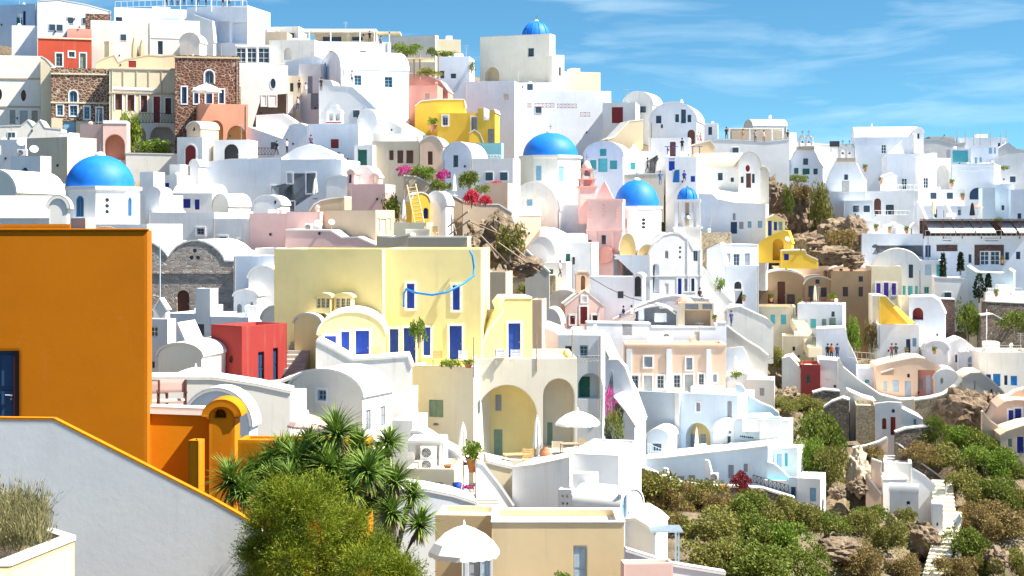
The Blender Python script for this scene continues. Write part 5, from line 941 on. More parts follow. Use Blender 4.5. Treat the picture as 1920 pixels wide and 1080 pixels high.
for x in (-70, -30, 25, 52, 80): MB().box(x * s_ - .08, x * s_ + .08, 0, .16, -.5, 22 * s_).build('post', 'fw', cp)
B('tan_house', 'shaded tan restaurant room under the canopy', 590, 705, 62, 90, 250, 0, 4, 'Z', op='h605,68,640,78;h660,69,680,76'); B('cream_house', 'cream skyline cube left of the canopy', 500, 560, 50, 90, 252, -8, 5, 'V', op='h540,62,551,76', xs=575); B('white_house', 'low tan skyline roof room left of the canopy', 498, 538, 60, 85, 247, -4, 4, 'T')
B('grey_house', 'grey white skyline house behind the green shrubs', 728, 816, 68, 120, 256, -24, 7, 'V', xs=822); B('cream_house', 'cream skyline terrace wall with plants', 818, 864, 74, 120, 255, 10, 5, 'C', par=.3)
B('white_restaurant', 'white open restaurant with dark tables behind pergola posts', 822, 880, 106, 180, 232, -6, 6, 'I', op='h825,133,833,147;h845,138,855,147'); shrub('small potted tree beside the hilltop church', 884, 135, 232, 14, 22, 'leafB', 1, 'garden trees', 'potted_tree', 500, .2, 'tree')
# ---- hilltop church
hc = B('hilltop_church', 'cream hilltop church with a small blue dome on the skyline', 900, 1031, 66, 200, 240, -22, 8, 'Q', op='h990,90,1001,106;A910,126,936,152,t,.6', xs=1041, fd=3, cat='church')
dome('', '', 1006, 28, 70, 40, 243, 28, 110, root=hc, n=12, ribs=12, col='V', fd=1, cross=True)
B('cream_house', 'bright narrow side block of the hilltop church', 1036, 1058, 103, 180, 236, 16, 6, 'V', op='h1048,126,1052,142'); B('cream_house', 'low cream walled roof right of the hilltop church', 1058, 1126, 135, 200, 238, 14, 6, 'C', xs=None, par=.6)
B('white_house', 'long white wall with lattice openings under the hilltop church', 955, 1146, 170, 275, 226, 6, 8, 'I', op='')
for i, (x0, x1, y) in enumerate(((1003, 1039, 202), (1045, 1081, 203), (1088, 1106, 219), (960, 972, 202), (988, 996, 202))): rail(('long brown lattice panel in the white wall', 'brown and red lattice panel in the white wall', 'small low brown lattice panel in the white wall', 'grey lattice panel at the left of the white wall', 'tiny lattice panel left of the long one')[i], (x0, y), (x1, y), 224, 224, .6, 'fr', max(2, (x1 - x0) // 7), True)
B('white_house', 'white house between hilltop church and turquoise wall', 870, 965, 152, 300, 222, -8, 7, 'I', op='s944,176,953,188,c'); B('white_house', 'upper white terrace block under the hilltop church', 890, 1040, 155, 190, 232, -4, 5, 'W')
B('white_house', 'white house with a big dark red shutter', 1130, 1192, 192, 275, 221, -10, 6, 'W', op='s1147,201,1168,231,r'); B('white_vault_house', 'grey fronted white vault on the skyline', 1168, 1224, 172, 230, 228, -20, 7, 'V', 'vault', sp=197, rc='W', xs=1242); B('cream_house', 'tan stair block in front of the dark red shutter', 1140, 1206, 226, 290, 212, 12, 4, 't', 'poly', pts=[(1140, 262), (1152, 258), (1180, 228), (1206, 225)])
wv = B('white_vault_house', 'white vaulted house with three dark windows on the skyline', 1218, 1306, 192, 300, 216, -14, 8, 'I', 'vault', sp=228, op='h1266,214,1273,229;h1277,205,1286,231;h1289,215,1296,229;w1230,217,1240,231,n;a1289,243,1303,275,d;h1239,233,1243,240', rc='W'); B('white_house', 'white wall with a dark arched door below the three window vault', 1216, 1292, 258, 310, 210, -10, 4, 'W', op='a1256,263,1267,293,d')
# ================================================================ centre: the big churches
B('white_cave_house', 'white vault house with teal door and teal windows', 1095, 1168, 266, 345, 205, -14, 6, 'I', 'vault', sp=292, op='s1125,279,1137,292,t;d1122,297,1139,322,q;s1107,300,1118,318,t;s1144,301,1157,317,t', xs=1182)
B('white_cave_house', 'white cottage with a teal window and chimney right of the teal vault', 1174, 1200, 272, 345, 208.6, -8, 4, 'W', 'gable', sp=292, op='s1182,305,1191,318,t'); B('white_cave_house', 'white cottage with two teal doors by the path', 1198, 1232, 283, 345, 209.3, -8, 4, 'W', op='d1209,304,1218,326,t;d1220,303,1228,326,t;h1233,290,1236,297')
wallp('long tan wall under the teal doored cottages', [(1108, 326), (1180, 328), (1245, 326)], 380, 205, -4, 3, 'Z')
cc = B('domed_church', 'large white church with a broad blue dome in the centre', 1014, 1101, 384, 520, 193.4, -10, 12, 'I', fd=4, cat='church', rc='W')
dome('', '', 1032, 52.5, 291, 249, 197.8, 56, 386, op='s1005,311,1015,338,l;s1047,312,1057,340,l', n=8, rot=12, root=cc, col='V')
B('church_vault', 'white rounded apse vault before the broad blue dome', 957, 1046, 342, 440, 192, -8, 7, 'V', 'vault', sp=395, op='s987,374,998,386,l', rc='W', cat='church'); B('white_house', 'small white house with peach gable left of the domed church', 955, 1014, 388, 470, 186.2, 12, 5, 'K', 'vx', sp=404, rc='W', xs=None)
B('white_house', 'white stepped wall below the domed church', 1012, 1090, 430, 520, 184.8, -10, 5, 'I', 'poly', pts=[(1012, 428), (1030, 430), (1050, 440), (1085, 440), (1090, 445)]); B('white_vault_house', 'white lumpy vault below the peach gable', 992, 1040, 445, 520, 180.5, -6, 5, 'W', 'vault', sp=478); B('white_house', 'white house with two slim dark windows left of pink church', 1040, 1110, 455, 545, 181.9, -10, 6, 'W', op='s1061,476,1069,512,g;h1073,482,1078,496')
B('white_house', 'white end wall by the timber slope with a green door', 1020, 1062, 492, 545, 177.6, -10, 4, 'W', op='s1024,505,1037,522,g')
# ---- pink church and tower
pk = B('pink_church', 'pink church with an ornate front and a small pediment', 1100, 1167, 373, 520, 189.1, -8, 8, 'P', op='h1128,441,1136,458;d1103,450,1109,490,d', fd=3, cornice=[375, 432], cat='church', rc='P')
fr_, zb_, _, u0_, u1_, _, _ = root_info[pk.name]; zf = lambda y: fr_.at(1133, y)[1] - zb_; uf = lambda x: fr_.at(x, 430)[0]
for x in (1101.5, 1118, 1149, 1165): MB().box(uf(x) - .09, uf(x) + .09, -.12, .05, zf(486), zf(434)).build('pilaster', 'pp', pk)
MB().prism([(uf(1112), zf(373) + .02), (uf(1148), zf(373) + .02), (uf(1130), zf(338))], lambda s, z, d: (s, d, z), 2.5, 3.4).build('pediment', 'pP', pk)
for x, y in ((1106, 395), (1131, 385), (1156, 395)):
    for k in range(3 if x != 1131 else 4): MB().lathe([(.01, -.1), (.12, 0), (.01, .14)], (uf(x), -.02, zf(y + k * 6)), 6).build('ornament', 'pS', pk)
MB().prism([(uf(1122 + 14 + 15 * math.cos(a)), zf(478 + 16 * math.sin(a))) for a in [2 * math.pi * i / 20 for i in range(20)]], lambda s, z, d: (s, d, z), -.9, -.3).build('apse_front', 'pS', pk)
t = thing('pink_bell_tower', 'pink tiered bell tower with a tiny cap beside the broad dome', 'bell tower', 1100, 372, 191.5, 6); s_ = 191.5 / F
def tier(y0, y1, hw, nm, m='pP'): MB().box(-hw * s_, hw * s_, -hw * s_, hw * s_, (372 - y1) * s_, (372 - y0) * s_).build(nm, m, t)
tier(352, 420, 15, 'lower_stage'); tier(349, 353, 17.5, 'cornice', 'pS'); tier(335, 338, 15.5, 'cornice', 'pS')
for sx in (-1, 1):
    for sy in (-1, 1):
        MB().box((sx * 11 - 2.6) * s_, (sx * 11 + 2.6) * s_, (sy * 11 - 2.6) * s_, (sy * 11 + 2.6) * s_, 23 * s_, 34 * s_).build('column', 'pP', t); MB().box((sx * 7.5 - 2) * s_, (sx * 7.5 + 2) * s_, (sy * 7.5 - 2) * s_, (sy * 7.5 + 2) * s_, 37 * s_, 53 * s_).build('column', 'pp', t)
tier(338, 349, 6, 'core'); tier(316, 320, 11.5, 'cornice', 'pS'); MB().lathe([(9 * s_, 56 * s_), (9 * s_, 60 * s_), (6.5 * s_, 66 * s_), (2 * s_, 70 * s_), (.05, 71 * s_)], (0, 0, 0), 12).build('cap', 'pP', t); MB().box(-.05, .05, -.05, .05, 71 * s_, 83 * s_).box(-.3, .3, -.04, .04, 77 * s_, 78.2 * s_).build('cross', 'metal', t); MB().lathe([(.5, 0), (.35, .35), (.12, .7), (.02, .75)], (0, 0, 42 * s_), 10).build('bell', 'metal', t)
# ---- second domed church and white bell tower
c2 = B('domed_church', 'white church with glossy blue dome right of the pink church', 1150, 1222, 478, 600, 186.2, -16, 8, 'I', fd=4, cat='church', rc='W', op='a1224,495,1236,548,w')
dome('', '', 1194, 43, 387, 337, 193.5, 43.5, 460, op='o1203,409,1211,415;o1203,416,1211,422;o1203,423,1211,429;s1169,410,1175,428,e', n=8, rot=-2, root=c2, col='W')
B('church_wing', 'lit white church wing with pilasters under the bell tower', 1219, 1317, 440, 600, 185.5, 4, 9, 'W', 'poly', pts=[(1219, 480), (1222, 470), (1230, 455), (1245, 442), (1262, 438), (1275, 440), (1290, 452), (1300, 470), (1317, 470)], op='A1224,495,1236,549,n,.4;g1247,470,1253,485,w;o1273,462,1277,467;o1273,470,1277,475;o1273,480,1277,485;g1300,468,1308,490,e;s1246,532,1253,553,w;d+1271,522,1278,556,b;s+1283,522,1289,546,s;s+1296,522,1302,546,n', cat='church', bands=[(1288, 440, 1290, 520, 'pV'), (1312, 400, 1314, 575, 'pV'), (1219, 517, 1317, 519, 'pV')])
B('church_vault', 'small vault with ochre front between pink church and dome', 1162, 1192, 438, 482, 187.7, -6, 6, 'O', 'vault', sp=470, fd=.2, cat='church', rc='W'); B('church_vault', 'low vault with an ochre arched front below the glossy dome', 1197, 1231, 459, 482, 186.6, -6, 6, 'O', 'vault', sp=480, fd=.2, cat='church', rc='W')
bt = thing('white_bell_tower', 'white bell tower with tall slots and a ribbed blue cap', 'bell tower', 1289, 480, 188, -8); s_ = 188 / F
MB().box(-25 * s_, 25 * s_, -20 * s_, 25 * s_, -3, 52 * s_).build('shaft', 'pV', bt); MB().box(-27 * s_, 27 * s_, -22 * s_, 27 * s_, 51 * s_, 55 * s_).build('cornice', 'pW', bt)
for x in (-20, -7, 7, 20):
    for y in (-16, 20): MB().box((x - 3.4) * s_, (x + 3.4) * s_, (y - 3) * s_, (y + 3) * s_, 55 * s_, 102 * s_).build('pier', 'pW', bt)
for x in (-20, 20): MB().box((x - 3) * s_, (x + 3) * s_, -2 * s_, 6 * s_, 55 * s_, 102 * s_).build('pier', 'pW', bt)
MB().box(-8 * s_, 8 * s_, -6 * s_, 8 * s_, 55 * s_, 100 * s_).build('core', 'pT', bt); MB().box(-24.5 * s_, 24.5 * s_, -20 * s_, 24 * s_, 101 * s_, 106 * s_).build('top_slab', 'pW', bt); MB().lathe([(.5, 0), (.35, .3), (.12, .6)], (0, -.9, 70 * s_), 10).build('bell', 'metal', bt)
cap = MB().lathe([(18 * s_ * math.cos(a), 106 * s_ + 22 * s_ * math.sin(a)) for a in [math.pi / 2 * i / 10 for i in range(11)]], (0, 0, 0), 24).build('dome', 'dome', bt)
for i in range(8): a = i * math.pi / 4; MB().tube([(math.cos(a) * 18.3 * s_ * math.cos(q), math.sin(a) * 18.3 * s_ * math.cos(q), 106 * s_ + 22 * s_ * math.sin(q)) for q in [math.pi / 2 * k / 8 for k in range(9)]], .07, 5).build('rib', 'dome', cap)
MB().lathe([(3 * s_, 126 * s_), (2.5 * s_, 129 * s_), (.03, 132 * s_)], (0, 0, 0), 8).build('finial', 'dome', bt)
for lb, pts in (('thin black cable slung from the pink chapel bell arch', ((1106, 520, 169), (1140, 540, 169), (1180, 558, 168), (1232, 571, 167))), ('thin black cable along the white church wing', ((1219, 519, 189), (1290, 470, 188), (1316, 430, 188)))):
    t = thing('cable', lb, 'cable', *pts[0]); MB().tube([P(*q) - t.location for q in pts], .035, 4).build('wire', 'fk', t)
# ---- houses right of the tower
B('white_house', 'white stepped house with blue shutters right of the bell tower', 1310, 1436, 372, 470, 200.6, -12, 7, 'I', 'poly', pts=[(1310, 365), (1335, 366), (1345, 375), (1380, 382), (1436, 384)], op='d1370,416,1382,438,n;s1374,400,1379,413,s;s1386,416,1394,429,s;s1402,415,1409,427,l;s1421,414,1429,427,l'); B('tan_house', 'tan rubble wall below the stepped white house', 1312, 1372, 436, 500, 194.9, -6, 4, 'palestone', rc='Z')
B('white_house', 'white terrace house with three grey windows', 1352, 1422, 458, 560, 193.4, 6, 4, 'I', 'poly', pts=[(1352, 459), (1422, 460)], op='s1360,475,1370,497,s;w1375,476,1387,498,s;s1396,475,1406,497,s', rc='W'); wallp('white side wedge wall of the three windowed terrace', [(1325, 470), (1350, 456), (1360, 500)], 560, 192, -20, 2, 'I'); B('white_house', 'white lower block with an ornate black and white gate', 1360, 1423, 498, 590, 191.3, -8, 4, 'I', op='g+1377,528,1390,546,k;s+1378,544,1392,570,k')
wallp('white sloping wall below the ornate gate', [(1316, 500), (1325, 510), (1345, 540), (1375, 570)], 590, 190.6, -4, 2, 'W'); shrub('green plants beside the sloping rubble path', 1350, 545, 189, 22, 26, 'leafD', 1, 'garden plants', 'terrace_plant', 600, .18, 'plant')
wallp('stepped white wall descending behind the small blue cap', [(1298, 344), (1330, 346), (1350, 358), (1375, 362), (1425, 362)], 395, 206.4, -6, 4, 'I')
B('old_chapel', 'weathered old vaulted chapel with a stained roof', 1300, 1388, 288, 375, 208, -12, 7, 'V', 'vx', sp=313, op='h1346,324,1355,338;h1370,333,1376,341', rc='Z', cat='chapel'); B('old_chapel', 'weathered chapel gable with a red oval window', 1384, 1426, 286, 375, 206, -8, 5, 'V', 'vault', sp=316, op='d1399,325,1408,352,d;o1398,309,1406,322,r;h1389,331,1394,343;h1410,326,1415,343', rc='Z', cat='chapel'); B('grey_cave_house', 'dark grey cave mouth right of the weathered chapel', 1416, 1442, 312, 365, 207, -8, 4, 'G', 'vault', sp=325)
B('white_house', 'white corner house with bright blue gate left of old chapel', 1248, 1306, 294, 370, 206, -8, 5, 'W', op='d1254,297,1265,320,b;d1261,318,1274,342,z;s1295,330,1303,341,b', roof='flat'); wallp('tan curved wall above the bright blue gate', [(1245, 292), (1275, 286), (1300, 272), (1332, 264), (1340, 275)], 310, 212, -4, 3, 't')
B('white_vault_house', 'white vault with a dark square window beside the bell church', 1418, 1476, 281, 350, 238, -16, 7, 'I', 'vault', sp=312, op='h1441,293,1454,309;h1460,316,1472,330;h1447,316,1454,326', rc='W'); bl = B('bell_church', 'white round gabled church with a triple belfry', 1472, 1543, 276, 350, 239, -14, 8, 'I', 'poly', pts=[(1472, 312), (1482, 302), (1490, 286), (1498, 277), (1508, 275), (1520, 276), (1528, 286), (1535, 302), (1543, 314)], op='h1506,297,1515,309;s1489,315,1497,326,g;s1505,316,1518,327,g;h1525,316,1533,327', cat='church')
bl2 = B('bell_church', 'white gabled church with tall belfry at the head of the gully', 1540, 1622, 298, 440, 232, -14, 8, 'I', 'poly', pts=[(1540, 360), (1548, 345), (1558, 322), (1568, 303), (1576, 298), (1596, 298), (1604, 306), (1612, 324), (1622, 340)], op='h1583,327,1590,337;s1579,339,1592,362,e', cat='church')
def belfry(root, label, x0, x1, y0, y1, D, n):
    t = thing('belfry', label, 'belfry', (x0 + x1) / 2, y1, D, -14, 'belfries of the churches'); s = D / F; w = (x1 - x0) * s
    for i in range(n + 1): x = -w / 2 + w * i / n; MB().box(x - .16, x + .16, -.3, .3, -.4, (y1 - y0) * .7 * s).build('pier', 'pW', t)
    for i in range(n):
        x0_, x1_ = -w / 2 + w * i / n, -w / 2 + w * (i + 1) / n; a = arc(x0_ + .16, x1_ - .16, (y1 - y0) * .5 * s, (y1 - y0) * .68 * s, 8); MB().prism(arc(x0_ - .02, x1_ + .02, (y1 - y0) * .5 * s, (y1 - y0) * .92 * s, 8) + a[::-1], lambda p, z, d: (p, d, z), -.28, .28).build('arch', 'pW', t); MB().lathe([(.22, 0), (.15, .2), (.05, .35)], ((x0_ + x1_) / 2, 0, (y1 - y0) * .3 * s), 8).build('bell', 'metal', t); MB().box((x0_ + x1_) / 2 - .04, (x0_ + x1_) / 2 + .04, -.04, .04, (y1 - y0) * .9 * s, (y1 - y0) * 1.2 * s).box((x0_ + x1_) / 2 - .2, (x0_ + x1_) / 2 + .2, -.03, .03, (y1 - y0) * 1.08 * s, (y1 - y0) * 1.12 * s).build('cross', 'metal', t)
    MB().box(-w / 2 - .4, w / 2 + .4, -.5, .5, -.4, .1).build('base', 'pT', t)
belfry(bl, 'triple arched belfry with crosses on the round gable', 1499, 1522, 250, 276, 239, 2); belfry(bl2, 'tall white belfry on the church above the gully', 1574, 1599, 268, 298, 232, 2)
B('white_house', 'low white skyline terrace with people and sunshade', 1310, 1480, 262, 300, 226, -4, 6, 'W', 'poly', pts=[(1310, 272), (1345, 262), (1400, 264), (1440, 266), (1480, 262)]); B('white_house', 'white skyline house with a red window', 1304, 1346, 231, 290, 236, -8, 5, 'I', op='h1328,236,1335,253'); B('white_vault_house', 'white roof block on the skyline terrace restaurant', 1412, 1476, 225, 262, 262, 6, 6, 'W', 'vx', sp=236)
cp = thing('restaurant_canopy', 'long flat canopy of the skyline restaurant with tables', 'canopy', 1418, 266, 245); s_ = 245 / F; MB().box(-52 * s_, 52 * s_, 0, 4, 24 * s_, 26 * s_).build('awning', 'canvas', cp)
for x in (-50, -12, 30, 50): MB().box(x * s_ - .1, x * s_ + .1, 0, .2, -1, 24 * s_).build('post', 'fw', cp)
B('tan_house', 'shaded tan room under the long flat canopy', 1372, 1470, 245, 280, 252, -2, 4, 'Z'); B('white_house', 'small white block right of the long skyline canopy', 1476, 1494, 248, 290, 244, -4, 4, 'W'); B('white_house', 'pale white terraces behind the two belfries', 1520, 1610, 270, 340, 250, -6, 6, 'V', op='h1556,266,1574,275'); wallp('whitewashed rough wall behind the round gable', [(1462, 268), (1500, 268), (1560, 272), (1600, 280)], 320, 246, -2, 4, 'V')
sg = thing('dark_sign_board', 'dark sign board on the skyline between belfries', 'sign', 1565, 275, 243); MB().box(-.75, .75, 0, .12, 0, .85).build('board', 'fh', sg); MB().box(-.6, -.5, 0, .1, -.8, 0).build('leg', 'metal', sg); MB().box(.5, .6, 0, .1, -.8, 0).build('leg', 'metal', sg)
# ---- the big white group on the right
B('white_house', 'tall white house with a rolled barrel roof on the right skyline', 1603, 1722, 239, 380, 246, -8, 7, 'I', 'vx', sp=257, op='w1652,271,1662,288,w', rc='W'); B('white_house', 'right end tower of the barrel roofed white house', 1714, 1732, 240, 300, 244, -6, 5, 'W', 'vault', sp=250, op='h1720,250,1724,260'); wallp('white sloping roof wall left of the glass terrace', [(1655, 300), (1660, 294), (1692, 264), (1693, 288)], 310, 241, -6, 1, 'W')
B('white_house', 'white house with a six pane blue window', 1662, 1724, 288, 400, 238, -14, 7, 'I', op='w1690,334,1701,356,w', rc='W'); B('white_house', 'white house with an arched loggia on the right', 1722, 1783, 296, 400, 236, 2, 7, 'W', op='w+1731,333,1741,353,w;A1756,310,1782,362,n,1.6'); rail('glass and white railing on the arched loggia house', (1716, 292), (1745, 292), 234, 234, 1.0, 'fe', 4, False); wallp('small white hut roof left of the six pane window', [(1656, 330), (1672, 324), (1682, 332)], 365, 233, -6, 3, 'W')
B('white_house', 'shaded white house with a dark arched mirror window', 1780, 1864, 307, 420, 240, -22, 7, 'I', op='a1818,352,1848,374,n', xs=1876); B('white_house', 'white house with turquoise glass terrace near the skyline', 1782, 1820, 279, 330, 258, -8, 5, 'I', op='s1786,282,1815,304,q'); B('white_house', 'pale white skyline house with slim blue windows', 1818, 1872, 276, 340, 262, -14, 7, 'I', op='s1828,295,1832,306,l;s1837,295,1841,306,l;s1854,277,1860,288,l;s1864,277,1867,288,l', xs=1880); B('white_house', 'far white skyline house with thin masts', 1800, 1888, 258, 300, 278, -8, 6, 'I', op='s1871,268,1876,280,n;s1880,269,1884,280,n'); B('white_house', 'far white skyline houses behind the barrel roof', 1728, 1810, 266, 310, 276, -6, 6, 'W', 'poly', pts=[(1728, 262), (1760, 262), (1790, 270), (1810, 268)]); B('white_house', 'white sloping skyline roof at the right edge', 1868, 1930, 275, 320, 274, -8, 6, 'W', 'poly', pts=[(1868, 282), (1890, 268), (1905, 280), (1930, 284)])
B('grey_house', 'flat grey skyline canopy building on the right', 1744, 1790, 256, 275, 284, -4, 5, 'G')
for i, x in enumerate((1795, 1810, 1826, 1838, 1857, 1876, 1887)): post('%s thin mast from the left on the right skyline' % ('first', 'second', 'third', 'fourth', 'fifth', 'sixth', 'seventh')[i], x, 243 + (i % 3) * 3, 266, 275, .07, 'fe', 'mast')
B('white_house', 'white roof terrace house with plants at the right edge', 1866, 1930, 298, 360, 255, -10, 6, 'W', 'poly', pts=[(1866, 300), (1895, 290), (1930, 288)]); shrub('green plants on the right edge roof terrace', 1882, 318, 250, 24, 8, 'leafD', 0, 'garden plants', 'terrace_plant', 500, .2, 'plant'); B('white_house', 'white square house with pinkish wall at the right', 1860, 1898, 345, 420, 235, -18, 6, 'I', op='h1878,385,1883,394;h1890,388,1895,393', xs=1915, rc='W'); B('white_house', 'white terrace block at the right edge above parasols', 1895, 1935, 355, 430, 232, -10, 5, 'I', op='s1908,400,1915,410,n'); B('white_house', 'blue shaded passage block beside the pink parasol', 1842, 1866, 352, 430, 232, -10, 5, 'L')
B('white_house', 'white house with dark arched doorway and pane window', 1616, 1722, 358, 430, 228, -10, 6, 'W', op='a1639,372,1652,402,d;w1661,384,1676,403,k', rc='W'); B('white_house', 'white terrace house with slanted dividing walls and grey windows', 1716, 1822, 386, 440, 226, -6, 5, 'I', op='w1726,392,1734,406,e;h1752,392,1757,408;w1796,389,1802,404,e;h1769,394,1774,408'); B('white_house', 'white terrace below the arched loggia with planter', 1722, 1810, 355, 400, 231, -8, 5, 'W'); wallp('left white divider wall sloping on the terrace', [(1718, 380), (1722, 382), (1735, 412)], 425, 224, -40, .6, 'W'); wallp('middle white divider wall sloping on the terrace', [(1770, 384), (1774, 386), (1785, 412)], 425, 224, -40, .6, 'W')
closed_parasol('folded beige parasol on the slanted wall terrace', 1750, 376, 408, 222, 10, 'fc'); closed_parasol('folded black parasol right of the beige one', 1823, 380, 410, 222, 10, 'fk'); parasol('coral red parasol behind the black folded one', 1834, 384, 408, 228, 20, 6, 'pS')
B('white_cave_house', 'white cave house with the pale flat roof over the gully', 1556, 1622, 360, 460, 226, -12, 6, 'I', 'poly', pts=[(1556, 361), (1622, 361)], op=''); B('white_house', 'white square terrace house above the rocks', 1580, 1636, 376, 430, 222, -12, 5, 'I', rc='W'); B('white_house', 'white low roofed hut beside the brown rocks', 1602, 1650, 414, 470, 218, -10, 5, 'W', op='h1612,420,1616,432', rc='W')
wallp('white angled terrace wall left of the awnings', [(1620, 440), (1625, 430), (1660, 432), (1680, 418), (1720, 440), (1732, 452)], 490, 214, -6, 5, 'W', op='w1692,424,1700,434,k'); B('white_house', 'white house with an arched window below the angled wall', 1616, 1732, 438, 520, 210, -8, 6, 'I', op='g1635,458,1647,477,k;d1735,460,1744,483,n'); B('white_house', 'narrow white stair tower beside the awning restaurant', 1710, 1742, 420, 500, 212, -10, 5, 'W', 'poly', pts=[(1710, 425), (1716, 418), (1730, 440), (1742, 452)])
# ---- awning restaurant
ar = B('awning_restaurant', 'white restaurant with brown stone panels below dark awnings', 1732, 1935, 443, 590, 208, -6, 8, 'I', op='s1735,460,1745,482,n;w1838,471,1855,497,w;w1857,471,1875,497,w;w1885,473,1892,487,k;s1905,472,1913,486,n;h1816,477,1822,493;h1768,444,1784,452;h1847,446,1872,452', bands=[(1756, 459, 1795, 471, 'darkstone'), (1827, 459, 1837, 497, 'darkstone'), (1876, 459, 1882, 497, 'darkstone'), (1837.2, 459, 1875.8, 470.5, 'darkstone')], rc='W'); 
aw = thing('awning_pergola', 'dark pergola with white canvas awnings on the right', 'pergola', 1830, 443, 207, -6); s_ = 207 / F
MB().box(-98 * s_, 110 * s_, 2.4, 2.7, -.5, 30 * s_).build('back_wall', 'darkstone', aw); MB().box(-98 * s_, 110 * s_, 0, 2.6, 31 * s_, 32.5 * s_).build('top_frame', 'fd', aw)
for x in (-96, -60, -25, 10, 45, 80, 108): MB().box(x * s_ - .07, x * s_ + .07, 0, .14, -.3, 31 * s_).build('post', 'fd', aw)
for x0, x1 in ((-92, -46), (-44, -10), (-8, 28), (42, 66), (70, 108)): MB().add([(x0 * s_, 2.4, 30 * s_), (x1 * s_, 2.4, 30 * s_), (x1 * s_ + .4, -.9, 9 * s_), (x0 * s_ + .4, -.9, 9 * s_), (x1 * s_ + .4, -.92, 6 * s_), (x0 * s_ + .4, -.92, 6 * s_)], [(0, 1, 2, 3), (3, 2, 4, 5)]).build('awning', 'canvas', aw)
rail('thin dark railing below the white awnings', (1735, 444), (1925, 444), 204, 204, .8, 'fe', 20, False); shrub('potted palm plant above the awnings', 1872, 420, 214, 18, 14, 'leafD', 0, 'garden plants', 'terrace_plant', 500, .2, 'plant')
B('white_vault_house', 'big white vault house with a tall dark blue window', 1637, 1728, 468, 580, 204, -14, 8, 'I', 'vault', sp=505, op='w1704,496,1712,521,n;d1693,536,1698,556,q;d1703,536,1711,558,q;s1716,536,1721,555,q', rc='W'); B('white_house', 'white house with pale turquoise windows right of big vault', 1726, 1768, 488, 580, 203, -10, 6, 'I', op='s1735,496,1746,516,a;s1756,496,1763,518,q;w1733,538,1742,550,q'); B('white_house', 'bright white blank wall below the turquoise window house', 1752, 1829, 520, 580, 201, -4, 5, 'W', 'poly', pts=[(1752, 521), (1829, 524)]); B('white_house', 'pale blue terrace house beside the cypress', 1812, 1900, 498, 570, 200, -20, 5, 'L', 'poly', pts=[(1812, 500), (1830, 512), (1880, 514), (1892, 506), (1900, 512)]); B('white_house', 'white wall with low parapet near the right edge below restaurant', 1848, 1935, 548, 580, 196, -4, 4, 'W'); wallp('dark rubble wall under the right edge parapet', [(1848, 566), (1935, 570)], 600, 195, -2, 2, 'drystone')
def cypress(label, px, y0, y1, D, w):
    t = thing('cypress', label, 'tree', px, y1, D, 0, 'cypresses'); h = (y1 - y0) / F * D; r = w / 2 / F * D; rng = random.Random(int(px))
    def f(rng): z = rng.random() ** 1.2; a = rng.uniform(0, 6.283); q = r * math.sin(min(1, (1 - z) * 1.6 + .1) * 1.57) * rng.uniform(.6, 1); d = Vector((math.cos(a), math.sin(a), .7)); return Vector((math.cos(a) * q, math.sin(a) * q, .2 + z * h)), d
    link('crown', leafmesh('crown', leaves(700, f, .3, rng, 1.8), 'cypress'), t); MB().tube([(0, 0, -.4), (0, 0, h * .6)], [.12, .05], 6).build('trunk', 'bark', t)
cypress('dark wide cypress beside the blank white wall', 1836, 518, 562, 198, 18); cypress('slim dark cypress before the pale blue terrace house', 1853, 517, 556, 197, 9); cypress('dark cypress next to the reddish column', 1801, 478, 510, 202, 8); cypress('reddish dried cypress beside the white terrace', 1768, 480, 522, 202, 8)
def tree(label, px, py, D, wpx, hpx, mat, v, n=3200, size=.09):
    t = thing('tree', label, 'tree', px, py, D, 30 * v, 'trees on the right slope'); s = wpx / 2 / F * D; h = hpx / F * D
    o = link('crown', shrub_mesh(mat, v, n, size), t); o.scale = (s, s, h * .72 / .95); o.location = (0, 0, h * .25); MB().tube([(0, 0, -.5), (.1, 0, h * .25), (0, .1, h * .5)], [.2, .15, .08], 7).build('trunk', 'bark', t)
    for a in (0, 2, 4): MB().tube([(.05, 0, h * .25), (math.cos(a) * s * .4, math.sin(a) * s * .4, h * .55)], [.1, .03], 5).build('limb', 'bark', t)
tree('round olive tree at the right beside the rubble wall', 1813, 650, 192, 70, 98, 'leafB', 0); 
# ---- purple doors, brown houses, yellow houses
B('cream_house', 'cream yellow house with three purple doors', 1634, 1691, 499, 570, 200, -4, 5, 'C', op='s+1643,531,1651,553,u;d+1657,530,1666,560,u;s+1672,531,1680,553,u', rc='C', par=.5)
B('brown_house', 'brown block house with small dark windows', 1558, 1635, 508, 640, 201, -10, 7, 'N', op='h1610,518,1618,528;w1580,538,1590,556,d;w1610,538,1618,556,d', rc='W'); B('brown_house', 'tan vaulted house with a tall brown door', 1424, 1510, 508, 600, 203, -8, 7, 'N', 'vault', sp=528, op='d1458,528,1472,574,d;w1476,552,1490,570,d;w1440,552,1450,569,d', rc='W'); B('brown_house', 'tan vault with brown door and parasol left of brown block', 1508, 1562, 519, 600, 202, -6, 6, 'N', 'vault', sp=534, op='w1516,536,1528,568,d;w1539,539,1550,557,d;h1529,524,1537,532', rc='W'); B('brown_house', 'upper tan wall with white vault roof behind the brown block', 1552, 1634, 499, 540, 207, -8, 6, 'K', 'vault', sp=512, op='h1574,504,1580,512', rc='W'); B('brown_house', 'long tan wall behind the tan vaulted house', 1450, 1558, 500, 540, 209, -6, 4, 'K'); closed_parasol('folded beige parasol before the brown doors', 1528, 536, 572, 198, 8, 'fc'); pot('clay pot with a palm on the brown terrace', 1561, 570, 197, 10, 10, 'leafD', 14)
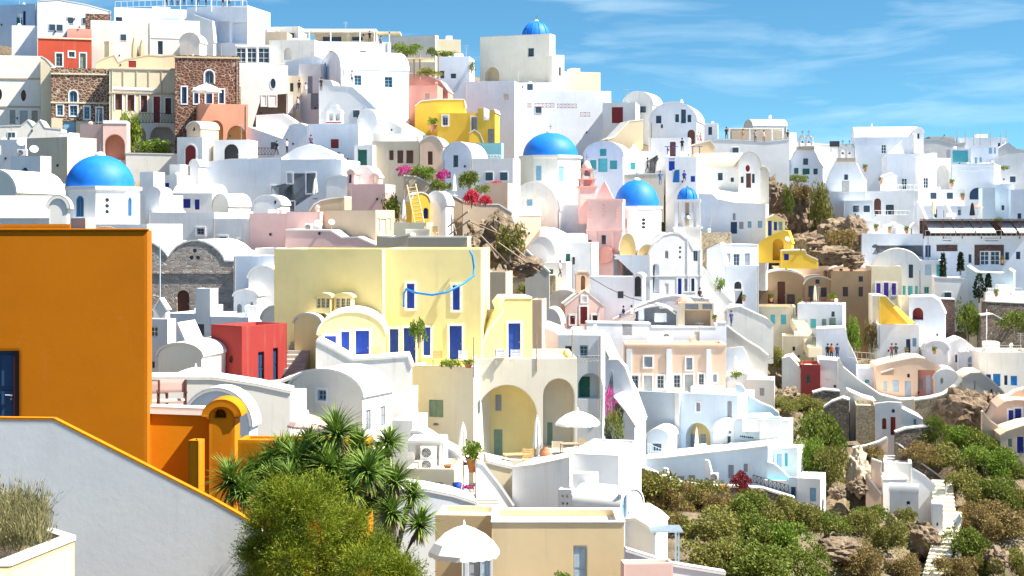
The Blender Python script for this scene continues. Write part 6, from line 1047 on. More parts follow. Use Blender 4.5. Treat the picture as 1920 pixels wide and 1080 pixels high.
B('cream_house', 'cream house with two turquoise shutters', 1386, 1492, 575, 660, 194, -8, 6, 'C', op='s1445,590,1453,608,q;s1464,590,1474,608,q', rc='C', par=.3); B('cream_house', 'small cream house with a teal door under the stairs', 1468, 1526, 630, 700, 188, -8, 4, 'C', op='s1507,645,1517,664,q;h1486,650,1491,658'); B('white_house', 'pale blue white house with green grey door by the brown block', 1495, 1580, 570, 650, 192, -16, 5, 'I', op='s1555,596,1567,617,o;s1541,598,1549,613,o;h1559,584,1565,594;s1520,598,1530,615,q', rc='W'); stairs('cream steps with side wall left of the pale blue house', (1528, 655), (1492, 592), 186, 194, 1.6, 14, 'pC'); wallp('white stair wall descending in front of the brown block', [(1530, 618), (1584, 616), (1588, 640), (1600, 665), (1606, 682)], 700, 186, -12, 4, 'I')
B('yellow_house', 'yellow house with blue doors beside the rocks', 1432, 1472, 404, 462, 200, -6, 4, 'Y', 'gable', sp=414, op='d1440,414,1447,442,b;s1451,416,1457,432,b;s1460,416,1467,432,l', rc='C', fd=.3); B('yellow_house', 'deep yellow house with an arch and blue door', 1418, 1484, 440, 490, 195, -14, 4, 'y', 'poly', pts=[(1418, 462), (1440, 446), (1470, 434), (1476, 434), (1484, 458)], op='A1449,448,1469,488,n,1.0', rc='y', fd=.2); B('yellow_house', 'low yellow terrace house with blue window below the rocks', 1467, 1534, 470, 499, 192, -4, 4, 'y', 'poly', pts=[(1467, 471), (1510, 470), (1512, 478), (1534, 488)], op='s1470,476,1479,488,B', rc='Q', fd=.3); dish('satellite dish on the deep yellow house', 1477, 448, 190, 5)
B('cream_house', 'cream stair house with a bright yellow stair wall', 1636, 1708, 555, 680, 190, -8, 6, 'Q', 'poly', pts=[(1636, 556), (1655, 556), (1706, 610), (1708, 612)], op='h1654,588,1660,602'); wallp('bright yellow sloping stair wall on the cream house', [(1650, 556), (1660, 556), (1706, 602), (1718, 606)], 615, 188, -6, .8, 'y', fd=.2, ground=False); B('white_house', 'white lower house with two blue doors under the yellow stair', 1645, 1723, 608, 690, 187, -8, 5, 'W', op='d1699,636,1707,664,n;s1711,634,1718,650,l', rc='C'); B('cream_house', 'cream back wall beside the yellow stair', 1690, 1710, 556, 620, 193, -6, 4, 'C'); B('white_vault_house', 'lilac shaded white vault with a dark red niche', 1704, 1772, 557, 660, 188, -16, 6, 'I', 'poly', pts=[(1704, 559), (1748, 558), (1760, 566), (1772, 590)], op='A1711,577,1731,600,m,1.0', rc='W'); wallp('dark red brown wall behind the lilac shaded vault', [(1752, 560), (1790, 562)], 620, 192, -6, 2, 'darkstone')
t = thing('orange_cloth', 'orange sun sail stretched below the yellow stair', 'sun sail', 1695, 605, 186); s_ = 186 / F; MB().add([(-18 * s_, .5, 28 * s_), (-6 * s_, 2, 30 * s_), (18 * s_, -.6, 0), (4 * s_, -1.2, -2 * s_), (-4 * s_, .3, 12 * s_)], [(0, 1, 4), (1, 2, 4), (2, 3, 4), (3, 0, 4)]).build('cloth', 'py', t)
B('tan_house', 'tan narrow pier left of the round olive tree', 1820, 1842, 612, 680, 193, -8, 3, 'Z'); wallp('grey dry stone wall right of the round olive tree', [(1840, 592), (1862, 590), (1900, 610), (1935, 625)], 665, 190, -2, 2, 'drystone'); shrub('bright green bush at the right edge below the parapet', 1905, 620, 188, 70, 40, 'leafB', 1, size=.1); shrub('yellow green shrub below the brown block', 1602, 660, 187, 44, 72, 'leafD', 2, size=.1); shrub('grey dry shrub right of the yellow green shrub', 1634, 655, 188, 30, 60, 'leafC', 1, size=.1); post('thin white lamp post beside the round olive tree', 1850, 580, 665, 189, .07, 'fw', 'lamp_post')
# ---- rocks and gully right of centre
for i, (x, y, D, w, h) in enumerate(((1500, 400, 222, 70, 90), (1530, 400, 224, 60, 80), (1470, 380, 226, 60, 70), (1570, 440, 216, 90, 60), (1600, 440, 214, 70, 70), (1510, 460, 205, 80, 50), (1560, 480, 204, 110, 36), (1600, 490, 203, 60, 30), (1455, 420, 212, 50, 40), (1440, 360, 222, 50, 60))): rock(('grey brown rock cliff left in the gully', 'tall rock cliff in the middle of the gully', 'upper rock under the round gabled church', 'dark rock below the white gable church', 'rock bank under the white hut', 'rocky bank above the low yellow house', 'long pale rock bank above the brown houses', 'rock end above the brown block', 'rock beside the yellow gable house', 'rock below the weathered chapel')[i], x, y, D, w, h, 10 + i)
shrub('dark olive bush filling the gully under the white church', 1535, 430, 218, 56, 100, 'leafA', 0, size=.1); shrub('grey dry bush in front of the white hut rocks', 1575, 470, 210, 70, 48, 'leafC', 2, size=.1); shrub('yellow green grass bush below the gully', 1575, 478, 206, 34, 10, 'leafD', 3, 'shrubs on the hillside', 'grass_bush', 700, .16); shrub('pale dry bush on the upper gully cliff', 1500, 380, 220, 50, 44, 'leafC', 0, size=.1); shrub('small green bush beside the upper gully cliff', 1478, 400, 219, 26, 60, 'leafB', 3, size=.1); shrub('green moss bush under the round gable', 1495, 342, 228, 46, 16, 'leafB', 1, size=.1)
# ---- pink chapel and houses below
B('pink_chapel', 'small pink chapel with dark red doors and a bell arch', 1060, 1132, 545, 612, 169, 3, 5, 'p', 'gable', sp=574, op='d+1088,575,1101,608,r;s+1069,592,1078,608,r;s+1111,591,1120,607,d;s+1091,556,1100,566,w', xs=None, rc='V', cat='chapel'); t = B('tan_bell_arch', 'tan bell arch standing on the pink chapel', 1080, 1105, 511, 548, 169.6, 3, 1.0, 'K', 'poly', pts=[(1080, 516), (1085, 511), (1100, 511), (1105, 516)], op='A1089,517,1097,544,n,.95', cat='belfry', fd=.1, ground=False, rc='K')
B('white_vault_house', 'white vault behind the pink chapel', 1030, 1085, 545, 600, 174.5, -8, 3, 'V', 'vault', sp=565); B('white_house', 'blue white house with a small square window behind pink chapel', 1106, 1196, 519, 620, 175, -12, 4, 'I', op='h1158,546,1169,559', rc='W'); B('white_vault_house', 'white arched passage right of the square window house', 1188, 1204, 514, 600, 174, -12, 3, 'I', 'vault', sp=520, op='a1190,518,1202,556,h'); B('white_house', 'white house with green arched door and green shutter', 1190, 1266, 576, 640, 167.5, -8, 3, 'I', 'poly', pts=[(1190, 585), (1210, 578), (1230, 572), (1250, 578), (1266, 590)], op='a1197,577,1208,604,g;s1227,587,1250,604,o;h1236,574,1241,579', rc='W')
B('white_house', 'white wall base of the church wing with sitting visitors', 1150, 1330, 555, 620, 173, -4, 3, 'W', 'poly', pts=[(1150, 600), (1200, 575), (1240, 560), (1262, 556), (1330, 562)]); parasol('orange sunshade before the blue church door', 1284, 555, 575, 169, 40, 16, 'pS', False); B('tan_house', 'unfinished tan and grey hut with a wide opening', 1272, 1338, 568, 625, 166, -6, 3, 'Z', op='n1284,582,1332,612,T,1.2;s1285,570,1309,580,s;s1317,570,1335,580,s')
wallp('grey dark sloping wall right of the peach mansion', [(1362, 612), (1375, 622), (1400, 640), (1425, 655), (1440, 668)], 690, 172, -6, 1.5, 'G'); wallp('cream sloping terrace wall behind the grey dark wall', [(1365, 580), (1388, 576), (1440, 600), (1450, 610)], 640, 180, -4, 4, 'V'); wallp('white wall beside the blue clad visitor', [(1360, 588), (1372, 574), (1392, 575)], 620, 182, -4, 3, 'W')
B('white_house', 'white long roof terrace behind the peach mansion', 1100, 1362, 608, 660, 165.3, 2, 2, 'I', 'poly', pts=[(1100, 606), (1220, 608), (1222, 615), (1345, 614), (1346, 606), (1362, 606)], op='s1167,602,1185,629,e;s1302,622,1311,640,c')
ac('air conditioner on the peach mansion roof', 1252, 632, 162.5, 18, 15)
pm = B('peach_mansion', 'peach mansion with pale pilasters and grey shuttered windows', 1172, 1361, 645, 770, 160, -2, 4.5, 'K', op='s+1208,669,1223,688,s;s+1287,671,1298,693,s;w+1184,704,1197,728,e;d+1207,704,1223,745,e;w+1232,704,1245,728,e;w+1263,703,1276,727,e;d+1284,702,1300,742,e;w+1310,701,1320,726,e;s+1337,702,1344,716,s', cornice=[648], rc='V')
fr_, zb_, _, _, _, _, _ = root_info[pm.name]
for x0, x1 in ((1174, 1184), (1249, 1259), (1324, 1333)): MB().box(fr_.at(x0, 0)[0], fr_.at(x1, 0)[0], -.14, .04, fr_.at(x0, 760)[1] - zb_, fr_.at(x0, 654)[1] - zb_).build('pilaster', 'pI', pm)
# ---- white houses between arcade and peach mansion
B('white_house', 'white house with two small paned windows right of yellow house', 1046, 1128, 628, 760, 128, -6, 6, 'I', op='w1060,649,1073,667,n;w1087,648,1102,671,l;A1083,700,1131,748,L,1.4', rc='W'); wt = scene.collection.objects[[o.name for o in scene.collection.objects if o.type == 'EMPTY' and o.get('label', '').startswith('white house with two small paned')][0]]; inner(wt, 1.4, 'd1086,706,1106,746,g'); B('white_house', 'white flat roofed house left of the paned windows', 996, 1048, 614, 700, 130, -8, 6, 'W', 'poly', pts=[(996, 616), (1012, 613), (1035, 622), (1048, 632)], op='h998,648,1003,660'); rail('grey scroll railing below the paned windows', (1083, 680), (1125, 679), 126, 126, .5, 'fe', 6, True)
wallp('long white staircase wall left of the peach mansion', [(1120, 628), (1130, 650), (1150, 690), (1175, 735), (1195, 790)], 880, 148, -20, 3, 'W'); wallp('white stepped parapet wall beside the long staircase', [(1133, 690), (1142, 676), (1158, 676), (1170, 690), (1188, 740)], 820, 144, -10, 1.5, 'I'); B('white_house', 'white entrance block with plants below the long staircase', 1130, 1190, 742, 860, 140, -16, 5, 'I', 'poly', pts=[(1130, 760), (1150, 745), (1170, 770), (1190, 800)], op='s1155,828,1161,846,b;s1143,694,1149,716,s'); shrub('bougainvillea with pink flowers beside the staircase', 1140, 790, 133, 34, 70, 'magenta', 3, 'bougainvilleas', 'bougainvillea', 220, .16, 'bougainvillea'); shrub('green garden vine below the pink flowers', 1152, 825, 132, 40, 60, 'leafB', 1, 'garden plants', 'creeper', 700, .14, 'plant'); pot('clay pot hung by the staircase vine', 1178, 846, 133, 14, 12)
# ---- white hotel with pools
hu = B('white_hotel', 'pale blue white hotel with two peach lined arches', 1184, 1383, 737, 880, 156, -24, 6, 'J', op='s+1306,755,1313,771,s;s1364,752,1372,788,s;A1229,796,1263,856,O,1.6;A1286,793,1332,850,O,1.6', fd=3, rc='W'); inner(hu, 1.6, 's1295,814,1304,848,s;s1314,814,1323,838,s'); fr_, zb_, _, _, _, _, _ = root_info[hu.name]; MB().box(fr_.at(1267, 0)[0], fr_.at(1276, 0)[0], -.35, .05, -2, fr_.at(1271, 736)[1] - zb_).build('buttress', 'pW', hu)
wallp('curved pool wall of the hotel upper terrace', [(1380, 722), (1388, 722), (1405, 745), (1425, 757), (1445, 765), (1458, 775), (1459, 784)], 800, 157, -10, .6, 'L')
def pool(label, px, py, D, w, d, rz=0): t = thing('plunge_pool', label, 'pool', px, py, D, rz, 'plunge pools of the hotel'); MB().box(-w / 2, w / 2, 0, d, -.9, -.12).build('water', 'pool', t); [MB().box(*q, -1.2, 0).build('rim', 'pW', t) for q in ((-w / 2 - .2, -w / 2, -.2, d + .2), (w / 2, w / 2 + .2, -.2, d + .2), (-w / 2, w / 2, -.2, 0), (-w / 2, w / 2, d, d + .2))]
pool('turquoise plunge pool on the upper hotel terrace', 1428, 786, 151, 3.2, 2.5, -10); pool('turquoise plunge pool on the middle hotel terrace', 1396, 838, 148, 2.6, 2.4, -10); pool('small turquoise pool on the lowest hotel terrace', 1458, 900, 144, 2.0, 2.0, -10)
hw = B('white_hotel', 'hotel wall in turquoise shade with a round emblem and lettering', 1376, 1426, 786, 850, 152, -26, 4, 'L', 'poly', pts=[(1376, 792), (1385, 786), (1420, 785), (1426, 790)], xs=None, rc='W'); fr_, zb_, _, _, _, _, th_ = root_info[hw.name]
e0 = fr_.at(1401, 809); m_ = MB(); m_.tube([(e0[0] + .18 * math.cos(a), -.02, e0[1] - zb_ + .18 * math.sin(a)) for a in [2 * math.pi * i / 16 for i in range(17)]], .02, 4, cap=False); m_.tube([(e0[0], -.02, e0[1] - zb_ - .1), (e0[0], -.02, e0[1] - zb_ + .1)], .018, 4); m_.build('emblem', 'fe', hw)
lt = MB(); e1 = fr_.at(1389, 818)
for k, (w_, h_) in enumerate(((.2, .1), (.14, .16), (.17, .18), (.13, .12), (.2, .14), (.14, .18), (.2, .13))): lt.box(e1[0] + k * .19 - w_ * .42, e1[0] + k * .19 + w_ * .42, -.03, .01, e1[1] - zb_ - k * .012 - h_ / 2, e1[1] - zb_ - k * .012 + h_ / 2)
lt.build('lettering', 'fn', hw)
B('white_hotel', 'white cube of the hotel right of the turquoise shaded wall', 1424, 1478, 787, 890, 150, -22, 5, 'W', op='s1452,833,1457,842,e;s1430,794,1472,802,L' if False else 's1452,833,1457,842,e', xs=1487, rc='W'); B('white_hotel', 'white rounded hotel block with turquoise framed windows', 1438, 1496, 842, 940, 147, -24, 5, 'W', 'poly', pts=[(1438, 850), (1450, 844), (1475, 842), (1496, 842)], op='s1445,854,1450,868,s;s1457,851,1466,876,a;s1472,850,1477,874,q', xs=1508, rc='W'); wallp('curved white parapet sliding down to the lowest pool', [(1438, 868), (1450, 872), (1465, 884), (1478, 898)], 925, 144.5, -14, .5, 'I')
B('white_hotel', 'small white vault beside the turquoise shaded wall', 1336, 1382, 788, 850, 153, -22, 5, 'W', 'vault', sp=812, op='o1366,808,1371,813,s;s1364,818,1370,832,g'); hl = B('white_hotel', 'long lower hotel front with small grey windows', 1200, 1440, 850, 950, 147, -20, 6, 'J', 'poly', pts=[(1200, 862), (1240, 861), (1320, 852), (1400, 843), (1440, 838)], op='s1271,893,1283,902,s;s1291,891,1303,905,s;s1366,872,1376,897,s;s1395,870,1405,885,s', rc='W'); B('white_hotel', 'white arch niche with railing at the hotel left end', 1213, 1253, 806, 880, 152, -18, 4, 'J', 'vault', sp=822, op='w1224,832,1240,845,n', rc='W')
for x, y in ((1244, 880), (1322, 865), (1402, 870)): wallp('slanting white buttress at the %s of the hotel front' % {1244: 'left end', 1322: 'middle', 1402: 'right end'}[x], [(x, y), (x + 4, y), (x + 14, y + 40)], 925, 145.5, -20, .4, 'W')
ac('air conditioner in a white recess of the hotel base', 1340, 895, 144, 15, 16); closed_parasol('folded white parasol in the right hotel arch', 1306, 803, 850, 150, 9); closed_parasol('folded cream parasol in the left hotel arch', 1254, 810, 850, 151, 7)
def lounger(label, px, py, D): t = thing('sun_lounger', label, 'lounger', px, py, D, 30, 'loungers on the hotel terrace'); MB().box(-.3, .3, -.9, .4, .25, .33).build('bed', 'fw', t); MB().add([(-.3, .4, .3), (.3, .4, .3), (.3, .95, .75), (-.3, .95, .75), (-.3, .4, .22), (.3, .4, .22), (.3, 1.0, .68), (-.3, 1.0, .68)], [(0, 1, 2, 3), (4, 5, 6, 7), (0, 1, 5, 4), (2, 3, 7, 6), (0, 3, 7, 4), (1, 2, 6, 5)]).build('backrest', 'fw', t); [MB().box(x - .03, x + .03, y - .03, y + .03, 0, .25).build('leg', 'fw', t) for x in (-.27, .27) for y in (-.8, .35)]
lounger('left white sun lounger on the hotel terrace', 1318, 850, 149); lounger('right white sun lounger on the hotel terrace', 1330, 849, 149)
B('white_hotel', 'white gate house with narrow window at the hotel lower end', 1494, 1538, 897, 975, 143, -18, 4, 'W', op='s1519,915,1530,940,l', xs=None, rc='W'); B('blue_gate', 'pale blue barred gate beside the hotel gate house', 1479, 1494, 895, 945, 143.5, -18, .3, 'L', op='s1482,913,1492,932,n', cat='gate'); rail('black lattice fence along the lowest hotel terrace', (1412, 905), (1478, 925), 142, 141, .7, 'fk', 9, True)
wallp('rubble stone wall running below the hotel front', [(1160, 866), (1200, 876), (1240, 893), (1280, 908), (1330, 914), (1380, 914), (1430, 918), (1490, 936)], 960, 142, -4, 1, 'drystone'); shrub('dark red leaved bush below the hotel front', 1390, 920, 140, 48, 36, 'darkred', 0, size=.12); pot('round pale boulder pot near the red bush', 1358, 925, 139, 16, 18)
rail('white stair railing by the hotel arch niche', (1215, 850), (1240, 860), 150, 149, .9, 'fa', 5, False)
# ================================================================ right slope below the houses
B('peach_house', 'terracotta peach house with pale blue doors on the right slope', 1643, 1764, 675, 770, 176, -6, 6, 'K', 'poly', pts=[(1643, 688), (1665, 682), (1715, 672), (1735, 674), (1764, 690)], op='s1674,713,1685,735,a;d1697,715,1708,752,a;n1721,694,1754,748,S,.7;h1701,701,1706,708;s1657,715,1663,733,a', rc='K'); inner(scene.collection.objects[[o.name for o in scene.collection.objects if o.get('label', '').startswith('terracotta peach house')][0]], .7, 'd1736,704,1745,738,a;s1724,710,1730,728,s'); wallp('diagonal dark crack line beam on the peach house', [(1652, 700), (1676, 692)], 703, 175.5, -6, .1, 'N', fd=.02, ground=False, name='timber_strut', cat='beam')
B('white_vault_house', 'small white vault right of the peach house', 1752, 1797, 694, 760, 175, -10, 5, 'W', 'vault', sp=712, op='o1763,708,1769,720,e'); B('white_house', 'white arched roofed house with a small window near olive tree', 1798, 1838, 640, 720, 182, -10, 5, 'I', 'poly', pts=[(1798, 668), (1802, 662), (1812, 660), (1825, 664), (1838, 668)], op='s1815,682,1824,692,s;a1815,668,1826,680,l', rc='W'); B('white_house', 'white tent shaped roof beside the olive tree', 1772, 1836, 632, 700, 184, -8, 5, 'W', 'poly', pts=[(1772, 648), (1800, 636), (1810, 640), (1836, 662)]); B('white_house', 'white oven shaped house left of the tent roof', 1735, 1778, 640, 700, 184, -6, 4, 'W', 'vault', sp=655)
B('cream_house', 'long cream house with bright blue doors at the right edge', 1836, 1940, 660, 790, 178, -4, 6, 'V', op='d1862,701,1876,724,z;s1895,705,1907,723,z;s1883,704,1889,722,n;s1849,702,1858,716,b', rc='C'); B('grey_vault_ruin', 'grey stone vault with a rounded gable on the right slope', 1790, 1882, 700, 800, 172, -8, 6, 'G', 'poly', pts=[(1790, 745), (1796, 725), (1805, 710), (1820, 701), (1838, 700), (1856, 712), (1870, 725), (1882, 738)], op='s1826,714,1829,740,e;h1857,730,1861,742', rc='Z', cat='ruin')
wallp('mottled whitewashed rock wall below the peach house', [(1716, 752), (1745, 748), (1770, 742), (1795, 725), (1805, 712)], 810, 169, -8, 2, 'palestone'); rock('grey pitted cliff below the grey vault', 1810, 775, 167, 120, 90, 31); rock('tan cliff beside the pink house at the right edge', 1860, 770, 168, 80, 80, 32)
B('pink_tan_house', 'pinkish house with dark blue doors at the right edge', 1858, 1945, 745, 830, 160, -10, 6, 'K', 'poly', pts=[(1858, 790), (1872, 765), (1885, 755), (1905, 752), (1945, 754)], op='s+1891,769,1900,790,B;d+1903,766,1915,798,B', rc='K'); wallp('curved pink stair wall above the pinkish house', [(1858, 780), (1880, 752), (1905, 735), (1935, 727)], 800, 163, -8, 1.5, 'K'); B('pink_tan_house', 'lower pinkish house with a dark door in the right corner', 1876, 1945, 806, 880, 154, -8, 5, 'K', 'poly', pts=[(1876, 818), (1890, 810), (1920, 800), (1945, 796)], op='d1907,819,1919,850,B;s1890,823,1897,838,o', rc='K'); wallp('pink tan ramp wall sloping to the pinkish houses', [(1842, 772), (1855, 790), (1870, 800), (1876, 830)], 850, 158, -8, 1, 'K')
ch = B('white_chapel', 'white chapel with red arched window and red door', 1641, 1692, 757, 830, 162, -10, 6, 'W', 'poly', pts=[(1641, 759), (1665, 756), (1690, 757), (1692, 762)], op='a1654,784,1662,805,r;d1670,782,1679,816,r;a1672,767,1678,774,n', cat='chapel', xs=1708); B('white_house', 'white low house with a salmon door right of the chapel', 1690, 1730, 770, 830, 161, -8, 5, 'W', 'poly', pts=[(1690, 768), (1706, 776), (1730, 788)], op='s1725,794,1730,810,S' if False else 's1713,786,1718,796,s'); B('rubble_house', 'pale pitted rubble wall left of the white chapel', 1605, 1642, 760, 810, 164, -10, 4, 'palestone', rc='Z')
B('maroon_house', 'dark red house with a small green window', 1501, 1538, 684, 745, 178, -10, 5, 'm', op='s1513,704,1519,718,g', rc='K'); B('cream_house', 'white and cream wedge house left of dark red house', 1466, 1504, 672, 740, 179, -14, 5, 'V', 'poly', pts=[(1466, 674), (1480, 670), (1496, 688), (1504, 700)]); B('white_house', 'white terrace house right of dark red house with dark rail', 1536, 1602, 676, 760, 178, -8, 5, 'W', 'poly', pts=[(1536, 676), (1575, 678), (1602, 720)], op='h1563,722,1568,727'); wallp('long white ramp wall crossing the right slope', [(1572, 672), (1580, 690), (1610, 715), (1650, 742), (1690, 752), (1720, 750)], 775, 174, -8, 2, 'V'); B('white_house', 'pale blue courtyard house beside the long ramp wall', 1608, 1646, 690, 760, 179, -10, 5, 'I', op='s1622,712,1630,718,q'); B('white_house', 'white rough terrace wall house above the chapel', 1590, 1642, 735, 790, 168, -8, 4, 'V', 'poly', pts=[(1590, 735), (1620, 748), (1642, 754)], op='')
s_ = 178 / F
B('white_house', 'white stepped walls right of the peach mansion', 1362, 1408, 650, 760, 172, -10, 5, 'I', 'poly', pts=[(1362, 655), (1392, 652), (1400, 670), (1408, 690)]); B('white_house', 'white garden wall with potted flowers right of peach mansion', 1362, 1440, 702, 770, 168, -6, 4, 'W', 'poly', pts=[(1362, 708), (1385, 700), (1425, 704), (1440, 715)]); B('white_house', 'white rough terrace block above the pool wall', 1400, 1452, 712, 780, 164, -10, 4, 'V', op='s1425,728,1433,742,e'); closed_parasol('folded parasol on the white garden wall', 1379, 668, 705, 166, 10); shrub('flower tub plants below the folded parasol', 1380, 708, 165, 30, 12, 'leafD', 1, 'garden plants', 'terrace_plant', 600, .18, 'plant')
# hillside surface points (row, distance)
for x, y, D in ((1420, 660, 182), (1450, 700, 178), (1470, 760, 168), (1500, 760, 170), (1560, 780, 168), (1600, 800, 164), (1540, 850, 155), (1580, 900, 150), (1480, 960, 138), (1560, 945, 143), (1620, 920, 150), (1680, 980, 146), (1740, 860, 158), (1800, 830, 160), (1850, 870, 155), (1920, 880, 153), (1920, 960, 146), (1820, 960, 147), (1760, 1000, 141), (1700, 1050, 137), (1600, 1000, 138), (1500, 1040, 128), (1400, 960, 132), (1300, 940, 136), (1200, 905, 140), (1180, 960, 122), (1250, 1000, 118), (1350, 1040, 112), (1300, 1100, 96), (1450, 1120, 112), (1600, 1120, 122), (1750, 1120, 130), (1900, 1120, 134), (2050, 1120, 134), (2050, 900, 155), (1500, 1250, 95), (1700, 1250, 105), (1900, 1250, 110), (2100, 1300, 110), (1640, 830, 160), (1700, 840, 158), (1900, 700, 185), (2050, 700, 190), (2050, 450, 230), (2050, 330, 280), (1200, 1080, 84), (-200, 300, 200), (-200, 120, 260), (-300, 500, 140), (-250, 600, 100)): gnd(x, y, D)
# stone walls, paths, steps
wallp('dry stone wall curving down from the chapel, upper run', [(1684, 833), (1700, 845), (1720, 865), (1745, 882), (1775, 905)], 925, 153, 10, .7, 'drystone'); wallp('dark dry stone terrace below the white chapel', [(1680, 812), (1700, 805), (1745, 800), (1746, 812)], 838, 157, -4, 1, 'drystone'); wallp('tall curved dry stone wall below the dark red house', [(1545, 765), (1560, 755), (1580, 748), (1592, 752)], 800, 165, -14, 2, 'drystone'); wallp('rubble bank wall above the curved dry stone wall', [(1525, 738), (1545, 732), (1575, 735)], 765, 170, -6, 1.5, 'drystone')
rock('big tan boulder tower above the ochre steps', 1608, 885, 149, 52, 95, 41, 'pT'); rock('dark rock below the boulder tower', 1610, 912, 146, 46, 34, 42); rock('cracked grey cliff below the wall of shrubs', 1730, 1015, 139, 90, 80, 43); rock('tan overhanging rock ledge at the bottom', 1570, 1030, 126, 110, 44, 44, 'rock'); rock('dark rock at the lower right corner', 1870, 1050, 132, 60, 50, 45); rock('brown rock beside the white block', 1690, 985, 143, 70, 60, 46); rock('pale rock under the shrubs at bottom', 1530, 1065, 120, 60, 36, 47); rock('rock face right of the dry wall', 1860, 930, 148, 70, 60, 48); rock('small dark rock beside the hotel gate house', 1570, 925, 144, 40, 26, 49); rock('stony outcrop under the grey vault', 1760, 860, 155, 50, 36, 50); rock('stony bank left of the olive shrub tree', 1478, 745, 172, 60, 40, 51); rock('low rock at the bottom edge', 1660, 1075, 128, 90, 50, 52)
stairs('ochre plastered steps beside the boulder tower', (1650, 925), (1632, 872), 146, 150, 1.2, 9, 'pT'); wallp('left ochre side wall of the plastered steps', [(1624, 888), (1630, 900), (1642, 915), (1652, 928)], 945, 145.5, -6, .4, 'K'); wallp('right ochre side wall of the plastered steps', [(1634, 862), (1652, 868), (1650, 882), (1660, 905), (1668, 928)], 945, 146.5, -6, .4, 'K'); wallp('curved tan wall below the chapel path', [(1600, 842), (1625, 838), (1650, 830), (1665, 822)], 862, 155, -6, .8, 'K')
B('white_block_house', 'grey white block house below the chapel path', 1657, 1710, 868, 930, 149, -12, 5, 'V', xs=None); B('white_vault_house', 'small white vault in front of the grey white block', 1656, 1702, 889, 930, 146, 4, 3, 'W', 'vx', sp=898); B('white_vault_house', 'white barrel house with a window above the lower cliff', 1668, 1722, 908, 975, 143, -14, 5, 'W', 'vx', sp=922, op='h1700,940,1706,946', xs=1726); B('white_house', 'narrow white tower beside the long steps', 1748, 1768, 945, 1030, 139, -12, 2, 'W', op='a1755,1003,1760,1018,s;h1756,980,1759,986')
stairs('white edged steps winding down the lower right, upper flight', (1772, 968), (1766, 900), 141, 150, 1.9, 9, 'pQ'); stairs('white edged steps winding down the lower right, middle flight', (1770, 1022), (1784, 958), 137, 143, 1.9, 9, 'pQ'); stairs('white edged steps winding down the lower right, last flight', (1750, 1088), (1768, 1022), 131, 137, 1.9, 9, 'pQ'); wallp('thin white parapet left of the winding steps', [(1710, 880), (1735, 895), (1752, 910), (1750, 930)], 945, 147, -4, .4, 'W'); wallp('thin white parapet right of the winding steps', [(1775, 905), (1772, 925), (1775, 945), (1785, 950)], 960, 146, -6, .3, 'W'); wallp('zigzag white parapet on the lower winding steps', [(1790, 980), (1800, 965), (1802, 975), (1788, 995), (1792, 1008), (1806, 1012)], 1022, 138, -6, .3, 'W')
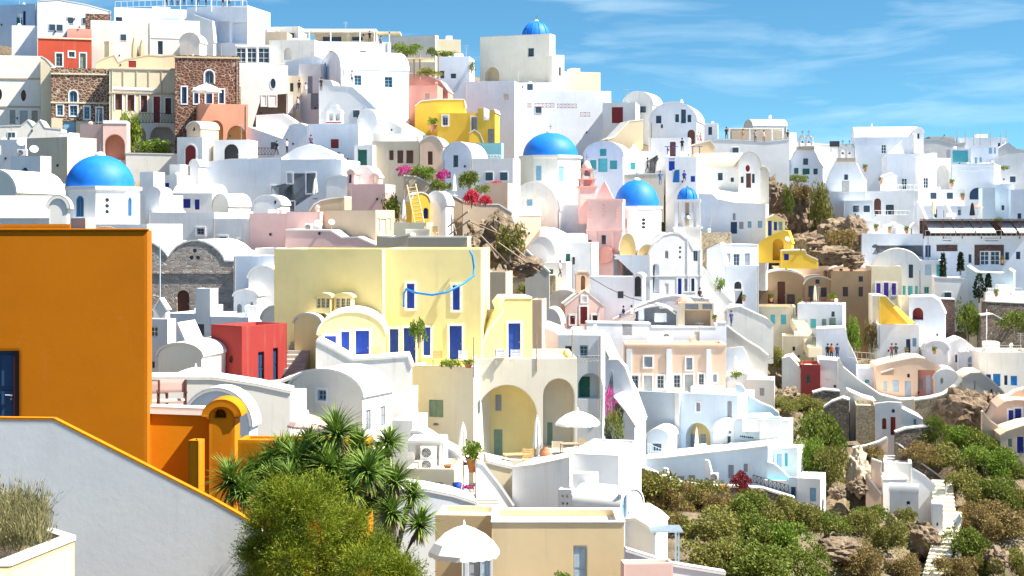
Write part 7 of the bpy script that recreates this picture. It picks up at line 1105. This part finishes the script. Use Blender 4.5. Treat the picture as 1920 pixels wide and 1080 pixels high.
# shrubs, one by one: x, foot row, distance, width, height, leaf, variant, where
SH = [(1205, 948, 127, 120, 80, 'leafA', 0, 'wide olive shrub just right of the squared white terrace'), (1258, 962, 126, 70, 66, 'leafC', 1, 'brown tipped shrub below the rubble wall'), (1310, 955, 128, 80, 60, 'leafA', 2, 'olive shrub under the small grey hotel windows'), (1345, 968, 126, 64, 52, 'leafC', 3, 'brownish shrub under the hotel air conditioner'), (1395, 975, 125, 84, 62, 'leafB', 0, 'green shrub below the dark red bush'), (1445, 985, 125, 80, 66, 'leafA', 1, 'olive shrub below the black lattice fence'), (1500, 990, 127, 80, 56, 'leafA', 2, 'olive shrub below the hotel gate house'), (1550, 1000, 128, 70, 56, 'leafB', 3, 'green shrub right of the gate house path'), (1290, 1020, 112, 130, 80, 'leafA', 1, 'large olive shrub above the blue pergola'), (1390, 1030, 114, 110, 80, 'leafB', 2, 'large green shrub in the middle of the lower slope'), (1460, 1045, 114, 100, 80, 'leafD', 3, 'bright green shrub in the middle of the lower slope'), (1340, 1070, 104, 120, 70, 'leafA', 3, 'olive shrub near the bottom edge right of pergola'), (1420, 1090, 102, 130, 80, 'leafB', 0, 'broad green shrub at the bottom edge'), (1500, 1085, 110, 90, 66, 'leafB', 1, 'green shrub at the bottom edge beside the pale rock'), (1240, 1005, 110, 70, 50, 'leafC', 2, 'brown shrub behind the pergola railing'), (1610, 1000, 134, 64, 50, 'leafA', 0, 'olive shrub below the ochre steps'), (1632, 990, 136, 60, 56, 'leafB', 2, 'green shrub left of the white barrel house'), (1700, 978, 139, 36, 32, 'leafA', 3, 'dark shrub under the white barrel house'), (1660, 1035, 131, 60, 66, 'leafA', 1, 'olive shrub on the lower cliff'), (1620, 1075, 125, 70, 60, 'leafC', 3, 'brown shrub on the tan ledge'), (1700, 1080, 127, 60, 44, 'leafC', 0, 'golden shrub at the bottom of the cliff'), (1545, 870, 153, 90, 120, 'leafB', 0, 'tall dark green shrub right of the hotel'), (1520, 895, 149, 56, 80, 'leafD', 1, 'bright yellow green shrub beside the hotel wall'), (1555, 905, 148, 60, 76, 'leafA', 2, 'olive shrub right of the yellow green one'), (1512, 770, 169, 60, 34, 'leafA', 3, 'low olive shrub above the pool wall'), (1470, 770, 166, 50, 30, 'leafA', 0, 'low shrub above the plunge pool'), (1755, 828, 157, 34, 52, 'leafB', 1, 'dark green bush beside the mottled wall'), (1790, 840, 157, 60, 48, 'leafD', 2, 'bright green shrub below the grey cliff'), (1830, 845, 156, 70, 50, 'leafB', 3, 'green shrub under the pinkish house ramp'), (1725, 862, 153, 70, 36, 'leafC', 0, 'rust brown shrub beside the dry stone wall'), (1800, 880, 152, 80, 50, 'leafA', 1, 'olive shrub in the middle of the right slope'), (1850, 890, 151, 80, 60, 'leafD', 0, 'light green shrub in the right slope'), (1866, 872, 153, 46, 54, 'leafB', 2, 'dark round bush below the lower pinkish house'), (1815, 930, 147, 80, 56, 'leafA', 0, 'olive shrub right of the winding steps'), (1870, 950, 146, 70, 60, 'leafB', 1, 'green shrub on the right slope edge'), (1910, 960, 146, 60, 50, 'leafA', 2, 'olive shrub at the right edge, upper'), (1840, 990, 142, 80, 56, 'leafC', 1, 'rust shrub right of the zigzag parapet'), (1885, 1010, 140, 90, 60, 'leafC', 3, 'rust brown shrub at the lower right edge'), (1815, 1050, 135, 80, 70, 'leafB', 0, 'green shrub right of the last flight'), (1790, 1085, 131, 70, 50, 'leafC', 2, 'golden brown shrub beside the last flight'), (1850, 1080, 132, 60, 56, 'leafA', 3, 'olive shrub near the lower right corner'), (1915, 1080, 133, 60, 60, 'leafA', 1, 'olive shrub in the lower right corner'), (1905, 900, 152, 50, 50, 'leafB', 3, 'green shrub below the dark corner door'), (1495, 700, 180, 26, 30, 'leafA', 1, 'small shrub on the bank left of dark red house'), (1458, 690, 181, 30, 44, 'leafA', 2, 'small shrub on the stony bank'), (1640, 870, 152, 30, 40, 'leafC', 2, 'brown shrub between the chapel and boulder tower')]
for x, y, D, w, h, m_, v, lb in SH: gnd(x, y - h * .12, D, .3); shrub(lb, x, y, D, w * 1.4, h * 1.0, m_, v, n=6500, size=.07)
# terrace clutter on the right: pots, rails, chairs seen there as dots and lines
for i, (x, y, D, lb) in enumerate(((1622, 322, 240, 'tall plant pot on the wall left of the six pane window'), (1652, 345, 232, 'plant pot beside the small hut roof'), (1785, 350, 234, 'plant pot under the arched loggia'), (1805, 375, 230, 'bushy pot right of the loggia terrace'), (1643, 434, 213, 'pot on the angled white terrace'), (1668, 437, 213, 'second pot on the angled white terrace'), (1700, 438, 211, 'third pot on the angled terrace, rightmost'), (1880, 494, 205, 'small pot beside the white paned door'), (1868, 556, 194, 'plant pot on the low right parapet'), (1446, 566, 199, 'pot beside the tall brown door'), (1500, 571, 198, 'pot at the foot of the tan vault'), (1395, 565, 176, 'pot right of the ornate gate'), (1340, 604, 163, 'pot beside the unfinished tan hut'), (1700, 664, 184, 'pot beside the two blue doors'), (1752, 664, 182, 'pot near the oven shaped house'))): pot(lb, x, y, D, 7, 7, 'leafB' if i % 2 else 'leafD', 9)
rail('white rail before the six pane blue window', (1662, 357), (1722, 357), 233, 233, .8, 'fw', 8, False); rail('glass panel rail on the white roof terrace house', (1800, 322), (1862, 322), 238, 238, .8, 'fa', 7, False); rail('white rail in front of the pane window house', (1640, 404), (1705, 404), 225, 225, .7, 'fw', 8, False); rail('dark rail along the path above the peach house', (1590, 672), (1642, 676), 181, 181, .8, 'fm', 6, False); rail('white balustrade of the low right parapet', (1850, 548), (1915, 548), 195, 195, .5, 'fw', 10, False); rail('thin rail beside the lamp post', (1842, 660), (1915, 660), 176.5, 176.5, .7, 'fe', 8, False)
for i, (x, y, D) in enumerate(((1660, 434, 212), (1780, 412, 222), (1790, 412, 222), (1858, 556, 194), (1900, 556, 194), (1545, 572, 197), (1515, 572, 197))): lounge(('white chair on the angled terrace', 'left chair on the slanted wall terrace', 'right chair on the slanted wall terrace', 'white chair behind the low right parapet, left', 'white chair behind the low right parapet, right', 'dark wooden chair before the brown window', 'dark wooden chair before the brown door')[i], x, y, D, 'fw' if i < 5 else 'fd')
# low scrub between the shrubs: nobody could count it
rng = random.Random(77); V = []
def scrub_at(px, py, D, n):
    for _ in range(n):
        c = P(px + rng.gauss(0, 26), py + rng.gauss(0, 12), D + rng.gauss(0, 1.5)); 
        for _k in range(26):
            p = c + Vector((rng.gauss(0, .4), rng.gauss(0, .4), abs(rng.gauss(0, .25)))); d = Vector((rng.gauss(0, 1), rng.gauss(0, 1), rng.gauss(.6, 1))).normalized(); s = d.cross(Vector((rng.gauss(0, 1), rng.gauss(0, 1), rng.gauss(0, 1)))).normalized() * .05; l_ = rng.uniform(.12, .3); V.extend([p, p + d * l_ * .5 + s, p + d * l_, p + d * l_ * .5 - s])
for x, y, D, *_r in SH: scrub_at(x + rng.uniform(-30, 30), y - 3, D + .5, 9)
ss = link('hillside_scrub', leafmesh('hillside_scrub', np.array([tuple(v) for v in V]), 'leafA')); tag(ss, 'low scrub and dry grass covering the right slope', 'scrub', None, 'stuff')
# ---------------------------------------------------------------- people
for lb, x, y, D, sh, tr, pose, rz in (
    ('person in a white shirt taking a photo on the upper path', 538, 288, 197, (.7, .62, .66), (.03, .03, .04), 'photo', 60), ('person in dark clothes with backpack beside the photographer', 519, 291, 197, (.03, .03, .04), (.05, .05, .06), 'walk', -30), ('person in purple sitting on the white peaked roof', 583, 274, 193, (.12, .07, .2), (.05, .05, .07), 'sit', 20),
    ('person in black walking up the upper alley', 561, 175, 216, (.02, .02, .02), (.02, .02, .02), 'walk', 180), ('person in a white dress in the upper alley', 573, 180, 215, (.7, .7, .68), (.7, .66, .62), 'stand', 10), ('person in blue trousers on the alley steps', 558, 207, 213, (.6, .55, .5), (.03, .08, .4), 'stand', 0), ('person in black beside the long vaulted house', 602, 171, 207.5, (.02, .02, .025), (.03, .03, .03), 'stand', 40),
    ('person in red trousers by the dark arched door', 1314, 274, 212, (.5, .35, .3), (.6, .05, .08), 'stand', 0), ('person in pale top next to the red trousers', 1309, 272, 213, (.65, .5, .45), (.3, .25, .3), 'stand', 30), ('person in black on the skyline terrace', 1362, 262, 225, (.02, .02, .02), (.02, .02, .02), 'stand', 0), ('person in orange stretching on the skyline terrace', 1393, 266, 225, (.6, .25, .06), (.5, .35, .3), 'photo', 0), ('person in grey at the skyline restaurant', 1416, 268, 225, (.3, .33, .4), (.1, .1, .2), 'stand', 0), ('person in pink at the skyline restaurant', 1432, 268, 225, (.6, .35, .35), (.2, .2, .25), 'stand', 30), ('person in dark top near the white skyline block', 1477, 266, 241, (.05, .05, .06), (.1, .1, .1), 'stand', 0), ('person in black standing by blue chairs', 1279, 285, 207, (.02, .02, .02), (.03, .03, .05), 'stand', 0), ('person in blue sitting above the blue cap', 1283, 340, 200, (.02, .05, .35), (.02, .04, .2), 'sit', 0), ('person in a blue dress by the teal doors', 1238, 348, 196, (.08, .2, .4), (.08, .2, .4), 'stand', 0), ('person in dark clothes before the teal doors', 1214, 323, 200, (.04, .04, .06), (.05, .05, .07), 'walk', 90),
    ('person in white and dark on the path by pink church', 1050, 520, 172, (.7, .68, .65), (.1, .08, .1), 'walk', 60), ('person in navy sitting by the pink chapel', 1169, 598, 167, (.03, .04, .12), (.05, .06, .1), 'sit', -60), ('person in white sitting beside the one in navy', 1184, 597, 166.5, (.7, .65, .65), (.4, .3, .3), 'sit', 40), ('person in blue overalls on the path by cream wall', 1371, 613, 176, (.04, .08, .25), (.03, .05, .18), 'walk', 20), ('person in black sitting by the blue church door', 1312, 563, 171.5, (.03, .03, .04), (.04, .04, .06), 'sit', 30), ('person in an orange jacket on the ramp', 1559, 675, 176, (.75, .18, .02), (.03, .03, .04), 'stand', 150), ('person in black beside the orange jacket', 1552, 675, 176, (.03, .03, .03), (.03, .03, .03), 'stand', 160), ('person in navy right of the orange jacket', 1570, 675, 176, (.03, .05, .12), (.03, .04, .08), 'stand', 200), ('person in dark red on the terrace by two blue doors', 1672, 674, 180, (.15, .05, .07), (.05, .04, .05), 'stand', 20), ('person in dark teal on the terrace by two blue doors', 1680, 674, 180, (.03, .1, .14), (.05, .06, .08), 'stand', -20), ('person in black among the big roof terrace guests', 312, 12, 244.5, (.02, .02, .02), (.02, .02, .02), 'stand', 0), ('person in red among the big roof terrace guests', 322, 12, 244.5, (.3, .05, .05), (.05, .05, .06), 'stand', 30), ('person in grey among the big roof terrace guests', 333, 12, 244.5, (.2, .2, .22), (.05, .05, .06), 'stand', 60), ('person in navy among the big roof terrace guests', 345, 11, 244.5, (.03, .04, .12), (.05, .05, .06), 'stand', 0), ('person in brown at the corner of the big roof terrace', 360, 11, 244, (.15, .1, .06), (.05, .05, .06), 'stand', 0), ('person in white on the big roof terrace', 372, 11, 244, (.6, .6, .6), (.05, .05, .1), 'stand', 20), ('person in maroon on the big roof terrace', 386, 12, 244, (.2, .04, .05), (.05, .05, .06), 'stand', 0), ('person in black at the right end of the roof terrace', 418, 14, 244, (.02, .02, .02), (.04, .04, .05), 'stand', 0), ('person in beige at the right end of the roof terrace', 430, 14, 244, (.45, .35, .25), (.05, .05, .05), 'stand', 0), ('person in black under the skyline canopy', 693, 80, 241.5, (.02, .02, .03), (.03, .03, .03), 'stand', 0), ('person in grey under the skyline canopy', 714, 85, 241.5, (.2, .2, .22), (.05, .05, .05), 'sit', 0), ('person in white and black above the white stair block', 660, 159, 207.5, (.6, .6, .6), (.05, .05, .05), 'stand', 0)): person(lb, x, y, D, sh, tr, pose, rz)
t = thing('blue_table_set', 'bright blue tables and chairs by the dark arched door', 'furniture', 1283, 285, 208)
for x in (-2.2, -1.2, 1.1, 2.0): MB().box(x - .35, x + .35, -.3, .3, .68, .74).box(x - .05, x + .05, -.05, .05, -.3, .68).build('table', 'fb', t)
# ---------------------------------------------------------------- ground
def hillside():
    g = np.array(GROUND); nx, ny = 150, 190
    ys = np.concatenate([np.linspace(8, 60, 30), np.linspace(62, 330, 130), np.linspace(340, 900, 30)])
    V = []; 
    for y in ys:
        half = y * 0.42 + 12
        for i in range(nx):
            x = -half + 2 * half * i / (nx - 1)
            d2 = (g[:, 0] - x) ** 2 + (g[:, 1] - y) ** 2 + 1.5; w = 1.0 / d2 ** 2.2; k = d2 < max(200.0, 3 * d2.min()); w = w * k * np.exp(-(g[:, 2] - g[k, 2].min()).clip(0, 30) / 3.0); z = float((w * g[:, 2]).sum() / w.sum())
            px = 960 + F * x / y
            if y > 330: z -= (y - 330) * .25
            if y < 92 and px > 1180: z = min(z, CZ + (HY - 1150) / F * y)
            V.append((x, y, z - .35 + 0.5 * math.sin(x * .9 + 2 * math.sin(y * .31)) * math.sin(y * .7 + x * .2) * .5))
    F_ = [(j * nx + i, j * nx + i + 1, (j + 1) * nx + i + 1, (j + 1) * nx + i) for j in range(len(ys) - 1) for i in range(nx - 1)]
    me = bpy.data.meshes.new('hillside'); me.from_pydata(V, [], F_); me.polygons.foreach_set('use_smooth', [True] * len(F_)); me.materials.append(M('earth'))
    pv = MB().box(-18, 8, -10, 13.5, CZ - 6.4, CZ - 6.1).build('unseen_bounce_slab', 'pV'); pv['kind'] = 'structure'; pv['label'] = 'pale unseen slab below the viewpoint, added to bounce sunlight'  # unseen pale slab, added to bounce sunlight onto the shaded ramp wall
    o = link('hillside', me); o['kind'] = 'structure'; o['label'] = 'brown earth and rock of the hillside under the village'
    k = 48; s = MB().add([(math.cos(2 * math.pi * i / k) * 40000, math.sin(2 * math.pi * i / k) * 40000, 0) for i in range(k)], [tuple(range(k))]).build('sea', 'sea'); s['kind'] = 'structure'; s['label'] = 'deep blue sea far below the village'
hillside()
